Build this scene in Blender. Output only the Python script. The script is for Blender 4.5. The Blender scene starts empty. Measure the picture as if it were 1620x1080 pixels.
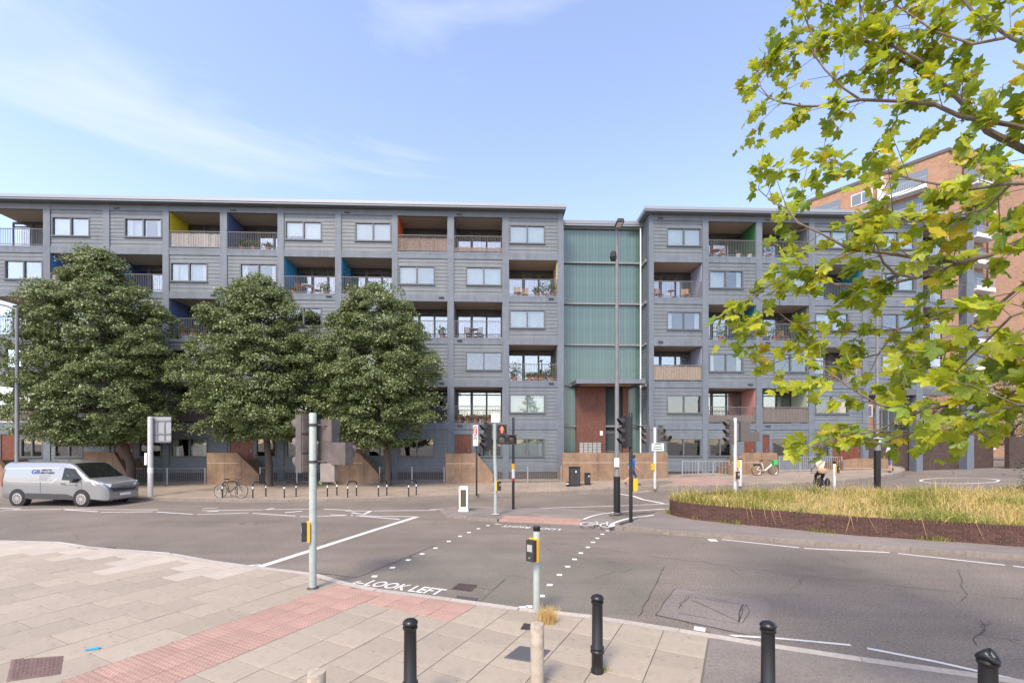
import bpy, bmesh, math, random
import numpy as np
from mathutils import Vector, Matrix
random.seed(7)
rng = np.random.default_rng(7)
S = bpy.context.scene
COL = S.collection
# ------------------------------------------------------------------ camera, sky, sun, exposure
H = 2.8            # camera height above the near road
F = 720.0          # focal length in pixels of the 1620 px wide photograph (16 mm)
CX, HY = 810.0, 700.0
cam_d = bpy.data.cameras.new('camera'); cam = bpy.data.objects.new('camera', cam_d); COL.objects.link(cam)
cam_d.sensor_width = 36; cam_d.lens = 16.0; cam_d.shift_y = 160 / 1620.0
cam_d.clip_start = 0.05; cam_d.clip_end = 3000
cam.location = (0, 0, H); cam.rotation_euler = (math.radians(90), 0, 0)
S.camera = cam
SUN_EL, SUN_AZ = 52.0, 205.0        # azimuth from +Y clockwise
W = bpy.data.worlds.new('World'); S.world = W; W.use_nodes = True
nt = W.node_tree; nt.nodes.clear()
out = nt.nodes.new('ShaderNodeOutputWorld'); bg = nt.nodes.new('ShaderNodeBackground')
sky = nt.nodes.new('ShaderNodeTexSky'); sky.sky_type = 'NISHITA'; sky.sun_disc = False
sky.sun_elevation = math.radians(SUN_EL); sky.sun_rotation = math.radians(SUN_AZ)
sky.air_density = 1.0; sky.dust_density = 1.3; sky.ozone_density = 1.4; sky.altitude = 30
tc = nt.nodes.new('ShaderNodeTexCoord'); mp = nt.nodes.new('ShaderNodeMapping')
mp.inputs['Rotation'].default_value = (0, math.radians(9), math.radians(20)); mp.inputs['Scale'].default_value = (0.9, 0.9, 5.5)
mp.inputs['Location'].default_value = (5.2, 2.0, 1.55)
nz = nt.nodes.new('ShaderNodeTexNoise'); nz.inputs['Scale'].default_value = 1.5; nz.inputs['Detail'].default_value = 6; nz.inputs['Roughness'].default_value = 0.55
nz.inputs['Distortion'].default_value = 0.4
cr = nt.nodes.new('ShaderNodeValToRGB'); cr.color_ramp.elements[0].position = 0.58; cr.color_ramp.elements[1].position = 1.0
cr.color_ramp.elements[1].color = (0.75, 0.75, 0.75, 1)
mx = nt.nodes.new('ShaderNodeMixRGB'); mx.inputs[2].default_value = (2.8, 2.88, 2.92, 1)
hsv = nt.nodes.new('ShaderNodeHueSaturation'); hsv.inputs['Saturation'].default_value = 0.95; hsv.inputs['Value'].default_value = 1.0
tn = nt.nodes.new('ShaderNodeMixRGB'); tn.blend_type = 'MULTIPLY'; tn.inputs[0].default_value = 1.0; tn.inputs[2].default_value = (1.04, 0.94, 0.93, 1)
L = nt.links.new
L(tc.outputs['Generated'], mp.inputs[0]); L(mp.outputs[0], nz.inputs['Vector']); L(nz.outputs['Fac'], cr.inputs[0])
L(sky.outputs[0], hsv.inputs['Color']); L(hsv.outputs[0], tn.inputs[1]); L(tn.outputs[0], mx.inputs[1]); L(cr.outputs[0], mx.inputs[0])
L(mx.outputs[0], bg.inputs[0]); L(bg.outputs[0], out.inputs[0])
bg.inputs[1].default_value = 0.15
sd = bpy.data.lights.new('sun', 'SUN'); so = bpy.data.objects.new('sun', sd); COL.objects.link(so)
sd.energy = 1.5; sd.angle = math.radians(16); sd.color = (1.0, 0.89, 0.72)
_e, _a = math.radians(SUN_EL), math.radians(SUN_AZ)
so.rotation_euler = Vector((math.sin(_a) * math.cos(_e), math.cos(_a) * math.cos(_e), math.sin(_e))).to_track_quat('Z', 'Y').to_euler()
so.location = (0, 0, 40)
S.view_settings.view_transform = 'Standard'; S.view_settings.look = 'None'
S.view_settings.exposure = 1.5; S.view_settings.gamma = 1.0; S.view_settings.use_curve_mapping = False
S.render.engine = 'CYCLES'

# ------------------------------------------------------------------ helpers
def new_obj(name, me, parent=None, mat=None):
    o = bpy.data.objects.new(name, me); COL.objects.link(o)
    if parent is not None: o.parent = parent
    if mat is not None and me is not None and len(me.materials) == 0: me.materials.append(mat)
    return o
def tag(o, label=None, cat=None, group=None, kind=None):
    if label: o['label'] = label
    if cat: o['category'] = cat
    if group: o['group'] = group
    if kind: o['kind'] = kind
    return o
def thing(name, label, cat, loc=(0, 0, 0), rz=0.0, group=None):
    o = bpy.data.objects.new(name, None); COL.objects.link(o); o.empty_display_size = 0.2
    o.location = loc; o.rotation_euler = (0, 0, rz)
    return tag(o, label, cat, group)
def copy_tree(o, parent=None):
    c = o.copy(); COL.objects.link(c); c.parent = parent
    for ch in list(o.children): copy_tree(ch, c)
    return c
class MB:
    def __init__(s): s.v = []; s.f = []; s.m = []; s.cur = 0
    def add(s, vs, fs):
        b = len(s.v); s.v += [tuple(p) for p in vs]
        for f in fs: s.f.append(tuple(b + i for i in f)); s.m.append(s.cur)
        return s
    def box(s, x0, x1, y0, y1, z0, z1):
        return s.add([(x0,y0,z0),(x1,y0,z0),(x1,y1,z0),(x0,y1,z0),(x0,y0,z1),(x1,y0,z1),(x1,y1,z1),(x0,y1,z1)],
                     [(0,3,2,1),(4,5,6,7),(0,1,5,4),(1,2,6,5),(2,3,7,6),(3,0,4,7)])
    def cbox(s, c, h, rz=0.0, rx=0.0):
        R = Matrix.Rotation(rz, 3, 'Z') @ Matrix.Rotation(rx, 3, 'X'); c = Vector(c); vs = []
        for z in (-1, 1):
            for x, y in ((-1,-1),(1,-1),(1,1),(-1,1)): vs.append(c + R @ Vector((x*h[0], y*h[1], z*h[2])))
        return s.add(vs, [(0,3,2,1),(4,5,6,7),(0,1,5,4),(1,2,6,5),(2,3,7,6),(3,0,4,7)])
    def tube(s, pts, rad, n=8, cap=True):
        pts = [Vector(p) for p in pts]
        if not hasattr(rad, '__len__'): rad = [rad] * len(pts)
        b = len(s.v); k = len(pts); up = None
        for i, p in enumerate(pts):
            d = (pts[min(i+1, k-1)] - pts[max(i-1, 0)])
            d = d.normalized() if d.length > 1e-9 else Vector((0,0,1))
            if up is None:
                up = Vector((0,0,1)) if abs(d.z) < .9 else Vector((1,0,0))
            a = d.cross(up)
            if a.length < 1e-6: a = d.cross(Vector((1,0,0)))
            a.normalize(); c = a.cross(d).normalized(); up = c
            for j in range(n):
                t = 2*math.pi*j/n; s.v.append(tuple(p + rad[i]*(a*math.cos(t) + c*math.sin(t))))
        for i in range(k-1):
            for j in range(n):
                s.f.append((b+i*n+j, b+i*n+(j+1) % n, b+(i+1)*n+(j+1) % n, b+(i+1)*n+j)); s.m.append(s.cur)
        if cap:
            s.f.append(tuple(b+j for j in reversed(range(n)))); s.m.append(s.cur)
            s.f.append(tuple(b+(k-1)*n+j for j in range(n))); s.m.append(s.cur)
        return s
    def cyl(s, x, y, z0, z1, r, n=12, r1=None):
        return s.tube([(x,y,z0),(x,y,z1)], [r, r if r1 is None else r1], n)
    def lathe(s, prof, n=16, c=(0,0,0)):
        b = len(s.v); k = len(prof)
        for r, z in prof:
            for j in range(n):
                t = 2*math.pi*j/n; s.v.append((c[0]+r*math.cos(t), c[1]+r*math.sin(t), c[2]+z))
        for i in range(k-1):
            for j in range(n): s.f.append((b+i*n+j, b+i*n+(j+1) % n, b+(i+1)*n+(j+1) % n, b+(i+1)*n+j)); s.m.append(s.cur)
        s.f.append(tuple(b+j for j in reversed(range(n)))); s.m.append(s.cur)
        s.f.append(tuple(b+(k-1)*n+j for j in range(n))); s.m.append(s.cur)
        return s
    def prism(s, poly, z0, z1):           # poly ccw in xy; z may be callables
        n = len(poly); fz0 = z0 if callable(z0) else (lambda x, y: z0); fz1 = z1 if callable(z1) else (lambda x, y: z1)
        vs = [(x, y, fz0(x, y)) for x, y in poly] + [(x, y, fz1(x, y)) for x, y in poly]
        fs = [tuple(range(n-1, -1, -1)), tuple(range(n, 2*n))] + [(i, (i+1) % n, n+(i+1) % n, n+i) for i in range(n)]
        return s.add(vs, fs)
    def xprism(s, poly, y0, y1):          # poly in (x,z), extruded along y
        n = len(poly); vs = [(x, y0, z) for x, z in poly] + [(x, y1, z) for x, z in poly]
        fs = [tuple(range(n)), tuple(range(2*n-1, n-1, -1))] + [((i+1) % n, i, n+i, n+(i+1) % n) for i in range(n)]
        return s.add(vs, fs)
    def torus(s, c, R, r, n=24, k=6, axis='y'):
        b = len(s.v); c = Vector(c)
        for i in range(n):
            t = 2*math.pi*i/n
            for j in range(k):
                u = 2*math.pi*j/k; q = R + r*math.cos(u); w = r*math.sin(u)
                p = {'y': (q*math.cos(t), w, q*math.sin(t)), 'z': (q*math.cos(t), q*math.sin(t), w), 'x': (w, q*math.cos(t), q*math.sin(t))}[axis]
                s.v.append(tuple(c + Vector(p)))
        for i in range(n):
            for j in range(k):
                s.f.append((b+i*k+j, b+((i+1) % n)*k+j, b+((i+1) % n)*k+(j+1) % k, b+i*k+(j+1) % k)); s.m.append(s.cur)
        return s
    def mesh(s, name, mats=None, smooth=False, fix=True):
        me = bpy.data.meshes.new(name); me.from_pydata(s.v, [], s.f)
        if fix:
            bm = bmesh.new(); bm.from_mesh(me); bmesh.ops.recalc_face_normals(bm, faces=bm.faces[:]); bm.to_mesh(me); bm.free()
        if mats is not None:
            for m in (mats if isinstance(mats, (list, tuple)) else [mats]): me.materials.append(m)
        if any(s.m): me.polygons.foreach_set('material_index', s.m)
        if smooth:
            me.polygons.foreach_set('use_smooth', [True]*len(me.polygons))
            try: me.set_sharp_from_angle(angle=math.radians(smooth if smooth is not True else 40))
            except Exception: pass
        me.update(); return me
    def build(s, name, mats, parent=None, smooth=False, fix=True):
        return new_obj(name, s.mesh(name, mats, smooth, fix), parent)
def np_mesh(name, V, Fq, mat, parent=None, mi=None):
    me = bpy.data.meshes.new(name); k = Fq.shape[1]
    me.vertices.add(len(V)); me.vertices.foreach_set('co', np.ascontiguousarray(V, dtype=np.float32).ravel())
    me.loops.add(Fq.size); me.loops.foreach_set('vertex_index', np.ascontiguousarray(Fq, dtype=np.int32).ravel())
    me.polygons.add(len(Fq)); me.polygons.foreach_set('loop_start', np.arange(0, Fq.size, k, dtype=np.int32))
    for m in (mat if isinstance(mat, (list, tuple)) else [mat]): me.materials.append(m)
    if mi is not None: me.polygons.foreach_set('material_index', mi.astype(np.int32))
    me.update(calc_edges=True); me.validate()
    return new_obj(name, me, parent)

# ------------------------------------------------------------------ materials
def mat(name, col, rough=0.6, metal=0.0, ns=None, na=0.15, bump=0.0, bs=40.0, rand=0.0, spec=0.5, emit=None, coat=0.0, dirt=None, trans=0.0, alpha=None):
    m = bpy.data.materials.new(name); m.use_nodes = True; t = m.node_tree; N = t.nodes; K = t.links.new
    p = N['Principled BSDF']; p.inputs['Roughness'].default_value = rough; p.inputs['Metallic'].default_value = metal
    p.inputs['Specular IOR Level'].default_value = spec
    if coat: p.inputs['Coat Weight'].default_value = coat; p.inputs['Coat Roughness'].default_value = 0.08
    c4 = (col[0], col[1], col[2], 1); last = None
    co = N.new('ShaderNodeTexCoord')
    if ns:
        n1 = N.new('ShaderNodeTexNoise'); n1.inputs['Scale'].default_value = ns; n1.inputs['Detail'].default_value = 6; n1.inputs['Roughness'].default_value = 0.65
        K(co.outputs['Object'], n1.inputs['Vector'])
        rp = N.new('ShaderNodeValToRGB'); rp.color_ramp.elements[0].position = 0.3; rp.color_ramp.elements[1].position = 0.7
        rp.color_ramp.elements[0].color = tuple(min(1, x*(1-na)) for x in col) + (1,); rp.color_ramp.elements[1].color = tuple(min(1, x*(1+na)) for x in col) + (1,)
        K(n1.outputs['Fac'], rp.inputs[0]); last = rp.outputs[0]
    if dirt:
        dc, dscale, dlo, dhi = dirt
        n2 = N.new('ShaderNodeTexNoise'); n2.inputs['Scale'].default_value = dscale; n2.inputs['Detail'].default_value = 8; n2.inputs['Roughness'].default_value = 0.7
        K(co.outputs['Object'], n2.inputs['Vector'])
        r2 = N.new('ShaderNodeValToRGB'); r2.color_ramp.elements[0].position = dlo; r2.color_ramp.elements[1].position = dhi
        K(n2.outputs['Fac'], r2.inputs[0])
        mm = N.new('ShaderNodeMixRGB'); K(r2.outputs[0], mm.inputs[0])
        if last: K(last, mm.inputs[1])
        else: mm.inputs[1].default_value = c4
        mm.inputs[2].default_value = tuple(dc) + (1,); last = mm.outputs[0]
    if rand:
        oi = N.new('ShaderNodeObjectInfo'); mr = N.new('ShaderNodeMapRange'); K(oi.outputs['Random'], mr.inputs[0])
        mr.inputs[3].default_value = 1-rand; mr.inputs[4].default_value = 1+rand
        mu = N.new('ShaderNodeMixRGB'); mu.blend_type = 'MULTIPLY'; mu.inputs[0].default_value = 1
        if last: K(last, mu.inputs[1])
        else: mu.inputs[1].default_value = c4
        K(mr.outputs[0], mu.inputs[2]); last = mu.outputs[0]
    if last: K(last, p.inputs['Base Color'])
    else: p.inputs['Base Color'].default_value = c4
    if bump:
        n3 = N.new('ShaderNodeTexNoise'); n3.inputs['Scale'].default_value = bs; n3.inputs['Detail'].default_value = 5
        K(co.outputs['Object'], n3.inputs['Vector']); b = N.new('ShaderNodeBump'); b.inputs['Strength'].default_value = bump; b.inputs['Distance'].default_value = 0.02
        K(n3.outputs['Fac'], b.inputs['Height']); K(b.outputs[0], p.inputs['Normal'])
    if emit: p.inputs['Emission Color'].default_value = tuple(emit[:3]) + (1,); p.inputs['Emission Strength'].default_value = emit[3]
    if trans:   # thin translucent leaf
        tr = N.new('ShaderNodeBsdfTranslucent'); ms = N.new('ShaderNodeMixShader'); ms.inputs[0].default_value = trans
        if last: K(last, tr.inputs[0])
        else: tr.inputs[0].default_value = c4
        K(p.outputs[0], ms.inputs[1]); K(tr.outputs[0], ms.inputs[2]); K(ms.outputs[0], N['Material Output'].inputs[0])
    return m
def glass_mat(name, tint, refl, rough=0.02, body=None):
    m = bpy.data.materials.new(name); m.use_nodes = True; t = m.node_tree; N = t.nodes; K = t.links.new
    for n in list(N):
        if n.type == 'BSDF_PRINCIPLED': N.remove(n)
    a = N.new('ShaderNodeBsdfTransparent'); a.inputs[0].default_value = tint + (1,)
    g = N.new('ShaderNodeBsdfGlossy'); g.inputs['Roughness'].default_value = rough; g.inputs[0].default_value = (1, 1, 1, 1)
    fr = N.new('ShaderNodeLayerWeight'); fr.inputs[0].default_value = 0.25
    mr = N.new('ShaderNodeMapRange'); K(fr.outputs['Fresnel'], mr.inputs[0]); mr.inputs[3].default_value = refl; mr.inputs[4].default_value = 1.0
    co = N.new('ShaderNodeTexCoord'); nn = N.new('ShaderNodeTexNoise'); nn.inputs['Scale'].default_value = 0.9; K(co.outputs['Object'], nn.inputs['Vector'])
    bp = N.new('ShaderNodeBump'); bp.inputs['Strength'].default_value = 0.04; bp.inputs['Distance'].default_value = 0.1; K(nn.outputs['Fac'], bp.inputs['Height']); K(bp.outputs[0], g.inputs['Normal'])
    ms = N.new('ShaderNodeMixShader'); K(mr.outputs[0], ms.inputs[0]); K(a.outputs[0], ms.inputs[1]); K(g.outputs[0], ms.inputs[2])
    K(ms.outputs[0], N['Material Output'].inputs[0]); return m

clad = mat('cladding_grey', (0.126, 0.143, 0.156), 0.55, ns=1.3, na=0.12, dirt=((0.162, 0.179, 0.190), 0.8, 0.45, 0.8))
frame_grey = mat('concrete_blue_grey', (0.135, 0.157, 0.184), 0.6, ns=2.5, na=0.12, dirt=((0.095, 0.105, 0.12), 1.1, 0.55, 0.8))
soffit_m = mat('soffit', (0.42, 0.33, 0.26), 0.8)
dark_frame = mat('dark_window_frame', (0.055, 0.055, 0.058), 0.45)
mid_frame = mat('grey_window_frame', (0.10, 0.105, 0.11), 0.45)
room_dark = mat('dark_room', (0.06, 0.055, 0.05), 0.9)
blind_m = mat('white_blind', (0.50, 0.54, 0.50), 0.8, ns=2.0, na=0.08, rand=0.25)
curtain_m = mat('net_curtain', (0.55, 0.55, 0.52), 0.9, ns=9.0, na=0.10)
glass_w = glass_mat('window_glass', (0.90, 0.94, 0.93), 0.10)
glass_b = glass_mat('balcony_glass', (0.72, 0.77, 0.77), 0.24)
rail_m = mat('railing_grey', (0.13, 0.125, 0.125), 0.5)
galv = mat('galvanised_rail', (0.33, 0.33, 0.33), 0.45, metal=0.4)
reed_tan = mat('reed_screen_tan', (0.36, 0.29, 0.22), 0.85, ns=14, na=0.3)
reed_pale = mat('reed_screen_pale', (0.50, 0.46, 0.43), 0.85, ns=14, na=0.2)
reed_brown = mat('reed_screen_brown', (0.26, 0.17, 0.12), 0.85, ns=14, na=0.35)
reed_dark = mat('reed_screen_dark', (0.20, 0.165, 0.145), 0.85, ns=14, na=0.3)
roof_m = mat('roof_metal', (0.24, 0.25, 0.265), 0.4, metal=0.3)
stair_conc = mat('sandy_concrete', (0.255, 0.165, 0.105), 0.9, ns=3, na=0.16, bump=0.3, bs=60, dirt=((0.13, 0.088, 0.06), 1.2, 0.5, 0.8))
door_m = mat('brown_timber_door', (0.145, 0.040, 0.020), 0.45, ns=5, na=0.25)
brickwood = mat('red_brown_brick', (0.135, 0.055, 0.038), 0.8, ns=6, na=0.25)
black_m = mat('black_paint', (0.010, 0.010, 0.011), 0.36, ns=8, na=0.3, dirt=((0.035, 0.033, 0.031), 6, 0.6, 0.8))
blackplastic = mat('black_plastic', (0.030, 0.029, 0.030), 0.6, ns=10, na=0.3)
greyplastic = mat('faded_grey_plastic', (0.105, 0.088, 0.080), 0.7, ns=6, na=0.25, dirt=((0.19, 0.155, 0.135), 2.5, 0.5, 0.85))
pole_green = mat('pale_green_grey_paint', (0.33, 0.37, 0.34), 0.55, ns=9, na=0.12, dirt=((0.20, 0.16, 0.12), 7, 0.62, 0.72))
pole_white = mat('pale_grey_paint', (0.50, 0.49, 0.47), 0.55, ns=5, na=0.12, dirt=((0.26, 0.22, 0.19), 4, 0.6, 0.75))
lamp_grey = mat('lamp_column_grey', (0.16, 0.155, 0.155), 0.5, ns=3, na=0.15)
yellow_m = mat('yellow_plastic', (0.80, 0.42, 0.02), 0.45)
white_m = mat('white_plastic', (0.75, 0.75, 0.73), 0.5, ns=6, na=0.06)
paint_white = mat('road_paint', (0.62, 0.60, 0.57), 0.7, ns=5, na=0.12, dirt=((0.30, 0.28, 0.27), 6, 0.55, 0.78))
steel_m = mat('bare_metal', (0.5, 0.5, 0.5), 0.35, metal=0.9)
bark = mat('bark', (0.085, 0.065, 0.050), 0.9, ns=12, na=0.35, bump=0.6, bs=30)
bark_p = mat('plane_bark', (0.17, 0.125, 0.095), 0.9, ns=14, na=0.35, bump=0.4, bs=40)
red_m = mat('red_paint', (0.55, 0.03, 0.03), 0.5)
terracotta = mat('terracotta', (0.42, 0.14, 0.07), 0.8, ns=8, na=0.15)
wood_m = mat('warm_wood', (0.36, 0.17, 0.08), 0.6, ns=6, na=0.2)
wood_grey = mat('weathered_wood', (0.40, 0.34, 0.27), 0.85, ns=9, na=0.2, bump=0.3, bs=50, dirt=((0.22, 0.18, 0.14), 5, 0.5, 0.75))
def vcol_leaf(name, cols, trans=0.35, rough=0.5):
    m = bpy.data.materials.new(name); m.use_nodes = True; t = m.node_tree; N = t.nodes; K = t.links.new
    p = N['Principled BSDF']; p.inputs['Roughness'].default_value = rough
    g = N.new('ShaderNodeNewGeometry'); rp = N.new('ShaderNodeValToRGB'); e = rp.color_ramp.elements
    while len(e) < len(cols): e.new(0.5)
    for i, c in enumerate(cols): e[i].position = i/(len(cols)-1); e[i].color = tuple(c) + (1,)
    K(g.outputs['Random Per Island'], rp.inputs[0]); K(rp.outputs[0], p.inputs['Base Color'])
    tr = N.new('ShaderNodeBsdfTranslucent'); K(rp.outputs[0], tr.inputs[0]); ms = N.new('ShaderNodeMixShader'); ms.inputs[0].default_value = trans
    K(p.outputs[0], ms.inputs[1]); K(tr.outputs[0], ms.inputs[2]); K(ms.outputs[0], N['Material Output'].inputs[0]); return m
leaf_dark = vcol_leaf('street_tree_leaf', [(0.075, 0.104, 0.030), (0.120, 0.158, 0.045), (0.18, 0.22, 0.075), (0.33, 0.36, 0.18)], 0.32, 0.34)
straw = vcol_leaf('dry_grass', [(0.62, 0.42, 0.17), (0.70, 0.50, 0.22), (0.50, 0.37, 0.11), (0.76, 0.58, 0.30)], 0.35, 0.7)
grass_g = vcol_leaf('green_grass', [(0.17, 0.22, 0.03), (0.26, 0.29, 0.05), (0.36, 0.34, 0.08)], 0.4, 0.6)
conifer_m = vcol_leaf('conifer_green', [(0.02, 0.045, 0.02), (0.035, 0.07, 0.028), (0.05, 0.09, 0.04)], 0.15, 0.6)
plant_m = vcol_leaf('pot_plant_leaf', [(0.05, 0.09, 0.02), (0.09, 0.14, 0.03), (0.14, 0.19, 0.06)], 0.3, 0.5)
def text_mb(txt, size, bold=0.02):
    cu = bpy.data.curves.new('t', 'FONT'); cu.body = txt; cu.offset = bold*size; cu.resolution_u = 3; cu.size = size; cu.align_x = 'LEFT'
    o = bpy.data.objects.new('t', cu); COL.objects.link(o); bpy.context.view_layer.update()
    me = o.to_mesh(); vs = [v.co.copy() for v in me.vertices]; fs = [tuple(p.vertices) for p in me.polygons]
    o.to_mesh_clear(); COL.objects.unlink(o); bpy.data.objects.remove(o); bpy.data.curves.remove(cu)
    return vs, fs
# ------------------------------------------------------------------ ground heights
def sm(t): t = min(1.0, max(0.0, t)); return t*t*(3-2*t)
def rise(x, y): return 0.036*min(max(0.0, x-3.0), 34.0)*sm((y-13.0)/11.0)
def zroad(x, y): return rise(x, y)
def zpave(x, y): return rise(x, y) + 0.12 + 0.33*min(1.0, max(0.0, (y-22.3)/7.0))
def P(px, py, fz=0.0):
    """world point on the ground seen at a photograph pixel"""
    y = 15.0
    for _ in range(30):
        x = (px-CX)/F*y; z = fz(x, y) if callable(fz) else fz; y = 0.5*y + 0.5*F*(H-z)/(py-HY)
    x = (px-CX)/F*y; return Vector((x, y, fz(x, y) if callable(fz) else fz))
def PD(px, py, y): return Vector(((px-CX)/F*y, y, H-(py-HY)/F*y))

def add_streaks(m, lo=0.72, hi=1.12, scale=(3.0, 3.0, 0.22)):
    """vertical weather streaks over whatever colour the material already has"""
    t = m.node_tree; N = t.nodes; K = t.links.new; p = N['Principled BSDF']; src = p.inputs['Base Color'].links[0].from_socket
    g = N.new('ShaderNodeNewGeometry'); mp_ = N.new('ShaderNodeMapping'); mp_.inputs['Scale'].default_value = scale; K(g.outputs['Position'], mp_.inputs[0])
    n = N.new('ShaderNodeTexNoise'); n.inputs['Scale'].default_value = 1.0; n.inputs['Detail'].default_value = 5; n.inputs['Roughness'].default_value = 0.65; K(mp_.outputs[0], n.inputs['Vector'])
    r = N.new('ShaderNodeMapRange'); K(n.outputs['Fac'], r.inputs[0]); r.inputs[1].default_value = 0.32; r.inputs[2].default_value = 0.68; r.inputs[3].default_value = lo; r.inputs[4].default_value = hi
    mu = N.new('ShaderNodeMixRGB'); mu.blend_type = 'MULTIPLY'; mu.inputs[0].default_value = 1; K(src, mu.inputs[1]); K(r.outputs[0], mu.inputs[2]); K(mu.outputs[0], p.inputs['Base Color'])
def add_spots(m, scale, size, dark):
    """small dark spots (gum, oil drips) fixed in the place"""
    t = m.node_tree; N = t.nodes; K = t.links.new; p = N['Principled BSDF']; src = p.inputs['Base Color'].links[0].from_socket
    g = N.new('ShaderNodeNewGeometry'); v = N.new('ShaderNodeTexVoronoi'); v.inputs['Scale'].default_value = scale; K(g.outputs['Position'], v.inputs['Vector'])
    r = N.new('ShaderNodeMapRange'); K(v.outputs['Distance'], r.inputs[0]); r.inputs[1].default_value = size; r.inputs[2].default_value = size*1.7; r.inputs[3].default_value = dark; r.inputs[4].default_value = 1.0
    mu = N.new('ShaderNodeMixRGB'); mu.blend_type = 'MULTIPLY'; mu.inputs[0].default_value = 1; K(src, mu.inputs[1]); K(r.outputs[0], mu.inputs[2]); K(mu.outputs[0], p.inputs['Base Color'])
add_streaks(clad, 0.90, 1.06); add_streaks(frame_grey, 0.82, 1.08); add_streaks(stair_conc, 0.80, 1.15, (2.2, 2.2, 0.5))
# ------------------------------------------------------------------ ground, roads, pavements
def asphalt(name, col, speck=0.5, crack=True, tone=0.2):
    m = bpy.data.materials.new(name); m.use_nodes = True; t = m.node_tree; N = t.nodes; K = t.links.new
    p = N['Principled BSDF']; p.inputs['Roughness'].default_value = 0.85; p.inputs['Specular IOR Level'].default_value = 0.3
    co = N.new('ShaderNodeTexCoord')
    def noise(sc, det=4, ro=0.6, vec=None):
        n = N.new('ShaderNodeTexNoise'); n.inputs['Scale'].default_value = sc; n.inputs['Detail'].default_value = det; n.inputs['Roughness'].default_value = ro
        K(vec if vec else co.outputs['Object'], n.inputs['Vector']); return n
    def ramp(src, lo, hi, a, b):
        r = N.new('ShaderNodeMapRange'); K(src, r.inputs[0]); r.inputs[1].default_value = lo; r.inputs[2].default_value = hi; r.inputs[3].default_value = a; r.inputs[4].default_value = b; return r.outputs[0]
    def mul(a, b):
        r = N.new('ShaderNodeMath'); r.operation = 'MULTIPLY'; K(a, r.inputs[0]); K(b, r.inputs[1]); return r.outputs[0]
    f = noise(30, 3, 0.8); big = noise(0.35, 5, 0.6)
    mpn = N.new('ShaderNodeMapping'); mpn.inputs['Rotation'].default_value = (0, 0, math.radians(14)); mpn.inputs['Scale'].default_value = (0.12, 1.6, 1); K(co.outputs['Object'], mpn.inputs[0])
    streak = noise(1.0, 4, 0.6, mpn.outputs[0])
    vo = N.new('ShaderNodeTexVoronoi'); vo.inputs['Scale'].default_value = 95; K(co.outputs['Object'], vo.inputs['Vector'])
    v = mul(ramp(f.outputs['Fac'], 0.3, 0.7, 1-speck, 1+speck), ramp(big.outputs['Fac'], 0.3, 0.7, 1-tone, 1+tone))
    v = mul(v, ramp(streak.outputs['Fac'], 0.3, 0.7, 0.92, 1.08)); v = mul(v, ramp(vo.outputs['Distance'], 0.1, 0.7, 1.25, 0.8))
    if crack:
        wv = noise(2.2, 5, 0.7); ad = N.new('ShaderNodeMixRGB'); ad.inputs[0].default_value = 0.25; K(co.outputs['Object'], ad.inputs[1]); K(wv.outputs['Color'], ad.inputs[2])
        vc = N.new('ShaderNodeTexVoronoi'); vc.feature = 'DISTANCE_TO_EDGE'; vc.inputs['Scale'].default_value = 0.55; K(ad.outputs[0], vc.inputs['Vector'])
        ck = ramp(vc.outputs['Distance'], 0.0, 0.006, 0.45, 1.0); ms = noise(0.5, 3, 0.5); msk = ramp(ms.outputs['Fac'], 0.52, 0.6, 0.0, 1.0)
        mxx = N.new('ShaderNodeMixRGB'); K(msk, mxx.inputs[0]); mxx.inputs[1].default_value = (1, 1, 1, 1); K(ck, mxx.inputs[2]); v = mul(v, mxx.outputs[0])
    mu = N.new('ShaderNodeMixRGB'); mu.blend_type = 'MULTIPLY'; mu.inputs[0].default_value = 1; mu.inputs[1].default_value = tuple(col) + (1,); K(v, mu.inputs[2]); K(mu.outputs[0], p.inputs['Base Color'])
    b = N.new('ShaderNodeBump'); b.inputs['Strength'].default_value = 0.25; b.inputs['Distance'].default_value = 0.006; K(f.outputs['Fac'], b.inputs['Height']); K(b.outputs[0], p.inputs['Normal'])
    return m
asph = asphalt('asphalt', (0.182, 0.153, 0.128))
asph_patch = asphalt('asphalt_resurfaced', (0.168, 0.150, 0.124), 0.3)
asph_brown = asphalt('asphalt_trench', (0.20, 0.17, 0.155), 0.3, False)
asph_path = asphalt('tarmac_footway', (0.20, 0.172, 0.155), 0.25, False)
asph_red = asphalt('red_surfacing', (0.19, 0.12, 0.118), 0.25, False)
pave_base = mat('pavement_mortar', (0.15, 0.13, 0.11), 0.9, ns=4, na=0.2)
slab_m = mat('paving_slab', (0.318, 0.268, 0.210), 0.85, ns=2.2, na=0.10, rand=0.09, bump=0.2, bs=70, dirt=((0.22, 0.178, 0.138), 3.5, 0.5, 0.78))
slab_pale = mat('pale_paving_slab', (0.40, 0.345, 0.285), 0.85, ns=2.2, na=0.08, rand=0.06, bump=0.15, bs=70)
tact_m = mat('red_tactile_tile', (0.335, 0.212, 0.172), 0.85, ns=3.0, na=0.12, rand=0.08, bump=0.1, bs=60)
kerb_m = mat('granite_kerb', (0.38, 0.34, 0.30), 0.8, ns=12, na=0.18, rand=0.08)
kerb_dark = mat('concrete_kerb', (0.22, 0.185, 0.155), 0.85, ns=8, na=0.25, rand=0.08)
for m_ in (slab_m, slab_pale): add_spots(m_, 4.5, 0.07, 0.72)
iron_m = mat('cast_iron', (0.085, 0.075, 0.072), 0.55, metal=0.5, ns=10, na=0.3)
tar_m = mat('tar_joint', (0.055, 0.048, 0.044), 0.8)
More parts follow.
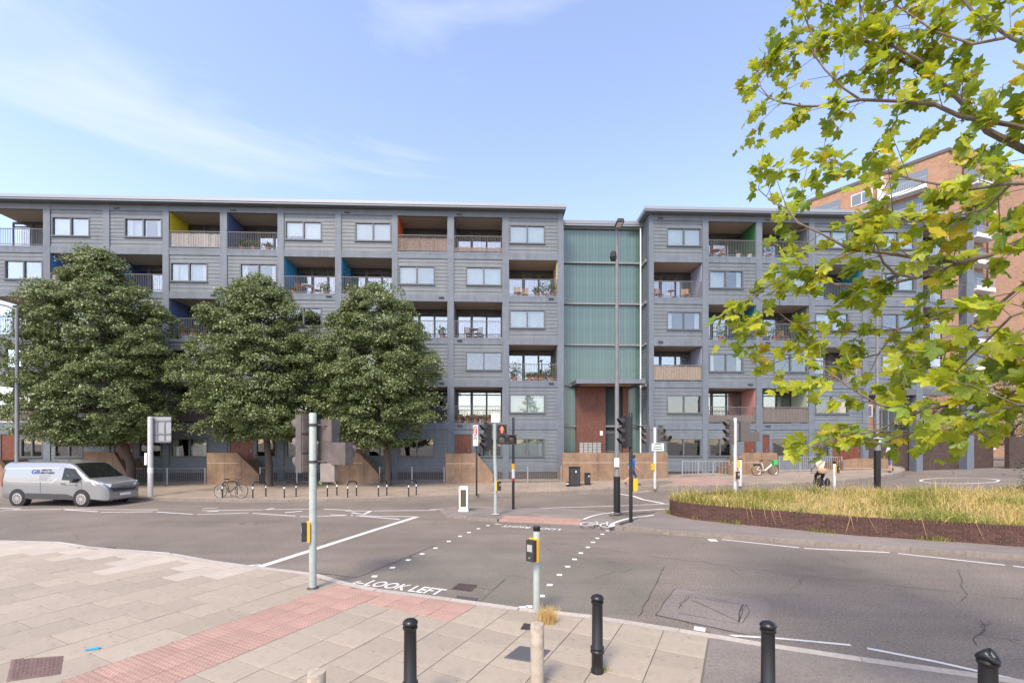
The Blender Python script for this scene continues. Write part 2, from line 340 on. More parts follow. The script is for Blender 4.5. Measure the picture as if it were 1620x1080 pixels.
def pave_tex(name, col, bw, bh, rot):
    m = mat(name, col, 0.85, ns=1.5, na=0.12, dirt=((col[0]*0.72, col[1]*0.7, col[2]*0.68), 0.5, 0.45, 0.8)); t = m.node_tree; N = t.nodes; K = t.links.new
    p = N['Principled BSDF']; src = p.inputs['Base Color'].links[0].from_socket
    co = N.new('ShaderNodeTexCoord'); mp2 = N.new('ShaderNodeMapping'); mp2.inputs['Rotation'].default_value = (0, 0, rot); K(co.outputs['Object'], mp2.inputs[0])
    br = N.new('ShaderNodeTexBrick'); br.inputs['Scale'].default_value = 1; br.inputs['Brick Width'].default_value = bw; br.inputs['Row Height'].default_value = bh; br.inputs['Mortar Size'].default_value = 0.014
    br.inputs['Color1'].default_value = (1.05, 1.05, 1.05, 1); br.inputs['Color2'].default_value = (0.92, 0.92, 0.92, 1); br.inputs['Mortar'].default_value = (0.55, 0.53, 0.5, 1); K(mp2.outputs[0], br.inputs['Vector'])
    mu = N.new('ShaderNodeMixRGB'); mu.blend_type = 'MULTIPLY'; mu.inputs[0].default_value = 1; K(src, mu.inputs[1]); K(br.outputs['Color'], mu.inputs[2]); K(mu.outputs[0], p.inputs['Base Color'])
    return m
pave_far_m = pave_tex('far_pavement_slabs', (0.29, 0.235, 0.185), 0.9, 0.6, math.radians(5))

def axis(vals):
    return sorted(set(round(v, 3) for v in vals))
gx = axis(list(np.arange(-45, 60.1, 1.5)) + [-1500, -700, -350, -180, -100, -70, -55, 75, 100, 180, 350, 700, 1500])
gy = axis(list(np.arange(0, 45.1, 1.5)) + [-1200, -500, -200, -80, -30, -10, -4, 55, 70, 100, 180, 350, 700, 1800])
mb = MB(); nx = len(gx)
mb.v = [(x, y, zroad(x, y)) for y in gy for x in gx]
mb.f = [(j*nx+i, j*nx+i+1, (j+1)*nx+i+1, (j+1)*nx+i) for j in range(len(gy)-1) for i in range(nx-1)]; mb.m = [0]*len(mb.f)
tag(mb.build('road', asph, smooth=True), 'grey asphalt road surface running across the junction', kind='structure')

def clip_half(poly, a, b):      # keep the left of a->b
    res = []; n = len(poly)
    def sd_(p): return (b[0]-a[0])*(p[1]-a[1]) - (b[1]-a[1])*(p[0]-a[0])
    for i in range(n):
        p, q = poly[i], poly[(i+1) % n]; dp, dq = sd_(p), sd_(q)
        if dp >= 0: res.append(p)
        if (dp > 0 and dq < 0) or (dp < 0 and dq > 0):
            t = dp/(dp-dq); res.append((p[0]+t*(q[0]-p[0]), p[1]+t*(q[1]-p[1])))
    return res
def ccw(poly):
    a = sum(poly[i][0]*poly[(i+1) % len(poly)][1]-poly[(i+1) % len(poly)][0]*poly[i][1] for i in range(len(poly)))
    return list(poly) if a > 0 else list(poly)[::-1]
def sheet(name, poly, fz, dz, m, parent=None, step=0.8):
    poly = ccw([(p[0], p[1]) for p in poly]); mb = MB()
    x0 = min(p[0] for p in poly); x1 = max(p[0] for p in poly); y0 = min(p[1] for p in poly); y1 = max(p[1] for p in poly)
    nx_ = max(1, int((x1-x0)/step)); ny_ = max(1, int((y1-y0)/step))
    for i in range(nx_):
        for j in range(ny_):
            c = [(x0+(x1-x0)*i/nx_, y0+(y1-y0)*j/ny_), (x0+(x1-x0)*(i+1)/nx_, y0+(y1-y0)*j/ny_), (x0+(x1-x0)*(i+1)/nx_, y0+(y1-y0)*(j+1)/ny_), (x0+(x1-x0)*i/nx_, y0+(y1-y0)*(j+1)/ny_)]
            for k in range(len(poly)):
                c = clip_half(c, poly[k], poly[(k+1) % len(poly)])
                if len(c) < 3: break
            if len(c) >= 3: mb.add([(x, y, (fz(x, y) if callable(fz) else fz)+dz) for x, y in c], [tuple(range(len(c)))])
    return mb.build(name, m, parent)
def resample(pts, step):
    out_ = [Vector(pts[0])]
    for a, b in zip(pts[:-1], pts[1:]):
        a = Vector(a); b = Vector(b); n = max(1, int((b-a).length/step))
        out_ += [a.lerp(b, (i+1)/n) for i in range(n)]
    return out_
def smooth_line(pts, it=2):
    for _ in range(it):
        q = [pts[0]]
        for a, b in zip(pts[:-1], pts[1:]):
            q += [(a[0]*.75+b[0]*.25, a[1]*.75+b[1]*.25), (a[0]*.25+b[0]*.75, a[1]*.25+b[1]*.75)]
        pts = q + [pts[-1]]
    return pts
def line_mb(mb, pts, w, fz, dz, step=0.6, jit=0.0):
    pts = resample([(p[0], p[1]) for p in pts], step); k = len(pts); b = len(mb.v)
    for i, p in enumerate(pts):
        d = (pts[min(i+1, k-1)]-pts[max(i-1, 0)]).normalized(); n = Vector((-d.y, d.x))
        for s_ in (-1, 1):
            ww = w/2*(1+random.uniform(-jit, jit)); q = p + n*s_*ww
            mb.v.append((q.x, q.y, (fz(q.x, q.y) if callable(fz) else fz)+dz))
    for i in range(k-1): mb.f.append((b+2*i, b+2*i+2, b+2*i+3, b+2*i+1)); mb.m.append(0)
def pline(pxs, w, fz=zroad, dz=0.004, name='road_marking', m=None, lab=None, jit=0.06):
    mb = MB(); line_mb(mb, [P(x, y, fz) for x, y in pxs], w, fz, dz, jit=jit); o = mb.build(name, m or paint_white)
    return tag(o, kind='structure')

# near pavement -----------------------------------------------------
PV = 0.05
KERB = [(-40, 15.5), (-22, 13.6)] + [tuple(P(x, y)[:2]) for x, y in ((0, 857), (90, 860), (133, 866), (267, 878), (333, 889), (393, 897), (500, 910), (548, 924), (599, 935), (715, 950), (823, 965), (936, 977), (1075, 999), (1206, 1021), (1359, 1044), (1557, 1072))] + [(9.0, 4.0), (14, 1.6), (20, -1.5)]
def kerb_y(x):
    for a, b in zip(KERB[:-1], KERB[1:]):
        if a[0] <= x <= b[0]: return a[1]+(b[1]-a[1])*(x-a[0])/(b[0]-a[0])
    return KERB[-1][1]
mb = MB(); n = len(KERB)
vs = [(x, y, PV-0.016) for x, y in KERB] + [(x, -6.0 if x < 15 else -8.0, PV-0.016) for x, y in KERB] + [(x, y, -0.05) for x, y in KERB]
mb.add(vs, [(i, n+i, n+i+1, i+1) for i in range(n-1)] + [(i, i+1, 2*n+i+1, 2*n+i) for i in range(n-1)])
near_pave = tag(mb.build('pavement', pave_base), 'beige slab pavement in front with a red tactile strip', kind='structure')
U = Vector((0.45, 0.893)).normalized(); Vv = Vector((U.y, -U.x)); O = Vector((-3.28, 8.86))
def uv2w(u, v): q = O + U*u + Vv*v; return (q.x, q.y)
def clip_kerb(poly, inset=0.14):
    xs = [p[0] for p in poly]
    for a, b in zip(KERB[:-1], KERB[1:]):
        if b[0] < min(xs)-0.1 or a[0] > max(xs)+0.1: continue
        d = Vector((b[0]-a[0], b[1]-a[1])).normalized(); nn = Vector((-d.y, d.x))*-inset
        poly = clip_half(poly, (b[0]+nn.x, b[1]+nn.y), (a[0]+nn.x, a[1]+nn.y))
        if len(poly) < 3: return []
    return poly
def area(poly): return abs(sum(poly[i][0]*poly[(i+1) % len(poly)][1]-poly[(i+1) % len(poly)][0]*poly[i][1] for i in range(len(poly))))/2
slab_cache = {}
def place_piece(name, u0, u1, v0, v1, m, gap=0.005, th=0.016, dome=False):
    q = [uv2w(u0+gap, v0+gap), uv2w(u1-gap, v0+gap), uv2w(u1-gap, v1-gap), uv2w(u0+gap, v1-gap)]
    q = ccw(q); c = clip_kerb(q)
    if len(c) < 3 or area(c) < 0.015: return
    cx = sum(p[0] for p in q)/4; cy = sum(p[1] for p in q)/4
    if not (-16 < cx < 6 and 3.2 < cy): return
    full = abs(area(c)-area(q)) < 1e-6; key = (name, round(u1-u0, 3), round(v1-v0, 3), m.name)
    zj = random.uniform(-0.0025, 0.0015)
    if full and key in slab_cache: me = slab_cache[key]
    else:
        mb = MB(); pl = [(x-cx, y-cy) for x, y in (q if full else c)]; n_ = len(pl); ins = 0.006
        cc = (sum(p[0] for p in pl)/n_, sum(p[1] for p in pl)/n_)
        top = []
        for x, y in pl:
            d = Vector((cc[0]-x, cc[1]-y)); d = d.normalized()*ins*1.4; top.append((x+d.x, y+d.y))
        mb.add([(x, y, -th) for x, y in pl] + [(x, y, -0.003) for x, y in pl] + [(x, y, 0) for x, y in top],
               [tuple(range(2*n_, 3*n_))] + [(i, (i+1) % n_, n_+(i+1) % n_, n_+i) for i in range(n_)] + [(n_+i, n_+(i+1) % n_, 2*n_+(i+1) % n_, 2*n_+i) for i in range(n_)])
        if dome and full:
            for a in range(6):
                for b in range(6):
                    u = -0.2+0.4*(a+0.5)/6; v = -0.2+0.4*(b+0.5)/6; c0 = U*u + Vv*v
                    bb = len(mb.v)
                    for rr, zz in ((0.021, 0.0), (0.015, 0.0055)):
                        for k in range(6): mb.v.append((c0.x+rr*math.cos(k*math.pi/3), c0.y+rr*math.sin(k*math.pi/3), zz))
                    for k in range(6): mb.f.append((bb+k, bb+(k+1) % 6, bb+6+(k+1) % 6, bb+6+k)); mb.m.append(0)
                    mb.f.append(tuple(range(bb+6, bb+12))); mb.m.append(0)
        me = mb.mesh(name, m)
        if full: slab_cache[key] = me
    o = new_obj(name, me, near_pave); o.location = (cx, cy, PV+zj)
for i in range(0, 30):               # staggered slabs left of the tactile strip
    v1 = -0.1-0.6*i; u = -9.0-(0.45 if i % 2 else 0.0)
    while u < 8:
        p_ = uv2w(u+0.45, v1-0.3)
        pale = (kerb_y(p_[0])-p_[1]) < 1.15+0.5*math.sin(i*1.7) and p_[0] < -5.5
        place_piece('paving_slab', u, u+0.9, v1-0.6, v1, slab_pale if pale else slab_m); u += 0.9
for a in range(22):                  # tactile strip leading back from the crossing
    for b in range(3): place_piece('tactile_tile', 0.2-0.4*(a+1)+0.4, 0.2-0.4*a+0.4, -0.1+0.4*b, 0.3+0.4*b, tact_m, 0.003, dome=True)
for a in range(3):
    for b in range(4): place_piece('tactile_tile', -0.6+0.4*a, -0.2+0.4*a, 1.1+0.45*b, 1.1+0.45*(b+1), tact_m, 0.003, dome=True)
for b in range(9):                   # slabs right of it
    v0 = 1.1+0.6*b; u = -0.6 if v0 < 2.7 else 0.75
    if v0+0.6 > 6.55: continue
    while u > -8: place_piece('paving_slab', u-0.45, u, v0, v0+0.6, slab_m); u -= 0.45
# tarmac footway to the right of the slabs
tp = [uv2w(0.9, 6.52), uv2w(-10, 6.52)] + [(9, -6), (16, -4), (17.5, -1.0)] + [(x, y-0.0) for x, y in reversed(KERB) if 2.4 < x < 17]
mb = MB(); tp = [tp[0], tp[1], tp[2], tp[3]] + [(x, y-0.12) for x, y in reversed(KERB) if 2.9 < x < 17]
mb.add([(x, y, PV-0.004) for x, y in tp], [tuple(range(len(tp)))])
tag(mb.build('footway', asph_path), 'brown-grey tarmac footway beside the slab pavement', kind='structure')
# kerb stones along the near pavement
kp = resample(KERB, 0.915)
for a, b in zip(kp[:-1], kp[1:]):
    if a.x < -17 or b.x > 9.5: continue
    d = (b-a); l = d.length-0.008; ang = math.atan2(d.y, d.x); c = (a+b)/2
    mb = MB(); mb.box(-l/2, l/2, -0.135, 0.0, -0.09, 0.004); o = mb.build('kerb_stone', kerb_m, near_pave); o.location = (c.x, c.y, PV-0.001); o.rotation_euler = (0, 0, ang)

# covers and grates --------------------------------------------------
def cover(name, label, pxs, fz, m=iron_m, rows=9, proud=0.008, group=None):
    q = [P(x, y, fz) for x, y in pxs]; c = sum(q, Vector((0, 0, 0)))/4; mb = MB(); mb2 = MB()
    ring = [p-c for p in q]; inn = [p*0.9 for p in ring]
    mb.add([(p.x, p.y, 0.004) for p in ring] + [(p.x, p.y, proud) for p in inn], [(4, 5, 6, 7)] + [(i, (i+1) % 4, 4+(i+1) % 4, 4+i) for i in range(4)])
    for i in range(rows):
        for k in range(rows):
            s_, t_ = (i+0.5)/rows, (k+0.5)/rows
            p = inn[0].lerp(inn[1], s_).lerp(inn[3].lerp(inn[2], s_), t_); e = (inn[1]-inn[0])/rows*0.3; f_ = (inn[3]-inn[0])/rows*0.3
            mb2.add([(p.x-e.x-f_.x, p.y-e.y-f_.y, proud+0.004), (p.x+e.x-f_.x, p.y+e.y-f_.y, proud+0.004), (p.x+e.x+f_.x, p.y+e.y+f_.y, proud+0.004), (p.x-e.x+f_.x, p.y-e.y+f_.y, proud+0.004)], [(0, 1, 2, 3)])
    t = thing(name, label, 'cover', c, group=group); mb.build('cover_plate', m, t); tag(mb2.build('tread_stud', m, t), kind='stuff'); return t
cover('inspection_cover', 'brown studded iron inspection cover in the pavement beside the red tactile strip', ((10, 1078), (18, 1043), (100, 1037), (96, 1066)), PV, mat('rusty_iron', (0.16, 0.10, 0.085), 0.7, ns=12, na=0.3), 11)
cover('inspection_cover', 'small steel grid inspection cover in slabs beside the wooden post', ((797, 1040), (822, 1021), (872, 1028), (852, 1049)), PV, mat('galv_cover', (0.17, 0.17, 0.175), 0.5, metal=0.5), 12)
cover('inspection_cover', 'little grey cover near the push-button post and dry grass tuft', ((823, 995), (829, 985), (848, 988), (846, 997)), PV, iron_m, 4)
cover('manhole_cover', 'square iron manhole cover in the road above the drain grate', ((712, 932), (726, 922), (757, 925), (746, 936)), zroad, mat('brown_iron', (0.10, 0.072, 0.068), 0.7, metal=0.3, ns=9, na=0.3), 8, 0.006)
cover('drain_grate', 'dark iron drain grate by the kerb of the far lane', ((160, 868), (170, 865), (185, 866), (176, 869)), zroad, iron_m, 5, 0.005)
# gully grate with bars
q = [P(x, y, zroad) for x, y in ((715, 949), (724, 942), (757, 946), (749, 954))]; c = sum(q, Vector((0, 0, 0)))/4
t = thing('drain_grate', 'slotted black drain grate at the kerb beside the LOOK LEFT lettering', 'drain', c)
mb = MB(); r4 = [p-c for p in q]; mb.add([(p.x, p.y, 0.005) for p in r4], [(0, 1, 2, 3)]); mb.build('grate_pit', tar_m, t)
for i in range(9):
    s0, s1 = i/9+0.02, i/9+0.065; mb = MB(); a = r4[0].lerp(r4[1], 0.0)
    A = r4[0].lerp(r4[3], s0); B = r4[0].lerp(r4[3], s1); C = r4[1].lerp(r4[2], s1); D = r4[1].lerp(r4[2], s0)
    mb.prism(ccw([(p.x, p.y) for p in (A, B, C, D)]), 0.005, 0.014); mb.build('grate_bar', mat('grate_iron', (0.14, 0.13, 0.125), 0.6) if i == 0 else bpy.data.materials['grate_iron'], t)

# resurfaced patches, trench, tar joints
tag(sheet('crossing_surface', [P(*p) for p in ((578, 912), (690, 863), (850, 872), (1051, 896), (1012, 972), (830, 962), (700, 945))], zroad, 0.003, asph_patch), kind='structure')
tag(sheet('trench_patch', [P(*p) for p in ((1037, 972), (1068, 931), (1217, 952), (1212, 1000), (1180, 1003))], zroad, 0.005, asph_brown), kind='structure')
def tar(pxs, w=0.02, dz=0.007):
    w *= 0.7
    pts = resample([tuple(P(x, y)[:2]) for x, y in pxs], 0.22); pts = [pts[0]] + [p + Vector((random.uniform(-.02, .02), random.uniform(-.02, .02))) for p in pts[1:-1]] + [pts[-1]]
    mb = MB(); line_mb(mb, pts, w, zroad, dz, 0.5, 0.5); tag(mb.build('tar_joint', tar_m), kind='structure')
tar([(1074, 963), (1092, 943), (1180, 957), (1168, 987), (1074, 970)], 0.022); tar([(1094, 949), (1168, 983)], 0.025); tar([(1175, 956), (1168, 984)], 0.035)
tar([(1082, 962), (1076, 955), (1088, 942), (1104, 940), (1122, 945), (1150, 950)], 0.018); tar([(1180, 955), (1186, 968), (1174, 986)], 0.015)
tar([(1037, 973), (1068, 931)], 0.02); tar([(1037, 973), (1180, 1003)], 0.018)
tar([(500, 906), (530, 909), (566, 913), (690, 862)], 0.03); tar([(1051, 896), (1010, 975)], 0.02)
tar([(870, 858), (1050, 882), (1290, 912), (1450, 930), (1620, 948)], 0.014); tar([(1160, 889), (1330, 899), (1560, 926), (1620, 930)], 0.01)
tar([(1515, 900), (1522, 916), (1520, 928), (1530, 940), (1520, 951)], 0.014); tar([(1550, 980), (1560, 990), (1552, 1003), (1540, 1010), (1545, 1020)], 0.018)
tar([(720, 925), (780, 933), (800, 915)], 0.012); tar([(700, 945), (760, 950), (800, 915)], 0.012)
tar([(970, 902), (985, 905), (1000, 900)], 0.02); tar([(940, 915), (975, 903)], 0.01)

# far pavement --------------------------------------------------------
FK = [(-70, 26.5), (-30, 23.4), (-22, 22.6), (-17.3, 22.1), (-14.5, 21.5), (-10.9, 21.3), (-7.5, 21.8), (-3.5, 22.9), (2.4, 24.3), (5.5, 24.7), (8.0, 24.8), (11, 24.4), (14.5, 24.1), (18, 24.6), (21, 25.6), (23.5, 27.2), (25.2, 29.3), (26, 32)]
FK = smooth_line(FK, 2)
mb = MB(); rows = 7
fkr = resample(FK, 1.0); k = len(fkr)
for p in fkr:
    for j in range(rows):
        y = p.y + (33.0-p.y)*j/(rows-1) if p.y < 32.9 else p.y
        mb.v.append((p.x, y, zpave(p.x, y)+0.0))
mb.f = [(i*rows+j, (i+1)*rows+j, (i+1)*rows+j+1, i*rows+j+1) for i in range(k-1) for j in range(rows-1)]; mb.m = [0]*len(mb.f)
far_pave = tag(mb.build('far_pavement', pave_far_m), 'wide slab pavement along the foot of the grey flats', kind='structure')
kp = resample([tuple(p) for p in FK], 0.92)
for a, b in zip(kp[:-1], kp[1:]):
    if a.x < -32: continue
    d = b-a; l = d.length-0.01; c = (a+b)/2; mb = MB(); z1 = zpave(c.x, c.y)+0.004
    mb.box(-l/2, l/2, -0.02, 0.14, zroad(c.x, c.y)-0.05-z1, 0.0); o = mb.build('kerb_stone', kerb_dark, far_pave); o.location = (c.x, c.y, z1); o.rotation_euler = (0, 0, math.atan2(d.y, d.x))
def zfar(x, y): return zpave(x, y)
tag(sheet('red_paving', [P(x, y, zpave) for x, y in ((1060, 757), (1112, 755), (1160, 760), (1148, 765), (1066, 767.5))], zpave, 0.006, pave_tex('pink_paving', (0.36, 0.235, 0.205), 0.4, 0.4, 0.2)), kind='structure')
tag(sheet('red_road_surface', [P(x, y, zroad) for x, y in ((1075, 784), (1140, 776), (1235, 774), (1260, 780), (1150, 796), (1080, 797))], zroad, 0.003, asph_red), kind='structure')

# islands --------------------------------------------------------------
def island(name, label, poly, top, h=0.12, parent=None, kerb=True, km=kerb_dark, skip=(), drop=None):
    poly = ccw(poly); mb = MB(); fz = (lambda x, y: zroad(x, y)+h) if not drop else (lambda x, y: zroad(x, y)+h*(1-0.8*drop(x, y)))
    mb.prism(poly, lambda x, y: zroad(x, y)-0.05, fz); o = tag(mb.build(name, top), label, kind='structure')
    for a, b in zip(poly, poly[1:]+poly[:1]):
        pts = resample([a, b], 0.91)
        for p, q in zip(pts[:-1], pts[1:]):
            d = q-p; l = d.length-0.008; c = (p+q)/2
            if any(abs(c.x-sx) < sw and abs(c.y-sy) < 1.3 for sx, sy, sw in skip) or l < 0.1: continue
            mk = MB(); mk.box(-l/2, l/2, -0.03, 0.13, -h-0.04, 0.006); ko = mk.build('kerb_stone', km, o); ko.location = (c.x, c.y, fz(c.x, c.y)); ko.rotation_euler = (0, 0, math.atan2(d.y, d.x))
    return o
ip = [tuple(P(x, y)[:2]) for x, y in ((697, 812), (706, 818), (740, 822), (787, 826), (789, 826), (925, 832.5), (945, 835), (985, 839))]
ipz = [(3.6, 17.6), (1.8, 18.6), (-0.5, 18.9), (-2.3, 19.2), (-2.9, 18.8)]
isl = island('traffic_island', 'tarmac traffic island with kerb, crossing the middle of the junction', ip + ipz, asph_path, 0.11, skip=((1.0, 15.6, 1.55), (3.0, 14.9, 0.8), (3.6, 16.3, 0.7)), drop=lambda x, y: 1.0 if (-0.52 < x < 3.0 and y < 17) else 0.0)
ri = [tuple(P(x, y)[:2]) for x, y in ((985, 838), (1060, 846), (1165, 853), (1359, 868), (1620, 886.5))] + [(17, 8.4), (26, 4.5), (33, 8), (30, 15), (24, 18.6), (16, 20.3), (10, 20.0), (6.6, 18.6), (4.6, 16.2)]
island('traffic_island', 'long tarmac island with kerb carrying the brick planting bed', ri, asph_path, 0.12)
IZ = lambda x, y: zroad(x, y)+0.12
# red tactile tiles on the island
tq = [P(x, y, z_) for x, y, z_ in ((789, 824, 0.04), (799, 815, 0.11), (923, 820.5, 0.11), (917, 829.5, 0.04))]
for i in range(9):
    for j in range(2):
        cs = [tq[0].lerp(tq[3], s_).lerp(tq[1].lerp(tq[2], s_), t_) for s_, t_ in ((i/9, j/2), ((i+1)/9, j/2), ((i+1)/9, (j+1)/2), (i/9, (j+1)/2))]
        c = sum(cs, Vector((0, 0, 0)))/4; mb = MB(); mb.prism(ccw([((p.x-c.x)*0.985, (p.y-c.y)*0.985) for p in cs]), -0.03, 0.022); o = mb.build('tactile_tile', tact_m, isl); o.location = (c.x, c.y, 0.055 if j == 0 else 0.095)
# ------------------------------------------------------------------ road markings
pline([(405, 898), (580, 842), (660, 817)], 0.20)
pline([(660, 817), (600, 816), (522, 814)], 0.10); pline([(632, 821), (559, 815)], 0.10)
for seg in (((0, 803.5), (33, 804.5)), ((0, 808), (33, 804.5)), ((20, 806.5), (97, 805)), ((100, 805.5), (250, 806)), ((103, 806), (155, 809)), ((160, 810), (242, 809)), ((248, 809.5), (305, 813)), ((312, 813.5), (393, 811)), ((320, 807.3), (493, 804.7)), ((400, 811.5), (468, 816)), ((474, 817), (554, 814.8)), ((512, 804.7), (556, 807)), ((546, 808), (690, 807)), ((320, 804), (345, 803)), ((680, 805.3), (727, 805.3))):
    pline(seg, 0.10)
for z in (((417, 806), (434, 803.5)), ((451, 810.5), (478, 808)), ((328, 809), (346, 808)), ((556, 810.5), (576, 813), (588, 807.5))):
    pline(z, 0.16)
pline([(0, 855), (90, 857.5), (133, 864)], 0.11); pline([(138, 865), (267, 875)], 0.11); pline([(270, 876), (333, 887), (393, 895)], 0.11)
pline([(393, 894), (412, 893)], 0.08)
for seg in (((1143, 853), (1264, 866)), ((1272, 867), (1407, 873.5)), ((1420, 875), (1590, 893.5)), ((1603, 895), (1680, 904))): pline(seg, 0.085)
pline([(1121, 854), (1134, 854.5)], 0.30)
pline([(1098, 993), (1116, 996)], 0.16)
pline([(1128, 1003), (1240, 1010), (1346, 1020)], 0.06); pline([(1372, 1025), (1480, 1046), (1640, 1082)], 0.065)
for px, py in ((592.5, 911.5), (621, 897.6), (646, 885.6), (668, 876), (689, 866.6), (710, 856), (728, 848), (742, 842), (757, 836), (772, 831),
               (837, 959.5), (857, 942.5), (869.6, 925), (885, 909), (898, 896), (909, 884.5), (919, 874.6), (930, 865.5), (938, 857.5), (945, 851), (953, 844.7), (961, 839)):
    c = P(px, py); mb = MB(); mb.cbox((c.x, c.y, 0.006), (0.055, 0.05, 0.004), random.uniform(-.2, .1)); tag(mb.build('crossing_stud', white_m), kind='structure')
c = P(828, 961); mb = MB(); mb.cbox((c.x, c.y, 0.006), (0.075, 0.05, 0.004)); tag(mb.build('crossing_stud', white_m), kind='structure')
for pl_, w_ in (([(923, 822), (935, 817), (952, 813), (985, 810), (1058, 807)], 0.11), ([(965, 834), (969, 829), (977, 825), (1001, 819), (1058, 814)], 0.13)):
    mb = MB(); line_mb(mb, smooth_line([tuple(P(x, y, 0.11)[:2]) for x, y in pl_], 2), w_, lambda x, y: zroad(x, y)+0.125, 0.004, 0.3); tag(mb.build('cycle_lane_line', paint_white), kind='structure')
pline([(786, 806), (900, 802), (1059, 796.5)], 0.09, lambda x, y: zroad(x, y), 0.005)
pline([(980, 781), (1000, 784), (1018, 790), (1050, 796)], 0.16); pline([(1000, 779), (1050, 775)], 0.10)
pline([(1518+62*math.cos(k*math.pi/16), 760+4.6*math.sin(k*math.pi/16)) for k in range(33)], 0.11, jit=0.5)
def ground_text(txt, size, org, xdir, name='road_lettering', zz=0.005, shear=0.0, sy=1.0):
    vs, fs = text_mb(txt, size); xd = Vector(xdir).normalized(); yd = Vector((-xd.y, xd.x)); mb = MB()
    mb.add([(org[0]+xd.x*(v.x+shear*v.y)+yd.x*v.y*sy, org[1]+xd.y*(v.x+shear*v.y)+yd.y*v.y*sy, zz) for v in vs], fs); return mb
a, b = P(573, 925.2), P(694, 941.3); xd = (b-a).xy
vs, fs = text_mb('LOOK LEFT', 0.42); wid = max(v.x for v in vs); hgt = max(v.y for v in vs)
def text_on_ground(txt, a, b, hh, zz):
    vs, fs = text_mb(txt, 1.0); wid = max(v.x for v in vs); hgt = max(v.y for v in vs); d = (Vector(b)-Vector(a)).xy; L_ = d.length; xd = d.normalized(); yd = Vector((-xd.y, xd.x))
    mb = MB(); mb.add([(a[0]+xd.x*v.x*L_/wid+yd.x*v.y*hh/hgt, a[1]+xd.y*v.x*L_/wid+yd.y*v.y*hh/hgt, zz) for v in vs], fs); return mb
o = text_on_ground('LOOK LEFT', a, b, 0.34, 0.0085).build('road_lettering', paint_white); tag(o, 'white LOOK LEFT lettering painted on the road', kind='structure')
mb = MB(); c = P(563, 921.5); d = xd.normalized(); n_ = Vector((-d.y, d.x))
for q0, q1 in ((Vector((0, 0)), d*0.24), (Vector((0, 0)), d*0.1+n_*0.1), (Vector((0, 0)), d*0.1-n_*0.1)): line_mb(mb, [c.xy-d*0.05+q0, c.xy-d*0.05+q1], 0.05, zroad, 0.0085, 1)
tag(mb.build('road_arrow', paint_white), kind='structure')
a, b = P(889, 836.5), P(797, 830.5); o = text_on_ground('LOOK RIGHT', a, b, 0.30, 0.0085).build('road_lettering', paint_white); tag(o, 'white LOOK RIGHT lettering painted on the road facing the island', kind='structure')
mb = MB(); c = P(783, 828.5); d = (a-b).xy.normalized(); n_ = Vector((-d.y, d.x))
for q0, q1 in ((Vector((0, 0)), d*0.25), (Vector((0, 0)), d*0.1+n_*0.1), (Vector((0, 0)), d*0.1-n_*0.1)): line_mb(mb, [c.xy+q0, c.xy+q1], 0.05, zroad, 0.0055, 1)
tag(mb.build('road_arrow', paint_white), kind='structure')
# cycle symbol on the island lane
c = P(945, 829.5, 0.12); xd = (P(967, 829, 0.12)-P(923, 826, 0.12)).xy.normalized(); yd = Vector((-xd.y, xd.x)); mb = MB()
def cyp(u, v): q = c.xy + xd*u + yd*v; return (q.x, q.y)
for w0 in (-0.33, 0.33): line_mb(mb, [cyp(w0+0.22*math.cos(k*math.pi/10), 0.34*math.sin(k*math.pi/10)) for k in range(21)], 0.05, IZ, 0.005, 1)
for pts in ([(-0.33, 0), (-0.1, 0.42), (0.22, 0.42), (0.0, 0.0), (-0.33, 0)], [(0.0, 0.0), (-0.14, 0.55)], [(0.33, 0), (0.2, 0.6), (0.34, 0.68)], [(-0.22, 0.55), (-0.06, 0.55)]): line_mb(mb, [cyp(*q) for q in pts], 0.05, IZ, 0.005, 1)
tag(mb.build('cycle_symbol', paint_white), 'white bicycle symbol painted on the cycle lane', kind='structure')
# ------------------------------------------------------------------ the grey apartment building
TH = math.atan(0.0369); Y0 = 29.5
def s_of(px, d=0.0):
    t = (px-CX)/F; yy = Y0 + d
    X = t*yy/(1-t*math.tan(TH)); return X/math.cos(TH)
ab = thing('apartment_building', 'long grey-clad block of flats with recessed balconies and a green glass stair core', 'building', (0, Y0, 0), TH)
def bw(s, d, z=0): # building local -> world
    return Vector((s*math.cos(TH)-d*math.sin(TH), Y0+s*math.sin(TH)+d*math.cos(TH), z))
LV = [1.336+2.75*n for n in range(6)]; OPEN = 2.30; BAND = 0.43; BD = 1.8
TOP = 17.78
def mats_col(name, c): return mat(name, c, 0.75, ns=3, na=0.06)
wallc = {'yellow': mats_col('yellow_wall', (0.62, 0.50, 0.02)), 'blue': mats_col('blue_wall', (0.055, 0.16, 0.42)), 'navy': mats_col('navy_wall', (0.075, 0.11, 0.24)), 'orange': mats_col('orange_wall', (0.62, 0.13, 0.03)),
         'grey': mats_col('grey_wall', (0.14, 0.15, 0.17)), 'sky': mats_col('bright_blue_wall', (0.03, 0.24, 0.46)), 'cream': mats_col('cream_wall', (0.62, 0.50, 0.30)), 'green': mats_col('green_wall', (0.03, 0.14, 0.05)),
         'teal': mats_col('teal_wall', (0.02, 0.17, 0.24)), 'lilac': mats_col('lilac_wall', (0.30, 0.31, 0.42)), 'pink': mats_col('pink_wall', (0.52, 0.24, 0.20)), 'pale': mats_col('pale_green_wall', (0.42, 0.47, 0.36)), 'white': mats_col('white_wall', (0.62, 0.60, 0.60))}
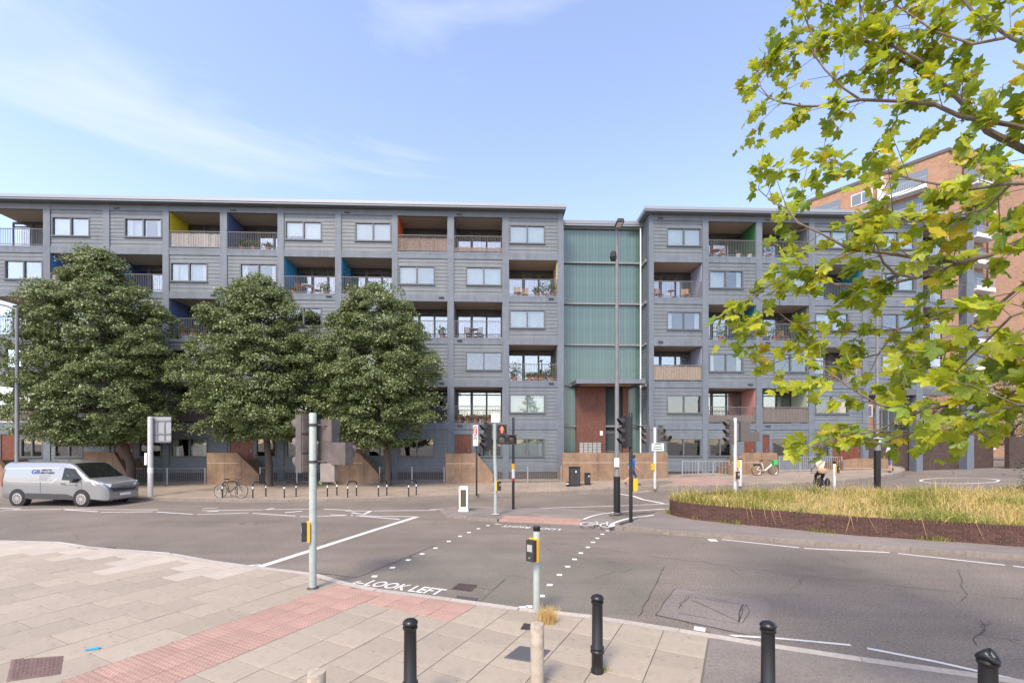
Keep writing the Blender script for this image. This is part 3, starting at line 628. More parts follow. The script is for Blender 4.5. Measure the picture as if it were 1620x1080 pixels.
def boards(mb, s0, s1, z0, z1, hole=None, hb=0.226):
    """lap boards, each tilted, lower edge proud; split round a window hole (s0,s1,z0,z1)"""
    def board(a, b, za, zb):
        if b-a < 0.03 or zb-za < 0.02: return
        mb.add([(a, 0.042, za), (b, 0.042, za), (b, 0.062, zb-0.007), (a, 0.062, zb-0.007), (a, 0.11, za), (b, 0.11, za), (b, 0.11, zb-0.007), (a, 0.11, zb-0.007)],
               [(0, 1, 2, 3), (0, 4, 5, 1), (0, 3, 7, 4), (1, 5, 6, 2), (3, 2, 6, 7)])
    n = max(1, round((z1-z0)/hb)); h = (z1-z0)/n
    for i in range(n):
        za, zb = z0+i*h, z0+(i+1)*h
        if hole and zb > hole[2]+0.01 and za < hole[3]-0.01:
            if za < hole[2]: board(s0, s1, za, hole[2])
            if zb > hole[3]: board(s0, s1, hole[3], zb)
            a_, b_ = max(za, hole[2]), min(zb, hole[3]); board(s0, hole[0], a_, b_); board(hole[1], s1, a_, b_)
        else: board(s0, s1, za, zb)
def window(s0, s1, z0, z1, style, d=0.06, split=0.5):
    mb = MB(); fw = 0.075
    for a, b, c_, e in ((s0, s1, z0, z0+fw), (s0, s1, z1-fw, z1), (s0, s0+fw, z0+fw, z1-fw), (s1-fw, s1, z0+fw, z1-fw)): mb.box(a, b, d-0.035, d+0.16, c_, e)
    mid = s0+(s1-s0)*split; mb.box(mid-0.045, mid+0.045, d-0.02, d+0.14, z0+fw, z1-fw)
    mb.box(s0-0.02, s1+0.02, d-0.075, d-0.03, z0-0.03, z0+0.015)
    w = mb.build('window', mid_frame, ab)
    for i, (a, b) in enumerate(((s0+fw, mid-0.045), (mid+0.045, s1-fw))):
        m2 = MB(); m2.box(a, b, d+0.05, d+0.056, z0+fw, z1-fw); pn = m2.build('pane', glass_w, w)
        if style == 'open' :     # tilted vents
            pn.rotation_euler = (0, 0, 0)
        kind = style if style in ('dark', 'half') else 'blind'
        if kind == 'blind':
            m3 = MB(); drop = random.choice((0, 0, 0.0, 0.25)) ; m3.box(a-0.03, b+0.03, d+0.165, d+0.172, z0+fw+drop*(1 if random.random() < .3 else 0), z1-0.02); m3.build('blind', blind_m if random.random() < 0.7 else curtain_m, w)
        elif kind == 'half':
            m3 = MB(); wq = (b-a)*0.3; c0 = a if i == 0 else b-wq; m3.box(c0, c0+wq, d+0.165, d+0.18, z0+fw, z1-0.02); m3.build('curtain', curtain_m, w)
            m3 = MB(); m3.box(a-0.03, b+0.03, d+0.3, d+0.31, z0, z1-0.02); m3.build('blind', blind_m, w) if random.random() < 0.6 else None
    return w
def railing(par, s0, s1, z, d=0.06, h=1.09, m=rail_m, pitch=0.105, name='railing'):
    mb = MB(); mb.box(s0, s1, d-0.025, d+0.025, z+h-0.04, z+h); mb.box(s0, s1, d-0.02, d+0.02, z+0.07, z+0.11)
    n = int((s1-s0)/pitch)
    for i in range(n+1):
        x = s0+0.02+(s1-s0-0.04)*i/n; mb.box(x-0.009, x+0.009, d-0.009, d+0.009, z+0.11, z+h-0.04)
    for x in (s0+0.02, s1-0.02): mb.box(x-0.022, x+0.022, d-0.022, d+0.022, z, z+h)
    return mb.build(name, m, par)
def screen(par, s0, s1, z, h, m, d=0.10):
    mb = MB(); x = s0+0.03; 
    while x < s1-0.05:
        w = random.uniform(0.035, 0.07); mb.box(x, x+w-0.008, d+random.uniform(-.006, .006), d+0.02, z+0.05, z+0.05+h+random.uniform(-.04, .02)); x += w
    return tag(mb.build('reed_screen', m, par), kind='stuff')
def balcony(s0, s1, n, wall_l=None, wall_r=None, scr=None, scr_h=0.95, open_side=None, npan=3, glz0=None, glz1=None):
    z = LV[n]; mb = MB(); mb.box(s0-(0.0), s1+0.0, 0.012, BD+0.5, z-0.12, z-0.0)
    b = mb.build('balcony', frame_grey, ab)
    mb = MB(); mb.box(s0, s1, 0.14, BD+0.48, z+OPEN+0.01, z+OPEN+0.03); mb.build('soffit', soffit_m, b)
    railing(b, s0, s1, z)
    if scr: screen(b, s0, s1, z, scr_h, scr)
    if open_side != 'l':
        mb = MB(); mb.box(s0-0.15, s0+0.03, 0.13, BD+0.1, z, z+OPEN+0.01); mb.build('side_wall', wall_l or wallc['grey'], b)
    if open_side != 'r':
        mb = MB(); mb.box(s1-0.03, s1+0.15, 0.13, BD+0.1, z, z+OPEN+0.01); mb.build('side_wall', wall_r or wallc['grey'], b)
    a, c = (glz0 if glz0 is not None else s0+0.03), (glz1 if glz1 is not None else s1-0.03); mb = MB()
    edges = [a+(c-a)*i/npan for i in range(npan+1)]
    mb.box(a, c, BD, BD+0.09, z, z+0.1); mb.box(a, c, BD, BD+0.09, z+OPEN-0.14, z+OPEN); mb.box(a, c, BD+0.0, BD+0.08, z+1.95, z+2.02)
    for i, e in enumerate(edges): w = 0.06 if i not in (1,) else 0.09; mb.box(max(a, e-w), min(c, e+w), BD-0.01, BD+0.085, z+0.1, z+OPEN-0.14)
    mb.build('glazing_frame', dark_frame, b)
    for e0, e1 in zip(edges[:-1], edges[1:]):
        mb = MB(); mb.box(e0+0.05, e1-0.05, BD+0.035, BD+0.041, z+0.1, z+OPEN-0.14); mb.build('pane', glass_b, b)
        if random.random() < 0.30:
            mb = MB(); q = e0+0.05; wv = 0
            while q < e0+0.05+(e1-e0)*random.choice((0.35, 0.6, 0.9)) and q < e1-0.1: mb.box(q, q+0.07, BD+0.2+0.03*(wv % 2), BD+0.23+0.03*(wv % 2), z+0.1, z+OPEN-0.15); q += 0.07; wv += 1
            if mb.v: mb.build('curtain', curtain_m, b)
    return b
def cell_window(s0, s1, n, align, style='blind', zlo=None, door=None):
    z = LV[n]; zb = z if zlo is None else zlo; ztop = z+2.75-BAND; wz0, wz1 = z+0.63, z+1.86
    ww = 2.32 if (s1-s0) > 2.5 else (s1-s0)*0.74
    w0, w1 = (s0+0.05, s0+0.05+ww) if align == 'l' else (s1-0.05-ww, s1-0.05)
    mb = MB(); boards(mb, s0, s1, zb, ztop, (w0, w1, wz0, wz1)); mb.build('cladding', clad, ab)
    window(w0, w1, wz0, wz1, style)
LC = [(-30, -21), (68, 79), (163, 173), (257, 267), (348, 359), (439, 449), (530, 540), (620, 629), (708, 718), (795, 805), (882, 891)]
RC = [(1026.7, 1034.5), (1111.5, 1121), (1196.5, 1206), (1280, 1289), (1365, 1374), (1450, 1460), (1530, 1541)]
z_foot = 0.25
def column(px0, px1, z0, z1, dd=0.55):
    mb = MB(); a, b = s_of(px0), s_of(px1); mb.box(a, b, 0.0, dd, z0, z1)
    mb.build('column', frame_grey, ab)
for c in LC: column(c[0], c[1], 0.2, TOP)
for i, c in enumerate(RC): column(c[0], c[1], 0.6 if i < 5 else 0.8, TOP)
colsL = {('F5', 3): 'yellow', (5, 3): 'yellow', (5, 4): 'navy', (5, 7): 'orange', (4, 1): 'blue', (4, 2): 'blue', (4, 5): 'sky', (4, 6): 'sky', (3, 3): 'navy', (3, 4): 'grey', (5, 0): 'grey', (1, 0): 'cream', (2, 5): 'teal', (1, 7): 'cream'}
scrL = {(5, 3): (reed_pale, 0.92), (5, 7): (reed_brown, 0.85), (5, 8): (reed_brown, 0.32), (4, 1): (reed_pale, 0.95), (1, 0): (reed_dark, 0.98), (1, 3): (reed_dark, 0.9)}
CORE_L = s_of(20, BD); CORE_R = s_of(1493, BD)
for i in range(10):
    s0, s1 = s_of(LC[i][1]), s_of(LC[i+1][0]); p = (i+1)//2
    for n in range(6):
        z = LV[n]
        mb = MB(); mb.box(s0, s1, 0.02, 0.16, z-BAND+0.0, z); mb.build('slab_band', frame_grey, ab)
        bal = n > 0 and ((p % 2 == 0) if n % 2 else (p % 2 == 1))
        if bal:
            wl = wallc[colsL.get((n, i), 'grey')]; wr = wallc['cream'] if i == 9 and n == 4 else None; sc = scrL.get((n, i))
            balcony(s0, s1, n, wl, wr, sc[0] if sc else None, sc[1] if sc else 0, 'l' if i == 0 else None, glz0=CORE_L+0.05 if i == 0 else None)
        elif n > 0:
            st = 'blind' if random.random() < 0.8 else 'half'
            if (n, i) in ((3, 5), (2, 3), (2, 0), (2, 8)): st = 'dark'
            if (n, i) in ((3, 9), (4, 4), (4, 3)): st = 'half'
            cell_window(s0, s1, n, 'l' if (i % 2 == 1) else 'r', st)
RCOL = {(5, 1): 'green', (4, 0): 'lilac', (4, 3): 'teal', (3, 1): 'teal', (3, 2): 'grey', (2, 0): 'lilac', (2, 3): 'white', (1, 1): 'pink', (1, 2): 'pale'}
RSCR = {(2, 0): (reed_tan, 0.98), (1, 1): (reed_dark, 0.5), (1, 2): (reed_dark, 0.98), (2, 5): (reed_dark, 0.95)}
for i in range(6):
    s0, s1 = s_of(RC[i][1]), s_of(RC[i+1][0])
    for n in range(6):
        if i >= 4 and n < 2: continue
        z = LV[n]; mb = MB(); mb.box(s0, s1, 0.02, 0.16, z-BAND, z); mb.build('slab_band', frame_grey, ab)
        bal = n > 0 and (i == 5 or (i < 4 and ((i in (1, 2)) if n % 2 else (i in (0, 3)))))
        if bal:
            sc = RSCR.get((n, i)); balcony(s0, s1, n, None, wallc[RCOL.get((n, i), 'grey')], sc[0] if sc else None, sc[1] if sc else 0, 'r' if i == 5 else None, glz1=CORE_R-0.05 if i == 5 else None)
        elif n > 0:
            st = 'dark' if (n, i) in ((1, 0), (3, 4), (1, 3), (2, 2)) else ('half' if (n, i) in ((4, 1), (3, 0), (2, 1)) else 'blind')
            cell_window(s0, s1, n, 'r' if i in (0, 2, 4) else 'l', st)
# top band, roof, core mass
for (a, b) in ((s_of(LC[0][0]), s_of(LC[-1][1])), (s_of(RC[0][0]), s_of(RC[-1][1]))):
    mb = MB(); mb.box(a+0.01, b-0.01, 0.018, 0.17, LV[5]+OPEN, TOP-0.02); mb.build('top_band', clad, ab)
    mb = MB(); mb.box(a-0.35, b+(0.12 if b < 10 else 0.5), -0.42, 9.3, TOP, TOP+0.10); r = mb.build('roof', roof_m, ab)
    mb = MB(); mb.box(a-0.38, b+(0.15 if b < 10 else 0.53), -0.46, 9.34, TOP+0.102, TOP+0.29); mb.build('roof_edge', mat('roof_trim_%d' % (b > 10), (0.30, 0.31, 0.325), 0.4, metal=0.3), r)
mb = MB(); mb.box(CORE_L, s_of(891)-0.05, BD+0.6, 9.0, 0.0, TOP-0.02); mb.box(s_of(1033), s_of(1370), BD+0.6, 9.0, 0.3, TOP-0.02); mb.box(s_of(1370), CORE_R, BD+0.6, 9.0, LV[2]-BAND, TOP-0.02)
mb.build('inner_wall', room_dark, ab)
mb = MB()
for (a, b, lo) in ((CORE_L+0.01, s_of(891)-0.06, 0), (s_of(1033)+0.02, s_of(1370)-0.01, 0), (s_of(1370), CORE_R-0.01, 2)):
    for n in range(lo, 6): mb.box(a, b, 0.17, BD+0.61, LV[n]-0.33, LV[n]-0.125)
mb.build('floor_slab', frame_grey, ab)
# end wall returns (right wing left side, boarded)
mb = MB(); sA = s_of(1026.7)
nb = int((TOP-1.0)/0.226)
for k in range(nb):
    z0_, z1_ = 1.0+0.226*k, 1.0+0.226*(k+1)
    mb.add([(sA-0.03, 0.5, z0_), (sA-0.03, 2.0, z0_), (sA-0.005, 2.0, z1_), (sA-0.005, 0.5, z1_)], [(0, 1, 2, 3)]); mb.add([(sA-0.03, 0.5, z0_), (sA-0.03, 2.0, z0_), (sA+0.03, 2.0, z0_), (sA+0.03, 0.5, z0_)], [(0, 3, 2, 1)])
mb.build('side_cladding', clad, ab)
for n in range(1, 6):
    mb = MB(); mb.box(sA-0.12, sA-0.035, 0.35, 2.0, LV[n]-0.30, LV[n]-0.12); mb.build('side_rail', roof_m, ab)
# ground storey: doors and windows
def door(s0, s1, z0, z1, d=0.10):
    mb = MB(); n = 5; w = (s1-s0)/n
    for i in range(n): mb.box(s0+i*w+0.004, s0+(i+1)*w-0.004, d, d+0.05, z0, z1)
    dr = mb.build('door', door_m, ab); mb = MB(); mb.cyl(s1-0.15, d-0.02, (z0+z1)/2-0.12, (z0+z1)/2+0.05, 0.018, 8); mb.build('handle', steel_m, dr)
    mb = MB(); mb.box(s0-0.06, s0, d-0.04, d+0.12, z0, z1+0.06); mb.box(s1, s1+0.06, d-0.04, d+0.12, z0, z1+0.06); mb.box(s0, s1, d-0.04, d+0.12, z1, z1+0.06); mb.build('door_frame', mid_frame, dr)
def ground_cell(s0, s1, doors, win, style='dark'):
    """doors / win given as local s ranges"""
    z = LV[0]; zt = z+2.75-BAND; dt = z+2.02; cuts = sorted(doors + win); mb = MB()
    if not cuts: boards(mb, s0, s1, z, zt)
    x = s0
    for a, b in cuts:
        boards(mb, x, a, z, zt)
        if (a, b) in doors: boards(mb, a, b, dt, zt)
        else: boards(mb, a, b, z, z+0.55); boards(mb, a, b, z+1.75, zt)
        x = b
    if cuts: boards(mb, x, s1, z, zt)
    mb.box(s0, s1, 0.112, 0.118, z+1.8, zt); mb.build('cladding', clad, ab)
    for a, b in doors: door(a+0.06, b-0.06, z, dt-0.06)
    for a, b in win: window(a, b, z+0.55, z+1.75, style)
gl = {0: ([(-2, 27)], [(31, 67)]), 1: ([], [(85, 130)]), 2: ([(178, 212)], [(218, 255)]), 3: ([], [(269, 328)]), 4: ([(362, 401)], [(404, 437)]), 5: ([], [(452, 508)]), 6: ([(543, 580)], [(582, 618)]), 7: ([], [(631, 687)]), 8: ([(718, 747)], [(755, 794)]), 9: ([], [(806, 862)])}
for i, (ds, ws) in gl.items():
    ground_cell(s_of(LC[i][1]), s_of(LC[i+1][0]), [(s_of(a), s_of(b)) for a, b in ds], [(s_of(a), s_of(b)) for a, b in ws], 'half' if i in (3, 9) else 'dark')
gr = {0: ([], [(1054, 1110)]), 1: ([(1177, 1196)], [(1122, 1158)]), 2: ([(1206, 1219)], [(1222, 1278)]), 3: ([(1317, 1364)], [(1290, 1313)])}
for i, (ds, ws) in gr.items():
    ground_cell(s_of(RC[i][1]), s_of(RC[i+1][0]), [(s_of(a), s_of(b)) for a, b in ds], [(s_of(a), s_of(b)) for a, b in ws], 'dark')
# dark plinth below the ground storey
mb = MB(); mb.box(s_of(-30), s_of(886), 0.05, 0.4, 0.0, LV[0]-BAND+0.02); mb.box(s_of(1034), s_of(1370), 0.05, 0.4, 0.3, LV[0]-BAND+0.02); mb.build('plinth', mat('dark_plinth', (0.07, 0.062, 0.058), 0.9, ns=4, na=0.2), ab)
# small wall lamps under the slab bands
for i, px in enumerate((152, 184, 338, 369, 520, 549, 698, 727, 872, 1045, 1187, 1215)):
    for n in (5, 4, 3, 2, 1):
        if (i+n) % 2 == 0:
            mb = MB(); s_ = s_of(px); zz = LV[n]-0.17 if n < 5 else TOP-0.25; mb.box(s_-0.16, s_+0.16, -0.06, 0.03, zz-0.035, zz+0.035); mb.build('wall_lamp', dark_frame, ab)
# ---- glazed stair core
chan = mat('channel_glass', (0.086, 0.145, 0.128), 0.2, ns=0.35, na=0.30, coat=0.4, rand=0.07, spec=0.6)
GD = 1.5; a, b = s_of(893, GD), s_of(1013, GD); RZ = [1.0, 3.93, 6.70, 9.47, 12.28, 15.08, 17.45]
pl_me = {}
npl = 24; w = (b-a)/npl
for k in range(6):
    za, zb = RZ[k]+0.07, RZ[k+1]-0.07
    for i in range(npl):
        x = a+i*w; xm = x+w/2
        if k < 2 and s_of(912, GD) < xm < s_of(994, GD): continue
        key = round(zb-za, 2)
        if key not in pl_me:
            mb = MB(); mb.box(-w/2+0.006, w/2-0.006, 0, 0.05, 0, zb-za); pl_me[key] = mb.mesh('glass_plank', chan)
        o = new_obj('glass_plank', pl_me[key], ab); o.location = (xm, GD+random.uniform(-.003, .003), za)
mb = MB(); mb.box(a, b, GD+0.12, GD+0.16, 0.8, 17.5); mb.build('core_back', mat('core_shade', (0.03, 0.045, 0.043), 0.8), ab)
for z in RZ[1:]:
    mb = MB(); mb.box(a-0.12, b+0.05, GD-0.16, GD+0.06, z-0.055, z+0.055); mb.box(a-0.12, a, GD-0.3, GD-0.16, z-0.12, z+0.1); mb.build('core_rail', mat('core_rail_m', (0.20, 0.20, 0.20), 0.5) if z == RZ[1] else bpy.data.materials['core_rail_m'], ab)
mb = MB(); mb.box(a-0.3, b+0.3, GD-0.35, 9.0, 17.5, 17.62); mb.box(a-0.3, b+0.3, GD-0.38, GD-0.3, 17.62, 17.85); mb.build('core_roof', roof_m, ab)
for px in (891.5, 1014.5):
    mb = MB(); s_ = s_of(px, 1.2); mb.tube([(s_, 1.2, 1.0), (s_, 1.2, 17.4)], 0.05, 8); mb.build('downpipe', white_m, ab)
# entrance box, canopy, letterboxes
e0, e1, m0, m1 = s_of(912, GD), s_of(994, GD), s_of(958, GD), s_of(985, GD); ze = 6.62
mb = MB()
def brickrows(mb, x0, x1, d, z0, z1, h=0.075):
    n = int((z1-z0)/h)
    for i in range(n): mb.box(x0, x1, d+(0.0 if i % 2 else 0.004), d+0.12, z0+i*h+0.006, z0+(i+1)*h)
    mb.box(x0, x1, d+0.012, d+0.11, z0, z1)
brickrows(mb, e0, m0, GD-0.25, 1.0, ze); brickrows(mb, m1, e1, GD-0.25, 1.0, ze); mb.build('entrance_wall', brickwood, ab)
mb = MB(); mb.box(m0, m1, GD+0.3, GD+0.36, 1.0, ze); eb = mb.build('entrance_recess', mat('dark_slate', (0.03, 0.034, 0.036), 0.5), ab)
for i in range(12):
    mb = MB(); mb.box(m0+0.02, m1-0.02, GD+0.18, GD+0.24, 3.75+i*0.22, 3.9+i*0.22); mb.build('louvre', mat('louvre_m', (0.09, 0.095, 0.095), 0.5) if i == 0 else bpy.data.materials['louvre_m'], eb)
mb = MB(); mb.box(m0, m1, GD+0.1, GD+0.2, 3.45, 3.62); mb.box(m0, m0+0.08, GD+0.1, GD+0.2, 1.2, 3.45); mb.box(m1-0.08, m1, GD+0.1, GD+0.2, 1.2, 3.45); mb.box(m0+0.08, m1-0.08, GD+0.1, GD+0.2, 2.15, 2.25); ed = mb.build('entrance_door', mid_frame, ab)
mb = MB(); mb.box(m0+0.08, m1-0.08, GD+0.16, GD+0.165, 1.2, 3.45); mb.build('pane', glass_b, ed)
mb = MB(); c0, c1 = s_of(912, -0.2), s_of(1020, -0.2); mb.prism([(c0, -0.1), (c1, -0.35), (c1, GD), (e0-0.3, GD)], ze+0.02, ze+0.30); cn = mb.build('canopy', frame_grey, ab)
mb = MB(); mb.box(e0+0.2, e1, 0.2, GD-0.3, ze+0.0, ze+0.018); mb.build('canopy_soffit', soffit_m, cn)
mb = MB(); lb0, lb1 = s_of(917, 1.2), s_of(952, 1.2); mb.box(lb0, lb1, GD-0.36, GD-0.25, 2.06, 2.84); lb = mb.build('letterbox_bank', mat('letterbox_frame', (0.10, 0.085, 0.07), 0.6), ab)
lm = mat('letterbox_silver', (0.50, 0.49, 0.45), 0.4, metal=0.5, rand=0.1)
for i in range(5):
    for j in range(7):
        mb = MB(); wx = (lb1-lb0)/5; mb.box(lb0+i*wx+0.03, lb0+(i+1)*wx-0.03, GD-0.38, GD-0.358, 2.10+j*0.104, 2.10+j*0.104+0.07); mb.build('letterbox', lm, lb)
mb = MB(); s_ = s_of(952.5, 1.2); mb.box(s_-0.09, s_+0.09, GD-0.275, GD-0.252, 3.3, 3.6); mb.build('notice', white_m, ab)
# undercroft at the right end
brk_dark = mat('dark_brown_brick', (0.060, 0.042, 0.036), 0.85, ns=7, na=0.3)
def bricktex(m, s=1.0, mort=(0.12, 0.1, 0.09)):
    t = m.node_tree; N = t.nodes; K = t.links.new; p = N['Principled BSDF']; src = p.inputs['Base Color'].links[0].from_socket if p.inputs['Base Color'].links else None
    co = N.new('ShaderNodeTexCoord'); mp2 = N.new('ShaderNodeMapping'); mp2.inputs['Rotation'].default_value = (math.radians(90), 0, 0); K(co.outputs['Object'], mp2.inputs[0])
    br = N.new('ShaderNodeTexBrick'); br.inputs['Scale'].default_value = s; br.inputs['Brick Width'].default_value = 0.225; br.inputs['Row Height'].default_value = 0.075; br.inputs['Mortar Size'].default_value = 0.008
    br.inputs['Color1'].default_value = (1.15, 1.1, 1.1, 1); br.inputs['Color2'].default_value = (0.8, 0.8, 0.8, 1); br.inputs['Mortar'].default_value = tuple(x/max(0.01, 0.1) for x in mort) + (1,); K(mp2.outputs[0], br.inputs['Vector'])
    mu = N.new('ShaderNodeMixRGB'); mu.blend_type = 'MULTIPLY'; mu.inputs[0].default_value = 1; K(src, mu.inputs[1]); K(br.outputs['Color'], mu.inputs[2]); K(mu.outputs[0], p.inputs['Base Color']); return m
bricktex(brk_dark)
mb = MB(); mb.box(s_of(1374), s_of(1541), 0.3, 8.9, LV[2]-BAND-0.1, LV[2]-BAND+0.0); mb.build('undercroft_soffit', soffit_m, ab)
mb = MB(); mb.box(s_of(1374), s_of(1541), 0.01, 0.3, LV[2]-BAND-0.42, LV[2]-BAND-0.002); mb.build('undercroft_beam', mid_frame, ab)
mb = MB(); mb.box(s_of(1372), s_of(1385), 5.0, 5.3, 1.0, 5.9); mb.box(s_of(1395), s_of(1470), 8.0, 8.2, 1.0, 6.3); mb.build('undercroft_wall', brk_dark, ab)
mb = MB(); mb.box(s_of(1388, 6), s_of(1418, 6), 6.0, 6.12, 3.0, 5.6); uw = mb.build('undercroft_window', white_m, ab)
for i in range(3):
    x0 = s_of(1388, 6)+0.12+i*0.55; mb = MB(); mb.box(x0, x0+0.4, 5.97, 5.995, 3.2, 5.4); mb.build('pane', mat('under_glass', (0.10, 0.13, 0.15), 0.15) if i == 0 else bpy.data.materials['under_glass'], uw)
# ---- sandy stair walls with sloping tops, railings, steps
def stair_wall(px0, px1, slope_px, side, ztop_px, depth=-1.9, label='', foot=0.55):
    a, b = s_of(px0, depth), s_of(px1, depth); sl = abs(s_of(slope_px, depth)-(b if side == 'r' else a)); yy = bw((a+b)/2, depth).y
    zg = zpave(bw((a+b)/2, depth).x, yy); zt = H-(ztop_px-HY)/F*yy; zl = zg+0.55
    if side == 'r': poly = [(a, zg-0.4), (b, zg-0.4), (b, zl), (b-sl, zt), (a, zt)]
    elif side == 'l': poly = [(a, zg-0.4), (b, zg-0.4), (b, zt), (a+sl, zt), (a, zl)]
    else: poly = [(a, zg-0.4), (b, zg-0.4), (b, zt), (a, zt)]
    t = thing('stair_wall', label, 'wall', bw(0, 0), TH)
    mb = MB(); mb.xprism(poly, depth, depth+0.25); w_ = mb.build('wall_panel', stair_conc, t)
    mb = MB(); mb.box(a+0.05, a+(b-a)*0.62 if side != 'f' else b-0.05, depth-0.012, depth+0.0, zt-0.62, zt-0.585); mb.build('string_course', mat('pale_joint_%d' % int(px0), (0.42, 0.36, 0.29), 0.9), w_)
    for k in (1, 2):
        mb = MB(); x_ = a+(b-a)*k/3; mb.box(x_-0.008, x_+0.008, depth-0.004, depth+0.004, zg-0.1, min(zt, zt-(x_-(b-sl))*(zt-zl)/sl if side == 'r' and x_ > b-sl else zt, zl+(x_-a)*(zt-zl)/sl if side == 'l' and x_ < a+sl else zt)-0.01); mb.build('panel_joint', soffit_m if False else room_dark, w_)
    mb = MB(); hs = zt-zl; m_ = 5
    for k in range(m_):
        x0 = (b-sl+sl*k/m_) if side == 'r' else (a+sl-sl*(k+1)/m_)
        if side != 'f': mb.box(x0, x0+sl/m_, depth+0.26, -0.05, zg-0.3, zt-hs*(k+1)/m_-0.15)
    if side == 'f': mb.box(a, b, depth+0.26, 1.2, zg-0.3, LV[0]-0.1)
    else:
        x0, x1 = (a, b-sl) if side == 'r' else (a+sl, b); mb.box(x0, x1, depth+0.26, 0.04, zg-0.3, LV[0]-0.03)
    mb.build('step', stair_conc, t)
    return t
stair_wall(-70, 12, -15, 'r', 716, label='sandy concrete stair wall at the far end, behind the silver van')
stair_wall(130, 200, 178, 'r', 715, label='sandy concrete stair wall beside the trunk of the largest street tree')
stair_wall(325, 408, 373, 'r', 716, label='sandy concrete stair wall behind the leaning bicycle')
stair_wall(528, 597, 566, 'r', 716, label='sandy concrete stair wall half hidden by grey signal backs')
stair_wall(703, 778, 752, 'r', 717, label='sandy concrete stair wall under the brown door behind the red-man signal')
stair_wall(888, 1055, 1055, 'f', 716, -1.7, label='long flat sandy concrete wall in front of the main entrance')
stair_wall(1154, 1228, 1179, 'l', 716, -1.7, label='sandy concrete stair wall behind the green and white hire bicycle')
stair_wall(1332, 1404, 1354, 'l', 725, -1.7, label='sandy concrete stair wall beside the tall black post')
def fence(px0, px1, depth, label, m=rail_m, h=0.98, pitch=0.11, post=2.0):
    a, b = s_of(px0, depth), s_of(px1, depth); c = bw((a+b)/2, depth); zg = zpave(c.x, c.y)-0.02
    t = thing('metal_railing', label, 'railing', bw(0, 0), TH); mb = MB(); n = max(1, round((b-a)/pitch))
    mb.box(a, b, depth-0.02, depth+0.02, zg+h-0.04, zg+h); mb.box(a, b, depth-0.015, depth+0.015, zg+0.08, zg+0.12)
    mb.build('rail', m, t); mb = MB()
    for i in range(1, n): x = a+(b-a)*i/n; mb.box(x-0.011, x+0.011, depth-0.011, depth+0.011, zg+0.12, zg+h-0.04)
    tag(mb.build('baluster', m, t), kind='stuff'); k = max(1, round((b-a)/post))
    for i in range(k+1):
        x = a+(b-a)*i/k; mb = MB(); mb.box(x-0.03, x+0.03, depth-0.03, depth+0.03, zg-0.1, zg+h+0.02); mb.build('post', galv, t)
for i, (p0, p1, l_) in enumerate(((15, 128, 'dark metal railing behind the silver van'), (203, 323, 'dark metal railing behind the back of the tall road sign'), (410, 526, 'dark metal railing behind the bike stands and middle tree trunk'), (599, 701, 'dark metal railing between two stair walls by the bare tree trunk'), (780, 886, 'dark metal railing beside the entrance wall, under grey windows'))):
    fence(p0, p1, -1.75, l_)
fence(1078, 1152, -1.5, 'light metal railing beside the long entrance wall', galv, 0.95, 0.22, 1.0); fence(1231, 1330, -1.5, 'light metal railing behind the cyclist', galv, 0.95, 0.13, 1.6)
# dark brick wall beyond the right end
t = thing('brick_wall', 'dark brown brick wall at the foot of the flats beyond the undercroft', 'wall', (0, 0, 0))
mb = MB(); zz = lambda x: zroad(x, 30)
mb.box(24.3, 33.0, 31.2, 31.5, 0.4, 3.55); mb.build('wall_panel', brk_dark, t)
mb = MB(); mb.box(24.25, 33.05, 31.15, 31.55, 3.552, 3.66); mb.build('coping', mat('dark_coping', (0.08, 0.07, 0.065), 0.8), t)
mb = MB(); mb.box(33.0, 50.0, 30.2, 30.5, 0.4, 3.2); mb.build('wall_panel', brk_dark, t)
# brick tower block behind
brk = bricktex(mat('orange_brick', (0.37, 0.225, 0.145), 0.85, ns=0.8, na=0.12, rand=0.0), 1.0, (0.085, 0.075, 0.065))
C = Vector((46.0, 48.0)); dl = Vector((-0.62, 0.785)); dl.normalize(); ang = math.atan2(dl.y, dl.x)
tb = thing('brick_tower_block', 'orange brick tower block with white balconies rising behind the plane leaves', 'building', (C.x, C.y, 0), ang)
ev = Vector((0.956, 0.294)); ca_, sa_ = math.cos(-ang), math.sin(-ang); el = Vector((ev.x*ca_-ev.y*sa_, ev.x*sa_+ev.y*ca_)); er = math.atan2(el.y, el.x)
fp = ccw([(0, 0), (60, 0), (60, -14), (el.x*30+8, el.y*30-4), (el.x*30, el.y*30)])
mb = MB(); mb.prism(fp, 0.5, 33.5); mb.build('wall', brk, tb)
mb = MB(); mb.prism([(x*1.004-0.1, y*1.004+0.1) for x, y in fp], 33.5, 33.85); mb.build('roof', mat('tower_roof', (0.10, 0.085, 0.08), 0.7), tb)
wp = mat('white_panel', (0.66, 0.66, 0.66), 0.6)
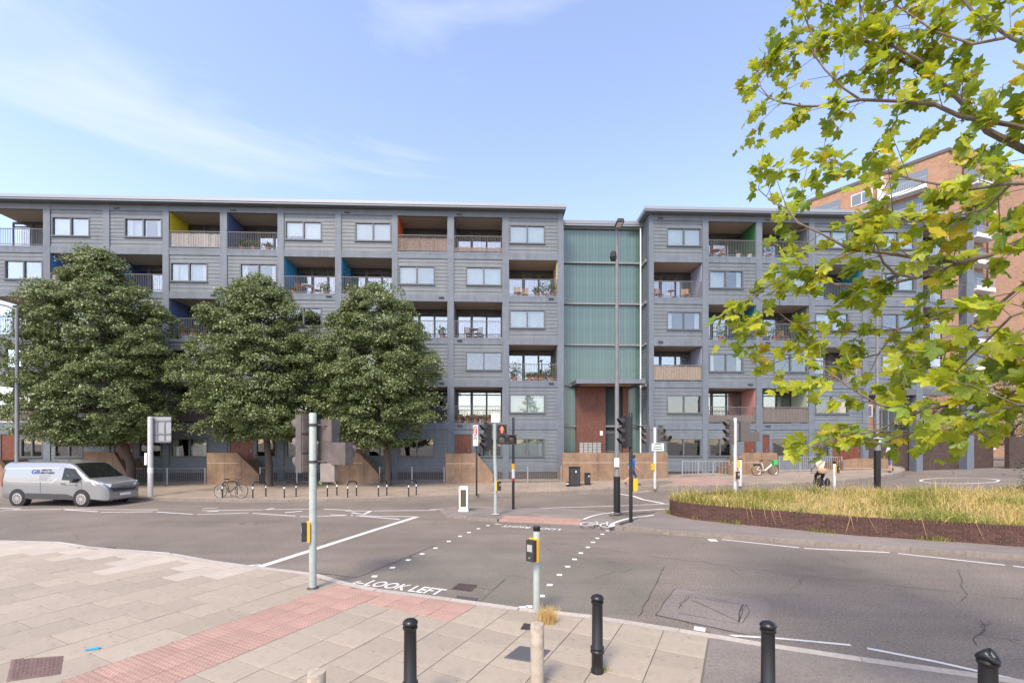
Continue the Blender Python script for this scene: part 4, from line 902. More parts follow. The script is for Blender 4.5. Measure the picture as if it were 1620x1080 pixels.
for n in range(11):
    z = 2.2+n*2.8
    for j in range(7):
        x0 = 1.5+j*8.0
        mb = MB(); mb.box(x0, x0+3.6, -0.02, 1.15, z-0.14, z); mb.box(x0, x0+3.6, 1.05, 1.13, z, z+0.28); bl = mb.build('balcony', wp, tb)
        mb = MB(); mb.box(x0+0.1, x0+3.5, 0.0, 0.05, z+0.05, z+2.3); mb.build('glazing', mat('tower_glass', (0.16, 0.19, 0.21), 0.12) if (n, j) == (0, 0) else bpy.data.materials['tower_glass'], bl)
        mb = MB(); mb.box(x0, x0+3.6, 1.08, 1.11, z+1.02, z+1.07)
        for k in range(18): mb.box(x0+0.1+k*0.2, x0+0.125+k*0.2, 1.085, 1.105, z+0.28, z+1.02)
        mb.build('railing', mat('tower_rail', (0.30, 0.34, 0.40), 0.5) if (n, j) == (0, 0) else bpy.data.materials['tower_rail'], bl)
        mb = MB(); mb.box(x0+3.7, x0+4.2, 0.0, 1.15, z, z+2.66); mb.build('pier', wp, bl)
        mb = MB(); mb.box(x0+4.9, x0+7.0, 0.0, 0.06, z+0.8, z+2.2); wn = mb.build('window', wp, tb)
        for q in range(2): mb = MB(); mb.box(x0+5.0+q*1.0, x0+5.9+q*1.0, 0.06, 0.075, z+0.9, z+2.1); mb.build('pane', bpy.data.materials['tower_glass'], wn)
# end face of the tower: balconies facing the junction
def endpt(q, o_): return (el.x*q+el.y*o_, el.y*q-el.x*o_)
def endbox(mb, q0, q1, o0, o1, z0, z1): mb.prism(ccw([endpt(q0, o0), endpt(q1, o0), endpt(q1, o1), endpt(q0, o1)]), z0, z1)
for n in range(11):
    z = 2.2+n*2.8
    for q0 in (2.6,):
        mb = MB(); endbox(mb, q0, q0+3.0, 0, 1.1, z-0.14, z); endbox(mb, q0, q0+3.0, 1.03, 1.1, z, z+0.3); bl = mb.build('balcony', wp, tb)
        mb = MB(); endbox(mb, q0+0.1, q0+2.9, 0.0, 0.05, z+0.05, z+2.2); mb.build('glazing', bpy.data.materials['tower_glass'], bl)
        mb = MB(); endbox(mb, q0, q0+3.0, 1.05, 1.09, z+1.0, z+1.05)
        for k in range(15): endbox(mb, q0+0.05+k*0.2, q0+0.075+k*0.2, 1.055, 1.08, z+0.3, z+1.0)
        mb.build('railing', bpy.data.materials['tower_rail'], bl)
for q0 in (2.2, 6.2): mb = MB(); p_ = endpt(q0, 0.12); mb.tube([(p_[0], p_[1], 1), (p_[0], p_[1], 33)], 0.07, 6); mb.build('downpipe', dark_frame, tb)
# ------------------------------------------------------------------ bollards and posts
def bollard(px, py_top, y, label, damaged=False):
    x = (px-CX)/F*y; top = H-(py_top-HY)/F*y-PV
    t = thing('bollard', label, 'bollard', (x, y, PV), group='black cast bollards')
    r = 0.066; mb = MB(); mb.lathe([(r+0.012, -0.02), (r+0.012, 0.03), (r+0.004, 0.05), (r+0.002, 0.22), (r+0.016, 0.235), (r+0.018, 0.255), (r+0.006, 0.27), (r+0.016, 0.285), (r+0.014, 0.305), (r, 0.32), (r-0.003, top-0.115)], 20)
    mb.build('post', black_m, t, smooth=50)
    z = top-0.115; mb = MB(); mb.lathe([(r-0.003, z), (r+0.004, z+0.01), (r+0.010, z+0.02), (r+0.010, z+0.035), (r-0.006, z+0.045), (r+0.006, z+0.055), (r+0.012, z+0.07), (r+0.010, z+0.085), (r-0.01, z+0.105), (0.03, z+0.115), (0.002, z+0.117)], 20)
    c = mb.build('cap', black_m, t, smooth=50)
    if damaged:
        me = c.data
        for v in me.vertices:
            a_ = math.atan2(v.co.y, v.co.x)
            if v.co.z > z+0.04: v.co.z += 0.03*math.sin(a_*2+1)*(v.co.z-z)/0.1; v.co.x *= 1+0.12*math.sin(a_*3); v.co.y *= 1.05
    return t
bollard(649, 978, 4.66, 'black bollard with domed cap nearest the red tactile strip')
bollard(945, 940, 5.47, 'black ringed bollard standing in slabs beside the wooden post')
bollard(1215, 982, 4.6, 'black bollard on the tarmac footway below the road trench patch')
bollard(1563, 1031, 3.9, 'black bollard with a bent, crumpled cap at the footway edge', True)
def post(px, py_top, y, label):
    x = (px-CX)/F*y; top = H-(py_top-HY)/F*y-PV; t = thing('wooden_post', label, 'post', (x, y, PV), group='weathered round posts')
    mb = MB(); k = 14; r = 0.078; prof = [(r, -0.02), (r*0.99, 0.3), (r*1.01, 0.6), (r*0.98, top-0.012), (r*0.93, top)]; mb.lathe(prof, k); o = mb.build('shaft', wood_grey, t, smooth=45)
    for v in o.data.vertices: v.co.x += 0.003*math.sin(v.co.z*9+v.co.y*30); v.co.y += 0.003*math.cos(v.co.z*7)
post(850, 986, 5.15, 'weathered grey round timber post standing beside the grid cover')
post(501, 1062, 4.1, 'weathered round timber post whose top just shows beyond the red tactile strip')

# ------------------------------------------------------------------ signals
lens_dark = mat('signal_lens_off', (0.10, 0.075, 0.055), 0.2, coat=0.5)
lens_red = mat('red_man_light', (0.5, 0.02, 0.01), 0.3, emit=(1.0, 0.05, 0.03, 3.0))
def hood(par, c, r, l, m, name='hood'):
    """visor: open half tube in front (-y) of a lens at c"""
    mb = MB(); n = 14; prev = None
    for i in range(n+1):
        a_ = math.radians(-35)+math.radians(250)*i/n
        lf = l*(0.55+0.45*math.sin(max(0, min(math.pi, a_)))) if 0 <= a_ <= math.pi else l*0.45
        p0 = (c[0]+r*math.cos(a_), c[1], c[2]+r*math.sin(a_)); p1 = (c[0]+r*math.cos(a_), c[1]-lf, c[2]+r*0.98*math.sin(a_)); q1 = (c[0]+(r-.008)*math.cos(a_), c[1]-lf, c[2]+(r-.008)*math.sin(a_)); q0 = (c[0]+(r-.008)*math.cos(a_), c[1], c[2]+(r-.008)*math.sin(a_))
        cur = len(mb.v); mb.v += [p0, p1, q1, q0]
        if prev is not None:
            for j in range(4): mb.f.append((prev+j, prev+(j+1) % 4, cur+(j+1) % 4, cur+j)); mb.m.append(0)
        prev = cur
    return mb.build(name, m, par, smooth=30)
def lens(par, c, r, m):
    mb = MB(); mb.tube([(c[0], c[1]+0.01, c[2]), (c[0], c[1]-0.006, c[2]), (c[0], c[1]-0.02, c[2])], [r, r*0.98, r*0.5], 16); return mb.build('lens', m, par, smooth=40)
def head3(par, pos, yaw, m=blackplastic, w=0.30, hp=0.34, back=True):
    mb = MB(); h = hp*3; mb.box(-w/2, w/2, -0.02, 0.16, -h/2, h/2)
    for k in range(3): mb.box(-w/2+0.02, w/2-0.02, 0.16, 0.19, -h/2+hp*k+0.02, -h/2+hp*(k+1)-0.02)
    if back: mb.box(-w/2-0.05, w/2+0.05, 0.0, 0.012, -h/2-0.05, h/2+0.05)
    o = mb.build('signal_head', m, par); o.location = pos; o.rotation_euler = (0, 0, yaw)
    for k in range(3):
        c = (0, -0.022, h/2-hp*(k+0.5)); lens(o, c, 0.10, lens_dark); hood(o, c, 0.125, 0.24, m)
    return o
def man_mb():
    mb = MB(); mb.tube([(0, 0, 0.075), (0, 0, 0.1)], [0.016, 0.016], 8); mb.cbox((0, 0, 0.03), (0.024, 0.004, 0.042)); mb.cbox((-0.012, 0, -0.055), (0.009, 0.004, 0.05)); mb.cbox((0.012, 0, -0.055), (0.009, 0.004, 0.05)); mb.cbox((-0.032, 0, 0.025), (0.006, 0.004, 0.04)); mb.cbox((0.032, 0, 0.025), (0.006, 0.004, 0.04)); return mb
def headL(par, pos, yaw, m=blackplastic, a=0.36, lit=False):
    mb = MB(); mb.box(-a/2, a/2, 0, 0.2, 0, a*1.02); mb.box(-a/2, a*1.5, 0, 0.2, -a*1.02, -0.004); o = mb.build('signal_head', m, par); o.location = pos; o.rotation_euler = (0, 0, yaw)
    for i, (cx, cz) in enumerate(((0, a*0.5), (0, -a*0.5), (a, -a*0.5))):
        c = (cx, -0.004, cz); lens(o, c, 0.135, lens_dark); hood(o, c, 0.15, 0.22 if i == 2 else 0.12, m)
        if lit and i == 0:
            q = man_mb().build('red_man', lens_red, o); q.location = (cx, -0.03, cz); q.scale = (1.25, 1, 1.25)
    return o
def pushbox(par, z, yaw, r, m=blackplastic):
    mb = MB(); mb.box(-0.075, 0.075, -r-0.13, -r-0.03, z-0.17, z+0.17); o = mb.build('push_button_unit', m, par); o.rotation_euler = (0, 0, yaw)
    mb = MB(); mb.box(-0.085, 0.085, -r-0.04, -r+0.01, z-0.185, z+0.185); mb.build('yellow_case', yellow_m, o)
    mb = MB(); mb.box(-0.05, 0.05, -r-0.136, -r-0.128, z-0.01, z+0.10); mb.build('instruction_plate', mat('plate_grey', (0.35, 0.35, 0.34), 0.5) if 'plate_grey' not in bpy.data.materials else bpy.data.materials['plate_grey'], o)
    mb = MB(); mb.tube([(0, -r-0.128, z-0.11), (0, -r-0.142, z-0.11)], 0.018, 10); mb.build('button', steel_m, o); return o
def pole(t, h, r, m, cap=True, base=True, n=12):
    mb = MB(); mb.lathe([(r, -0.05), (r, h-0.02), (r*0.8, h), (0.005, h+0.005)], n); p = mb.build('pole', m, t, smooth=40)
    return p
R_ = math.radians
# near-left signal seen from behind
b = P(495, 930, PV); y = b.y
t = thing('traffic_signal', 'tall pale green signal pole on the near pavement with heads seen from behind', 'traffic signal', b)
pole(t, H+(HY-653)/F*y-PV, 0.068, pole_green)
hd = head3(t, (-0.24, 0.14, 2.73), R_(236), greyplastic, 0.30, 0.365, False)
def pxz(py, y_): return H-(py-HY)/F*y_-PV
hl = headL(t, (0.27, 0.12, pxz(698, y)), R_(160), greyplastic, 0.42)
hl.rotation_euler = (0, 0, R_(158)); hl.location = (0.27, 0.26, pxz(699, y)); hl.scale = (-0.78, 1, 1)
mb = MB(); mb.box(0.13, 0.40, 0.02, 0.2, pxz(762, y), pxz(733, y)); mb.build('control_box', mat('faded_box', (0.24, 0.205, 0.18), 0.7, ns=5, na=0.2), t)
mb = MB()
for z in (pxz(672, y), pxz(730, y)): mb = MB(); mb.tube([(-0.22, 0.05, z), (0, 0, z), (0.26, 0.06, z)], 0.012, 6); mb.tube([(0, 0, z-0.025), (0, 0, z+0.025)], 0.076, 12); mb.build('bracket', iron_m, t)
pushbox(t, pxz(840, y), R_(-62), 0.066)
mb = MB(); mb.lathe([(0.11, 0), (0.10, 0.015), (0.07, 0.03)], 12); mb.build('base_collar', iron_m, t)
# push-button post near the middle
b = P(849, 966, PV); t = thing('push_button_post', 'short pale green post with yellow and black push-button box by the dry grass tuft', 'crossing post', b); h_ = pxz(832, b.y)
pole(t, h_-0.06, 0.056, pole_green); mb = MB(); mb.lathe([(0.058, h_-0.075), (0.06, h_-0.07), (0.06, h_-0.01), (0.05, h_)], 14); mb.build('cap', black_m, t, smooth=40); pushbox(t, pxz(868, b.y), R_(-40), 0.056)
# island signal with the red man
b = P(784, 813, 0.11); y = b.y; t = thing('traffic_signal', 'pale green signal pole on the island showing a red man', 'traffic signal', b)
pz = lambda py: H-(py-HY)/F*y-0.11
mb = MB(); mb.tube([(0, 0, -0.05), (0, 0, 1.6), (-0.03, 0, 2.2), (-0.03, 0, pz(668))], 0.065, 12); mb.build('pole', pole_green, t, smooth=40)
headL(t, (0.24, -0.02, pz(687)), R_(4), blackplastic, 0.37, True); head3(t, (-0.36, 0.0, pz(691)), R_(-62), blackplastic, 0.3, 0.33)
mb = MB(); mb.tube([(-0.34, 0, pz(676)), (0.2, 0, pz(676))], 0.016, 6); mb.build('bracket', iron_m, t); mb = MB(); mb.tube([(-0.34, 0, pz(708)), (0.2, 0, pz(700))], 0.016, 6); mb.build('bracket', iron_m, t)
pushbox(t, pz(768), R_(60), 0.065); mb = MB(); mb.box(-0.16, 0.14, -0.09, -0.075, pz(668), pz(654)); sg = mb.build('sign_plate', white_m, t)
mb = MB(); mb.torus((-0.01, -0.093, pz(658)), 0.06, 0.008, 16, 4); mb.build('sign_ring', red_m, sg)
mb = MB(); mb.lathe([(0.16, 0), (0.15, 0.012), (0.07, 0.025)], 12); mb.build('base_collar', kerb_m, t)
# black pole with stickers
b = P(812, 805, 0.11); y = b.y; t = thing('sign_pole', 'thin black pole on the island wrapped in yellow, white and red stickers', 'pole', b); pz = lambda py: H-(py-HY)/F*y-0.11
pole(t, pz(660), 0.055, black_m)
for i, (p0, p1, m) in enumerate(((733, 742, yellow_m), (742, 756, white_m), (756, 760, red_m))): mb = MB(); mb.lathe([(0.062, pz(p1)), (0.063, pz(p0))], 12); mb.build('sticker', m, t)
# zone sign on far kerb
b = P(754, 782, zpave); y = b.y; pz = lambda py: H-(py-HY)/F*y-b.z; t = thing('road_sign', 'narrow black post with a red-ringed 20 zone plate beside the island signal', 'sign', b)
pole(t, pz(672), 0.045, black_m); mb = MB(); zt, zb = pz(672), pz(705); mb.box(-0.3, 0.3, -0.07, -0.05, zb, zt); sp = mb.build('sign_plate', white_m, t); sp.rotation_euler = (0, 0, R_(-62))
mb = MB(); mb.torus((0, -0.074, zt-0.30), 0.22, 0.03, 24, 4); mb.build('sign_ring', red_m, sp)
blk_txt = mat('sign_black', (0.02, 0.02, 0.02), 0.6)
def vtext(par, txt, size, x, y_, z, m, wide=None):
    vs, fs = text_mb(txt, size); w = max(v.x for v in vs); k = (wide/w) if wide else 1; mb = MB(); mb.add([(x+(v.x-w/2)*k, y_, z+v.y*(k if wide else 1)) for v in vs], fs); return mb.build('lettering', m, par, fix=False)
vtext(sp, '20', 0.28, 0, -0.073, zt-0.40, blk_txt); vtext(sp, 'ZONE', 0.17, 0, -0.073, zt-0.72, blk_txt)
# white keep-left bollard
b = P(733.5, 808, 0.11); t = thing('illuminated_bollard', 'white plastic traffic bollard with dark panel on the island tip', 'bollard', b); hh = 39/F*b.y
mb = MB(); mb.xprism([(-0.19, 0), (0.19, 0), (0.19, 0.06), (0.165, 0.1), (0.175, hh-0.04), (0.15, hh), (-0.15, hh), (-0.175, hh-0.04), (-0.165, 0.1), (-0.19, 0.06)], -0.13, 0.13); mb.build('shell', white_m, t)
mb = MB(); mb.box(-0.11, 0.11, -0.14, -0.131, 0.19, hh-0.12); mb.build('panel', mat('bollard_panel', (0.085, 0.075, 0.045), 0.25, coat=0.4), t)
# black signal pole by the cycle lane
b = P(998, 826, IZ); y = b.y; pz = lambda py: H-(py-HY)/F*y-b.z; t = thing('traffic_signal', 'black signal pole by the cycle lane with a big head facing sideways', 'traffic signal', b)
pole(t, pz(652), 0.06, black_m); head3(t, (-0.22, 0.0, pz(683)), R_(-78), blackplastic, 0.34, 0.33); mb = MB(); mb.tube([(-0.2, 0, pz(672)), (0, 0, pz(672)), (0.45, 0.1, pz(675))], 0.02, 6); mb.build('bracket', black_m, t)
mb = MB(); mb.box(0.07, 0.20, -0.08, 0.08, pz(776), pz(757)); pb = mb.build('push_button_unit', yellow_m, t)
# lamp column
b = P(976, 810, IZ); y = b.y; pz = lambda py: H-(py-HY)/F*y-b.z; t = thing('street_lamp', 'tall dark grey street lamp column in front of the green glass core', 'street lamp', b)
hz = pz(366); mb = MB(); mb.lathe([(0.125, -0.05), (0.125, pz(752)), (0.085, pz(748)), (0.08, pz(600)), (0.055, hz)], 14); mb.build('column', lamp_grey, t, smooth=30)
mb = MB(); mb.lathe([(0.128, 0.0), (0.128, pz(752)-0.03)], 14); mb.build('base_door', black_m, t)
mb = MB(); mb.tube([(0, 0, hz), (0, -0.06, hz+0.08), (0, -0.2, hz+0.12)], [0.05, 0.045, 0.04], 8); mb.build('arm', lamp_grey, t); mb = MB(); mb.xprism([(-0.14, -0.06), (0.14, -0.06), (0.11, 0.06), (-0.11, 0.06)], -0.62, -0.12); ln = mb.build('lantern', blackplastic, t); ln.location = (0, 0, hz+0.14)
mb = MB(); mb.xprism([(-0.10, -0.02), (0.10, -0.02), (0.10, 0.0), (-0.10, 0.0)], -0.56, -0.2); q = mb.build('lantern_glass', white_m, ln); q.location = (0, 0, -0.065)
mb = MB(); mb.lathe([(0.10, 0), (0.14, 0.12), (0.11, 0.3), (0.07, 0.34)], 10, (-0.14, 0, pz(412))); mb.build('flood_lamp', black_m, t); mb = MB(); mb.box(-0.13, 0.05, -0.14, -0.125, pz(738), pz(724)); mb.build('notice', white_m, t)
# signal pole on the far pavement with sign
b = P(1036, 771, zpave); y = b.y; pz = lambda py: H-(py-HY)/F*y-b.z; t = thing('traffic_signal', 'pale signal pole on the far pavement carrying a white notice plate', 'traffic signal', b)
pole(t, pz(676), 0.075, pole_white); mb = MB(); mb.cyl(0, 0, pz(676), pz(664), 0.02, 6); mb.build('spike', iron_m, t)
head3(t, (-0.5, 0, pz(688)), R_(-72), mat('dusty_plastic', (0.10, 0.088, 0.082), 0.7), 0.3, 0.33, False); headL(t, (0.42, -0.02, pz(688)), R_(24), bpy.data.materials['dusty_plastic'], 0.36)
mb = MB(); mb.tube([(-0.5, 0, pz(680)), (0.4, 0, pz(680))], 0.02, 6); mb.build('bracket', iron_m, t); mb = MB(); mb.tube([(-1.2, 0.05, pz(675)), (-0.4, 0, pz(675))], 0.02, 6); mb.build('bracket', iron_m, t)
mb = MB(); mb.box(-0.2, 0.45, -0.10, -0.085, pz(713), pz(701)); sp = mb.build('notice_plate', mat('notice_pale', (0.62, 0.66, 0.60), 0.5), t)
for k in range(3): mb = MB(); mb.box(-0.12+0.03*k, 0.37-0.03*k, -0.104, -0.101, pz(711)+k*0.13, pz(711)+k*0.13+0.055); mb.build('print_line', mat('print_green', (0.12, 0.16, 0.13), 0.6) if k == 0 else bpy.data.materials['print_green'], sp)
pushbox(t, pz(738), R_(-70), 0.075, yellow_m)
# signal behind the planting bed
b = Vector(((1163-CX)/F*20.6, 20.6, 0)); b.z = zroad(b.x, b.y); y = b.y; pz = lambda py: H-(py-HY)/F*y-b.z; t = thing('traffic_signal', 'pale signal pole behind the planting bed with hooded lamps facing sideways', 'traffic signal', b)
pole(t, pz(661), 0.07, pole_white); head3(t, (-0.32, 0, pz(683)), R_(-75), bpy.data.materials['dusty_plastic'], 0.32, 0.36, False); hl = headL(t, (0.42, 0.1, pz(683)), R_(180), bpy.data.materials['dusty_plastic'], 0.42); hl.scale = (-1, 1, 1)
mb = MB(); mb.tube([(-0.3, 0, pz(666)), (0.4, 0.1, pz(666))], 0.02, 6); mb.build('bracket', iron_m, t); mb = MB(); mb.tube([(-0.3, 0, pz(698)), (0.4, 0.1, pz(698))], 0.02, 6); mb.build('bracket', iron_m, t); pushbox(t, pz(751), R_(20), 0.07); mb = MB(); mb.box(0.06, 0.2, -0.06, 0.06, pz(739), pz(728)); mb.build('yellow_box', yellow_m, t)
b = P(1171, 767, zpave); t = thing('short_post', 'short plain grey post beside the hire bicycle', 'post', b); mb = MB(); hh = (767-725)/F*b.y; mb.lathe([(0.09, -0.05), (0.09, hh-0.03), (0.07, hh)], 12); mb.build('shaft', pole_white, t, smooth=40); mb = MB(); mb.lathe([(0.095, hh-0.06), (0.095, hh+0.01)], 12); mb.build('cap', black_m, t)
b = Vector(((1320-CX)/F*21.6, 21.6, 0)); b.z = zroad(b.x, b.y); y = b.y; pz = lambda py: H-(py-HY)/F*y-b.z; t = thing('push_button_post', 'short grey push-button post beside the cyclist', 'crossing post', b); pole(t, pz(733), 0.065, pole_white); mb = MB(); mb.lathe([(0.07, pz(733)), (0.07, pz(729))], 12); mb.build('cap', black_m, t); pushbox(t, pz(742), R_(40), 0.065)
# tall dark posts right and left
b = Vector(((1388-CX)/F*21.0, 21.0, 0)); b.z = zroad(b.x, b.y); y = b.y; pz = lambda py: H-(py-HY)/F*y-b.z; t = thing('street_lamp', 'tall dark lamp column behind plane leaves with a small green direction sign', 'street lamp', b)
mb = MB(); mb.lathe([(0.13, -0.05), (0.13, pz(705)), (0.08, pz(700)), (0.055, pz(455))], 12); mb.build('column', lamp_grey, t, smooth=30)
mb = MB(); mb.lathe([(0.133, 0.3), (0.133, pz(712))], 12); mb.build('base_sleeve', black_m, t)
mb = MB(); mb.tube([(0, 0, pz(455)), (0, -0.3, pz(450)), (0, -0.7, pz(449))], 0.04, 8); mb.build('arm', lamp_grey, t); mb = MB(); mb.xprism([(-0.14, -0.06), (0.14, -0.06), (0.1, 0.06), (-0.1, 0.06)], -1.2, -0.6); q = mb.build('lantern', blackplastic, t); q.location = (0, 0, pz(449))
sgm = mat('sign_green', (0.01, 0.17, 0.10), 0.5); mb = MB(); mb.xprism([(-0.28, -0.13), (0.20, -0.13), (0.30, 0), (0.20, 0.13), (-0.28, 0.13)], -0.15, -0.135); sp = mb.build('direction_sign', white_m, t); sp.location = (0, 0, pz(697))
mb = MB(); mb.xprism([(-0.26, -0.11), (0.19, -0.11), (0.275, 0), (0.19, 0.11), (-0.26, 0.11)], -0.155, -0.151); mb.build('sign_face', sgm, sp); vtext(sp, 'A40', 0.17, -0.06, -0.157, -0.06, white_m); mb = MB(); mb.tube([(0.13, -0.157, 0.07), (0.19, -0.157, 0), (0.13, -0.157, -0.07)], 0.012, 5); mb.build('chevron', white_m, sp)
b = Vector(((27-CX)/F*23.0, 23.0, 0)); b.z = zpave(b.x, b.y); y = b.y; pz = lambda py: H-(py-HY)/F*y-b.z; t = thing('street_lamp', 'tall dark lamp column standing behind the silver van', 'street lamp', b)
mb = MB(); mb.lathe([(0.12, -0.05), (0.12, 1.4), (0.09, 1.45), (0.07, pz(489))], 12); mb.build('column', lamp_grey, t, smooth=30); mb = MB(); mb.tube([(0, 0, pz(490)), (-0.5, 0, pz(484)), (-1.4, 0, pz(478))], [0.06, 0.05, 0.04], 8); mb.build('arm', lamp_grey, t); mb = MB(); mb.box(-2.1, -1.35, -0.14, 0.14, pz(478)-0.06, pz(478)+0.07); mb.build('lantern', blackplastic, t)
# road sign seen from the back
b = P(238, 785, zpave); y = b.y; pz = lambda py: H-(py-HY)/F*y-b.z; t = thing('road_sign', 'large road sign seen from its grey back on a pale post beside the van', 'sign', b)
pole(t, pz(659), 0.115, pole_white); gb = mat('sign_back_grey', (0.30, 0.31, 0.32), 0.5, metal=0.3); w_ = 32/F*y; mb = MB(); mb.box(-0.08, w_-0.08, 0.13, 0.16, pz(700), pz(659)); sb = mb.build('sign_plate', gb, t)
for z in (pz(665), pz(686), pz(698)): mb = MB(); mb.box(0.0, w_-0.1, 0.09, 0.128, z-0.03, z+0.03); mb.build('cross_bar', lamp_grey, sb)
for x in (0.25, 0.62): mb = MB(); mb.box(x-0.025, x+0.025, 0.1, 0.125, pz(697), pz(666)); mb.build('upright_bar', lamp_grey, sb)
mb = MB(); mb.box(-0.22, -0.12, -0.1, 0.1, pz(735), pz(716)); mb.build('small_plate', white_m, t); mb = MB(); mb.lathe([(0.119, pz(748)), (0.119, pz(739))], 12); mb.build('sticker', white_m, t)
# cabinets by the entrance wall
def cabinet(px0, px1, py0, py1, label):
    b = P((px0+px1)/2, py1, zpave); w = (px1-px0)/F*b.y/2; h = (py1-py0)/F*b.y; t = thing('utility_cabinet', label, 'cabinet', b); mb = MB(); mb.box(-w, w, 0, 0.35, -0.03, h-0.04); mb.build('body', black_m, t)
    mb = MB(); mb.box(-w-0.03, w+0.03, -0.03, 0.38, h-0.04, h); mb.build('lid', black_m, t); mb = MB(); mb.box(-w+0.04, -0.01, -0.015, -0.002, 0.08, h-0.1); mb.box(0.01, w-0.04, -0.015, -0.002, 0.08, h-0.1); d = mb.build('door', blackplastic, t); mb = MB(); mb.box(0.03, 0.09, -0.02, -0.016, h*0.7, h*0.8); mb.build('label', white_m, d)
cabinet(901, 918, 738, 769, 'black metal utility cabinet against the entrance wall'); cabinet(926, 934, 748, 767, 'small slim black cabinet beside the larger one')
b = P(898, 769, zpave); t = thing('stub_bollard', 'tiny black stub bollard beside the utility cabinet', 'bollard', b); mb = MB(); mb.lathe([(0.09, -0.02), (0.09, 0.22), (0.06, 0.26)], 12); mb.build('post', black_m, t); mb = MB(); mb.lathe([(0.093, 0.13), (0.093, 0.18)], 12); mb.build('band', white_m, t)
# ------------------------------------------------------------------ bike stands and bicycles
def stand(p0, p1, label):
    a = P(p0[0], p0[1], zpave); b2 = P(p1[0], p1[1], zpave); t = thing('bike_stand', label, 'bike stand', a, group='bike stands along the kerb'); d = b2-a; h = 0.78; mb = MB(); r = 0.03; k = 0.14
    dn = Vector((d.x, d.y, 0)).normalized(); L_ = Vector((d.x, d.y, 0)).length; pts = [(0, 0, -0.03), (0, 0, h-k)]
    for i in range(1, 6): a_ = math.pi/2*i/6; pts.append(tuple(dn*(k-k*math.cos(a_)) + Vector((0, 0, h-k+k*math.sin(a_)))))
    for i in range(0, 6): a_ = math.pi/2*i/6; pts.append(tuple(dn*(L_-k+k*math.sin(a_)) + Vector((0, 0, h-k+k*math.cos(a_)))))
    pts += [tuple(dn*L_+Vector((0, 0, h-k))), tuple(dn*L_+Vector((0, 0, -0.03+d.z)))]
    mb.tube(pts, r, 8); mb.build('hoop', black_m, t, smooth=50)
    for q in (Vector((0, 0, 0)), dn*L_): mb = MB(); mb.cyl(q.x, q.y, 0.46, 0.56, 0.033, 8); mb.build('white_band', white_m, t)
for i, (a_, b_) in enumerate((((352, 787.5), (375, 785.5)), ((400, 788), (420.6, 785.5)), ((449.7, 788), (468.5, 785.5)), ((518, 785.5), (533, 783.5)), ((550, 787), (564, 784.5)), ((598.7, 785.5), (612, 783.5)), ((646.5, 785), (658.5, 782.5)))):
    stand(a_, b_, ['black bike stand the bicycle leans on', 'black bike stand next to the leaning bicycle', 'black bike stand second along from the leaning bicycle', 'black bike stand hidden behind the signal control box', 'black bike stand just past the near signal pole', 'black bike stand with dry weeds beside a tree trunk', 'black bike stand with a low crossbar, last of the row'][i])
tyre_m = mat('tyre_rubber', (0.02, 0.02, 0.02), 0.8)
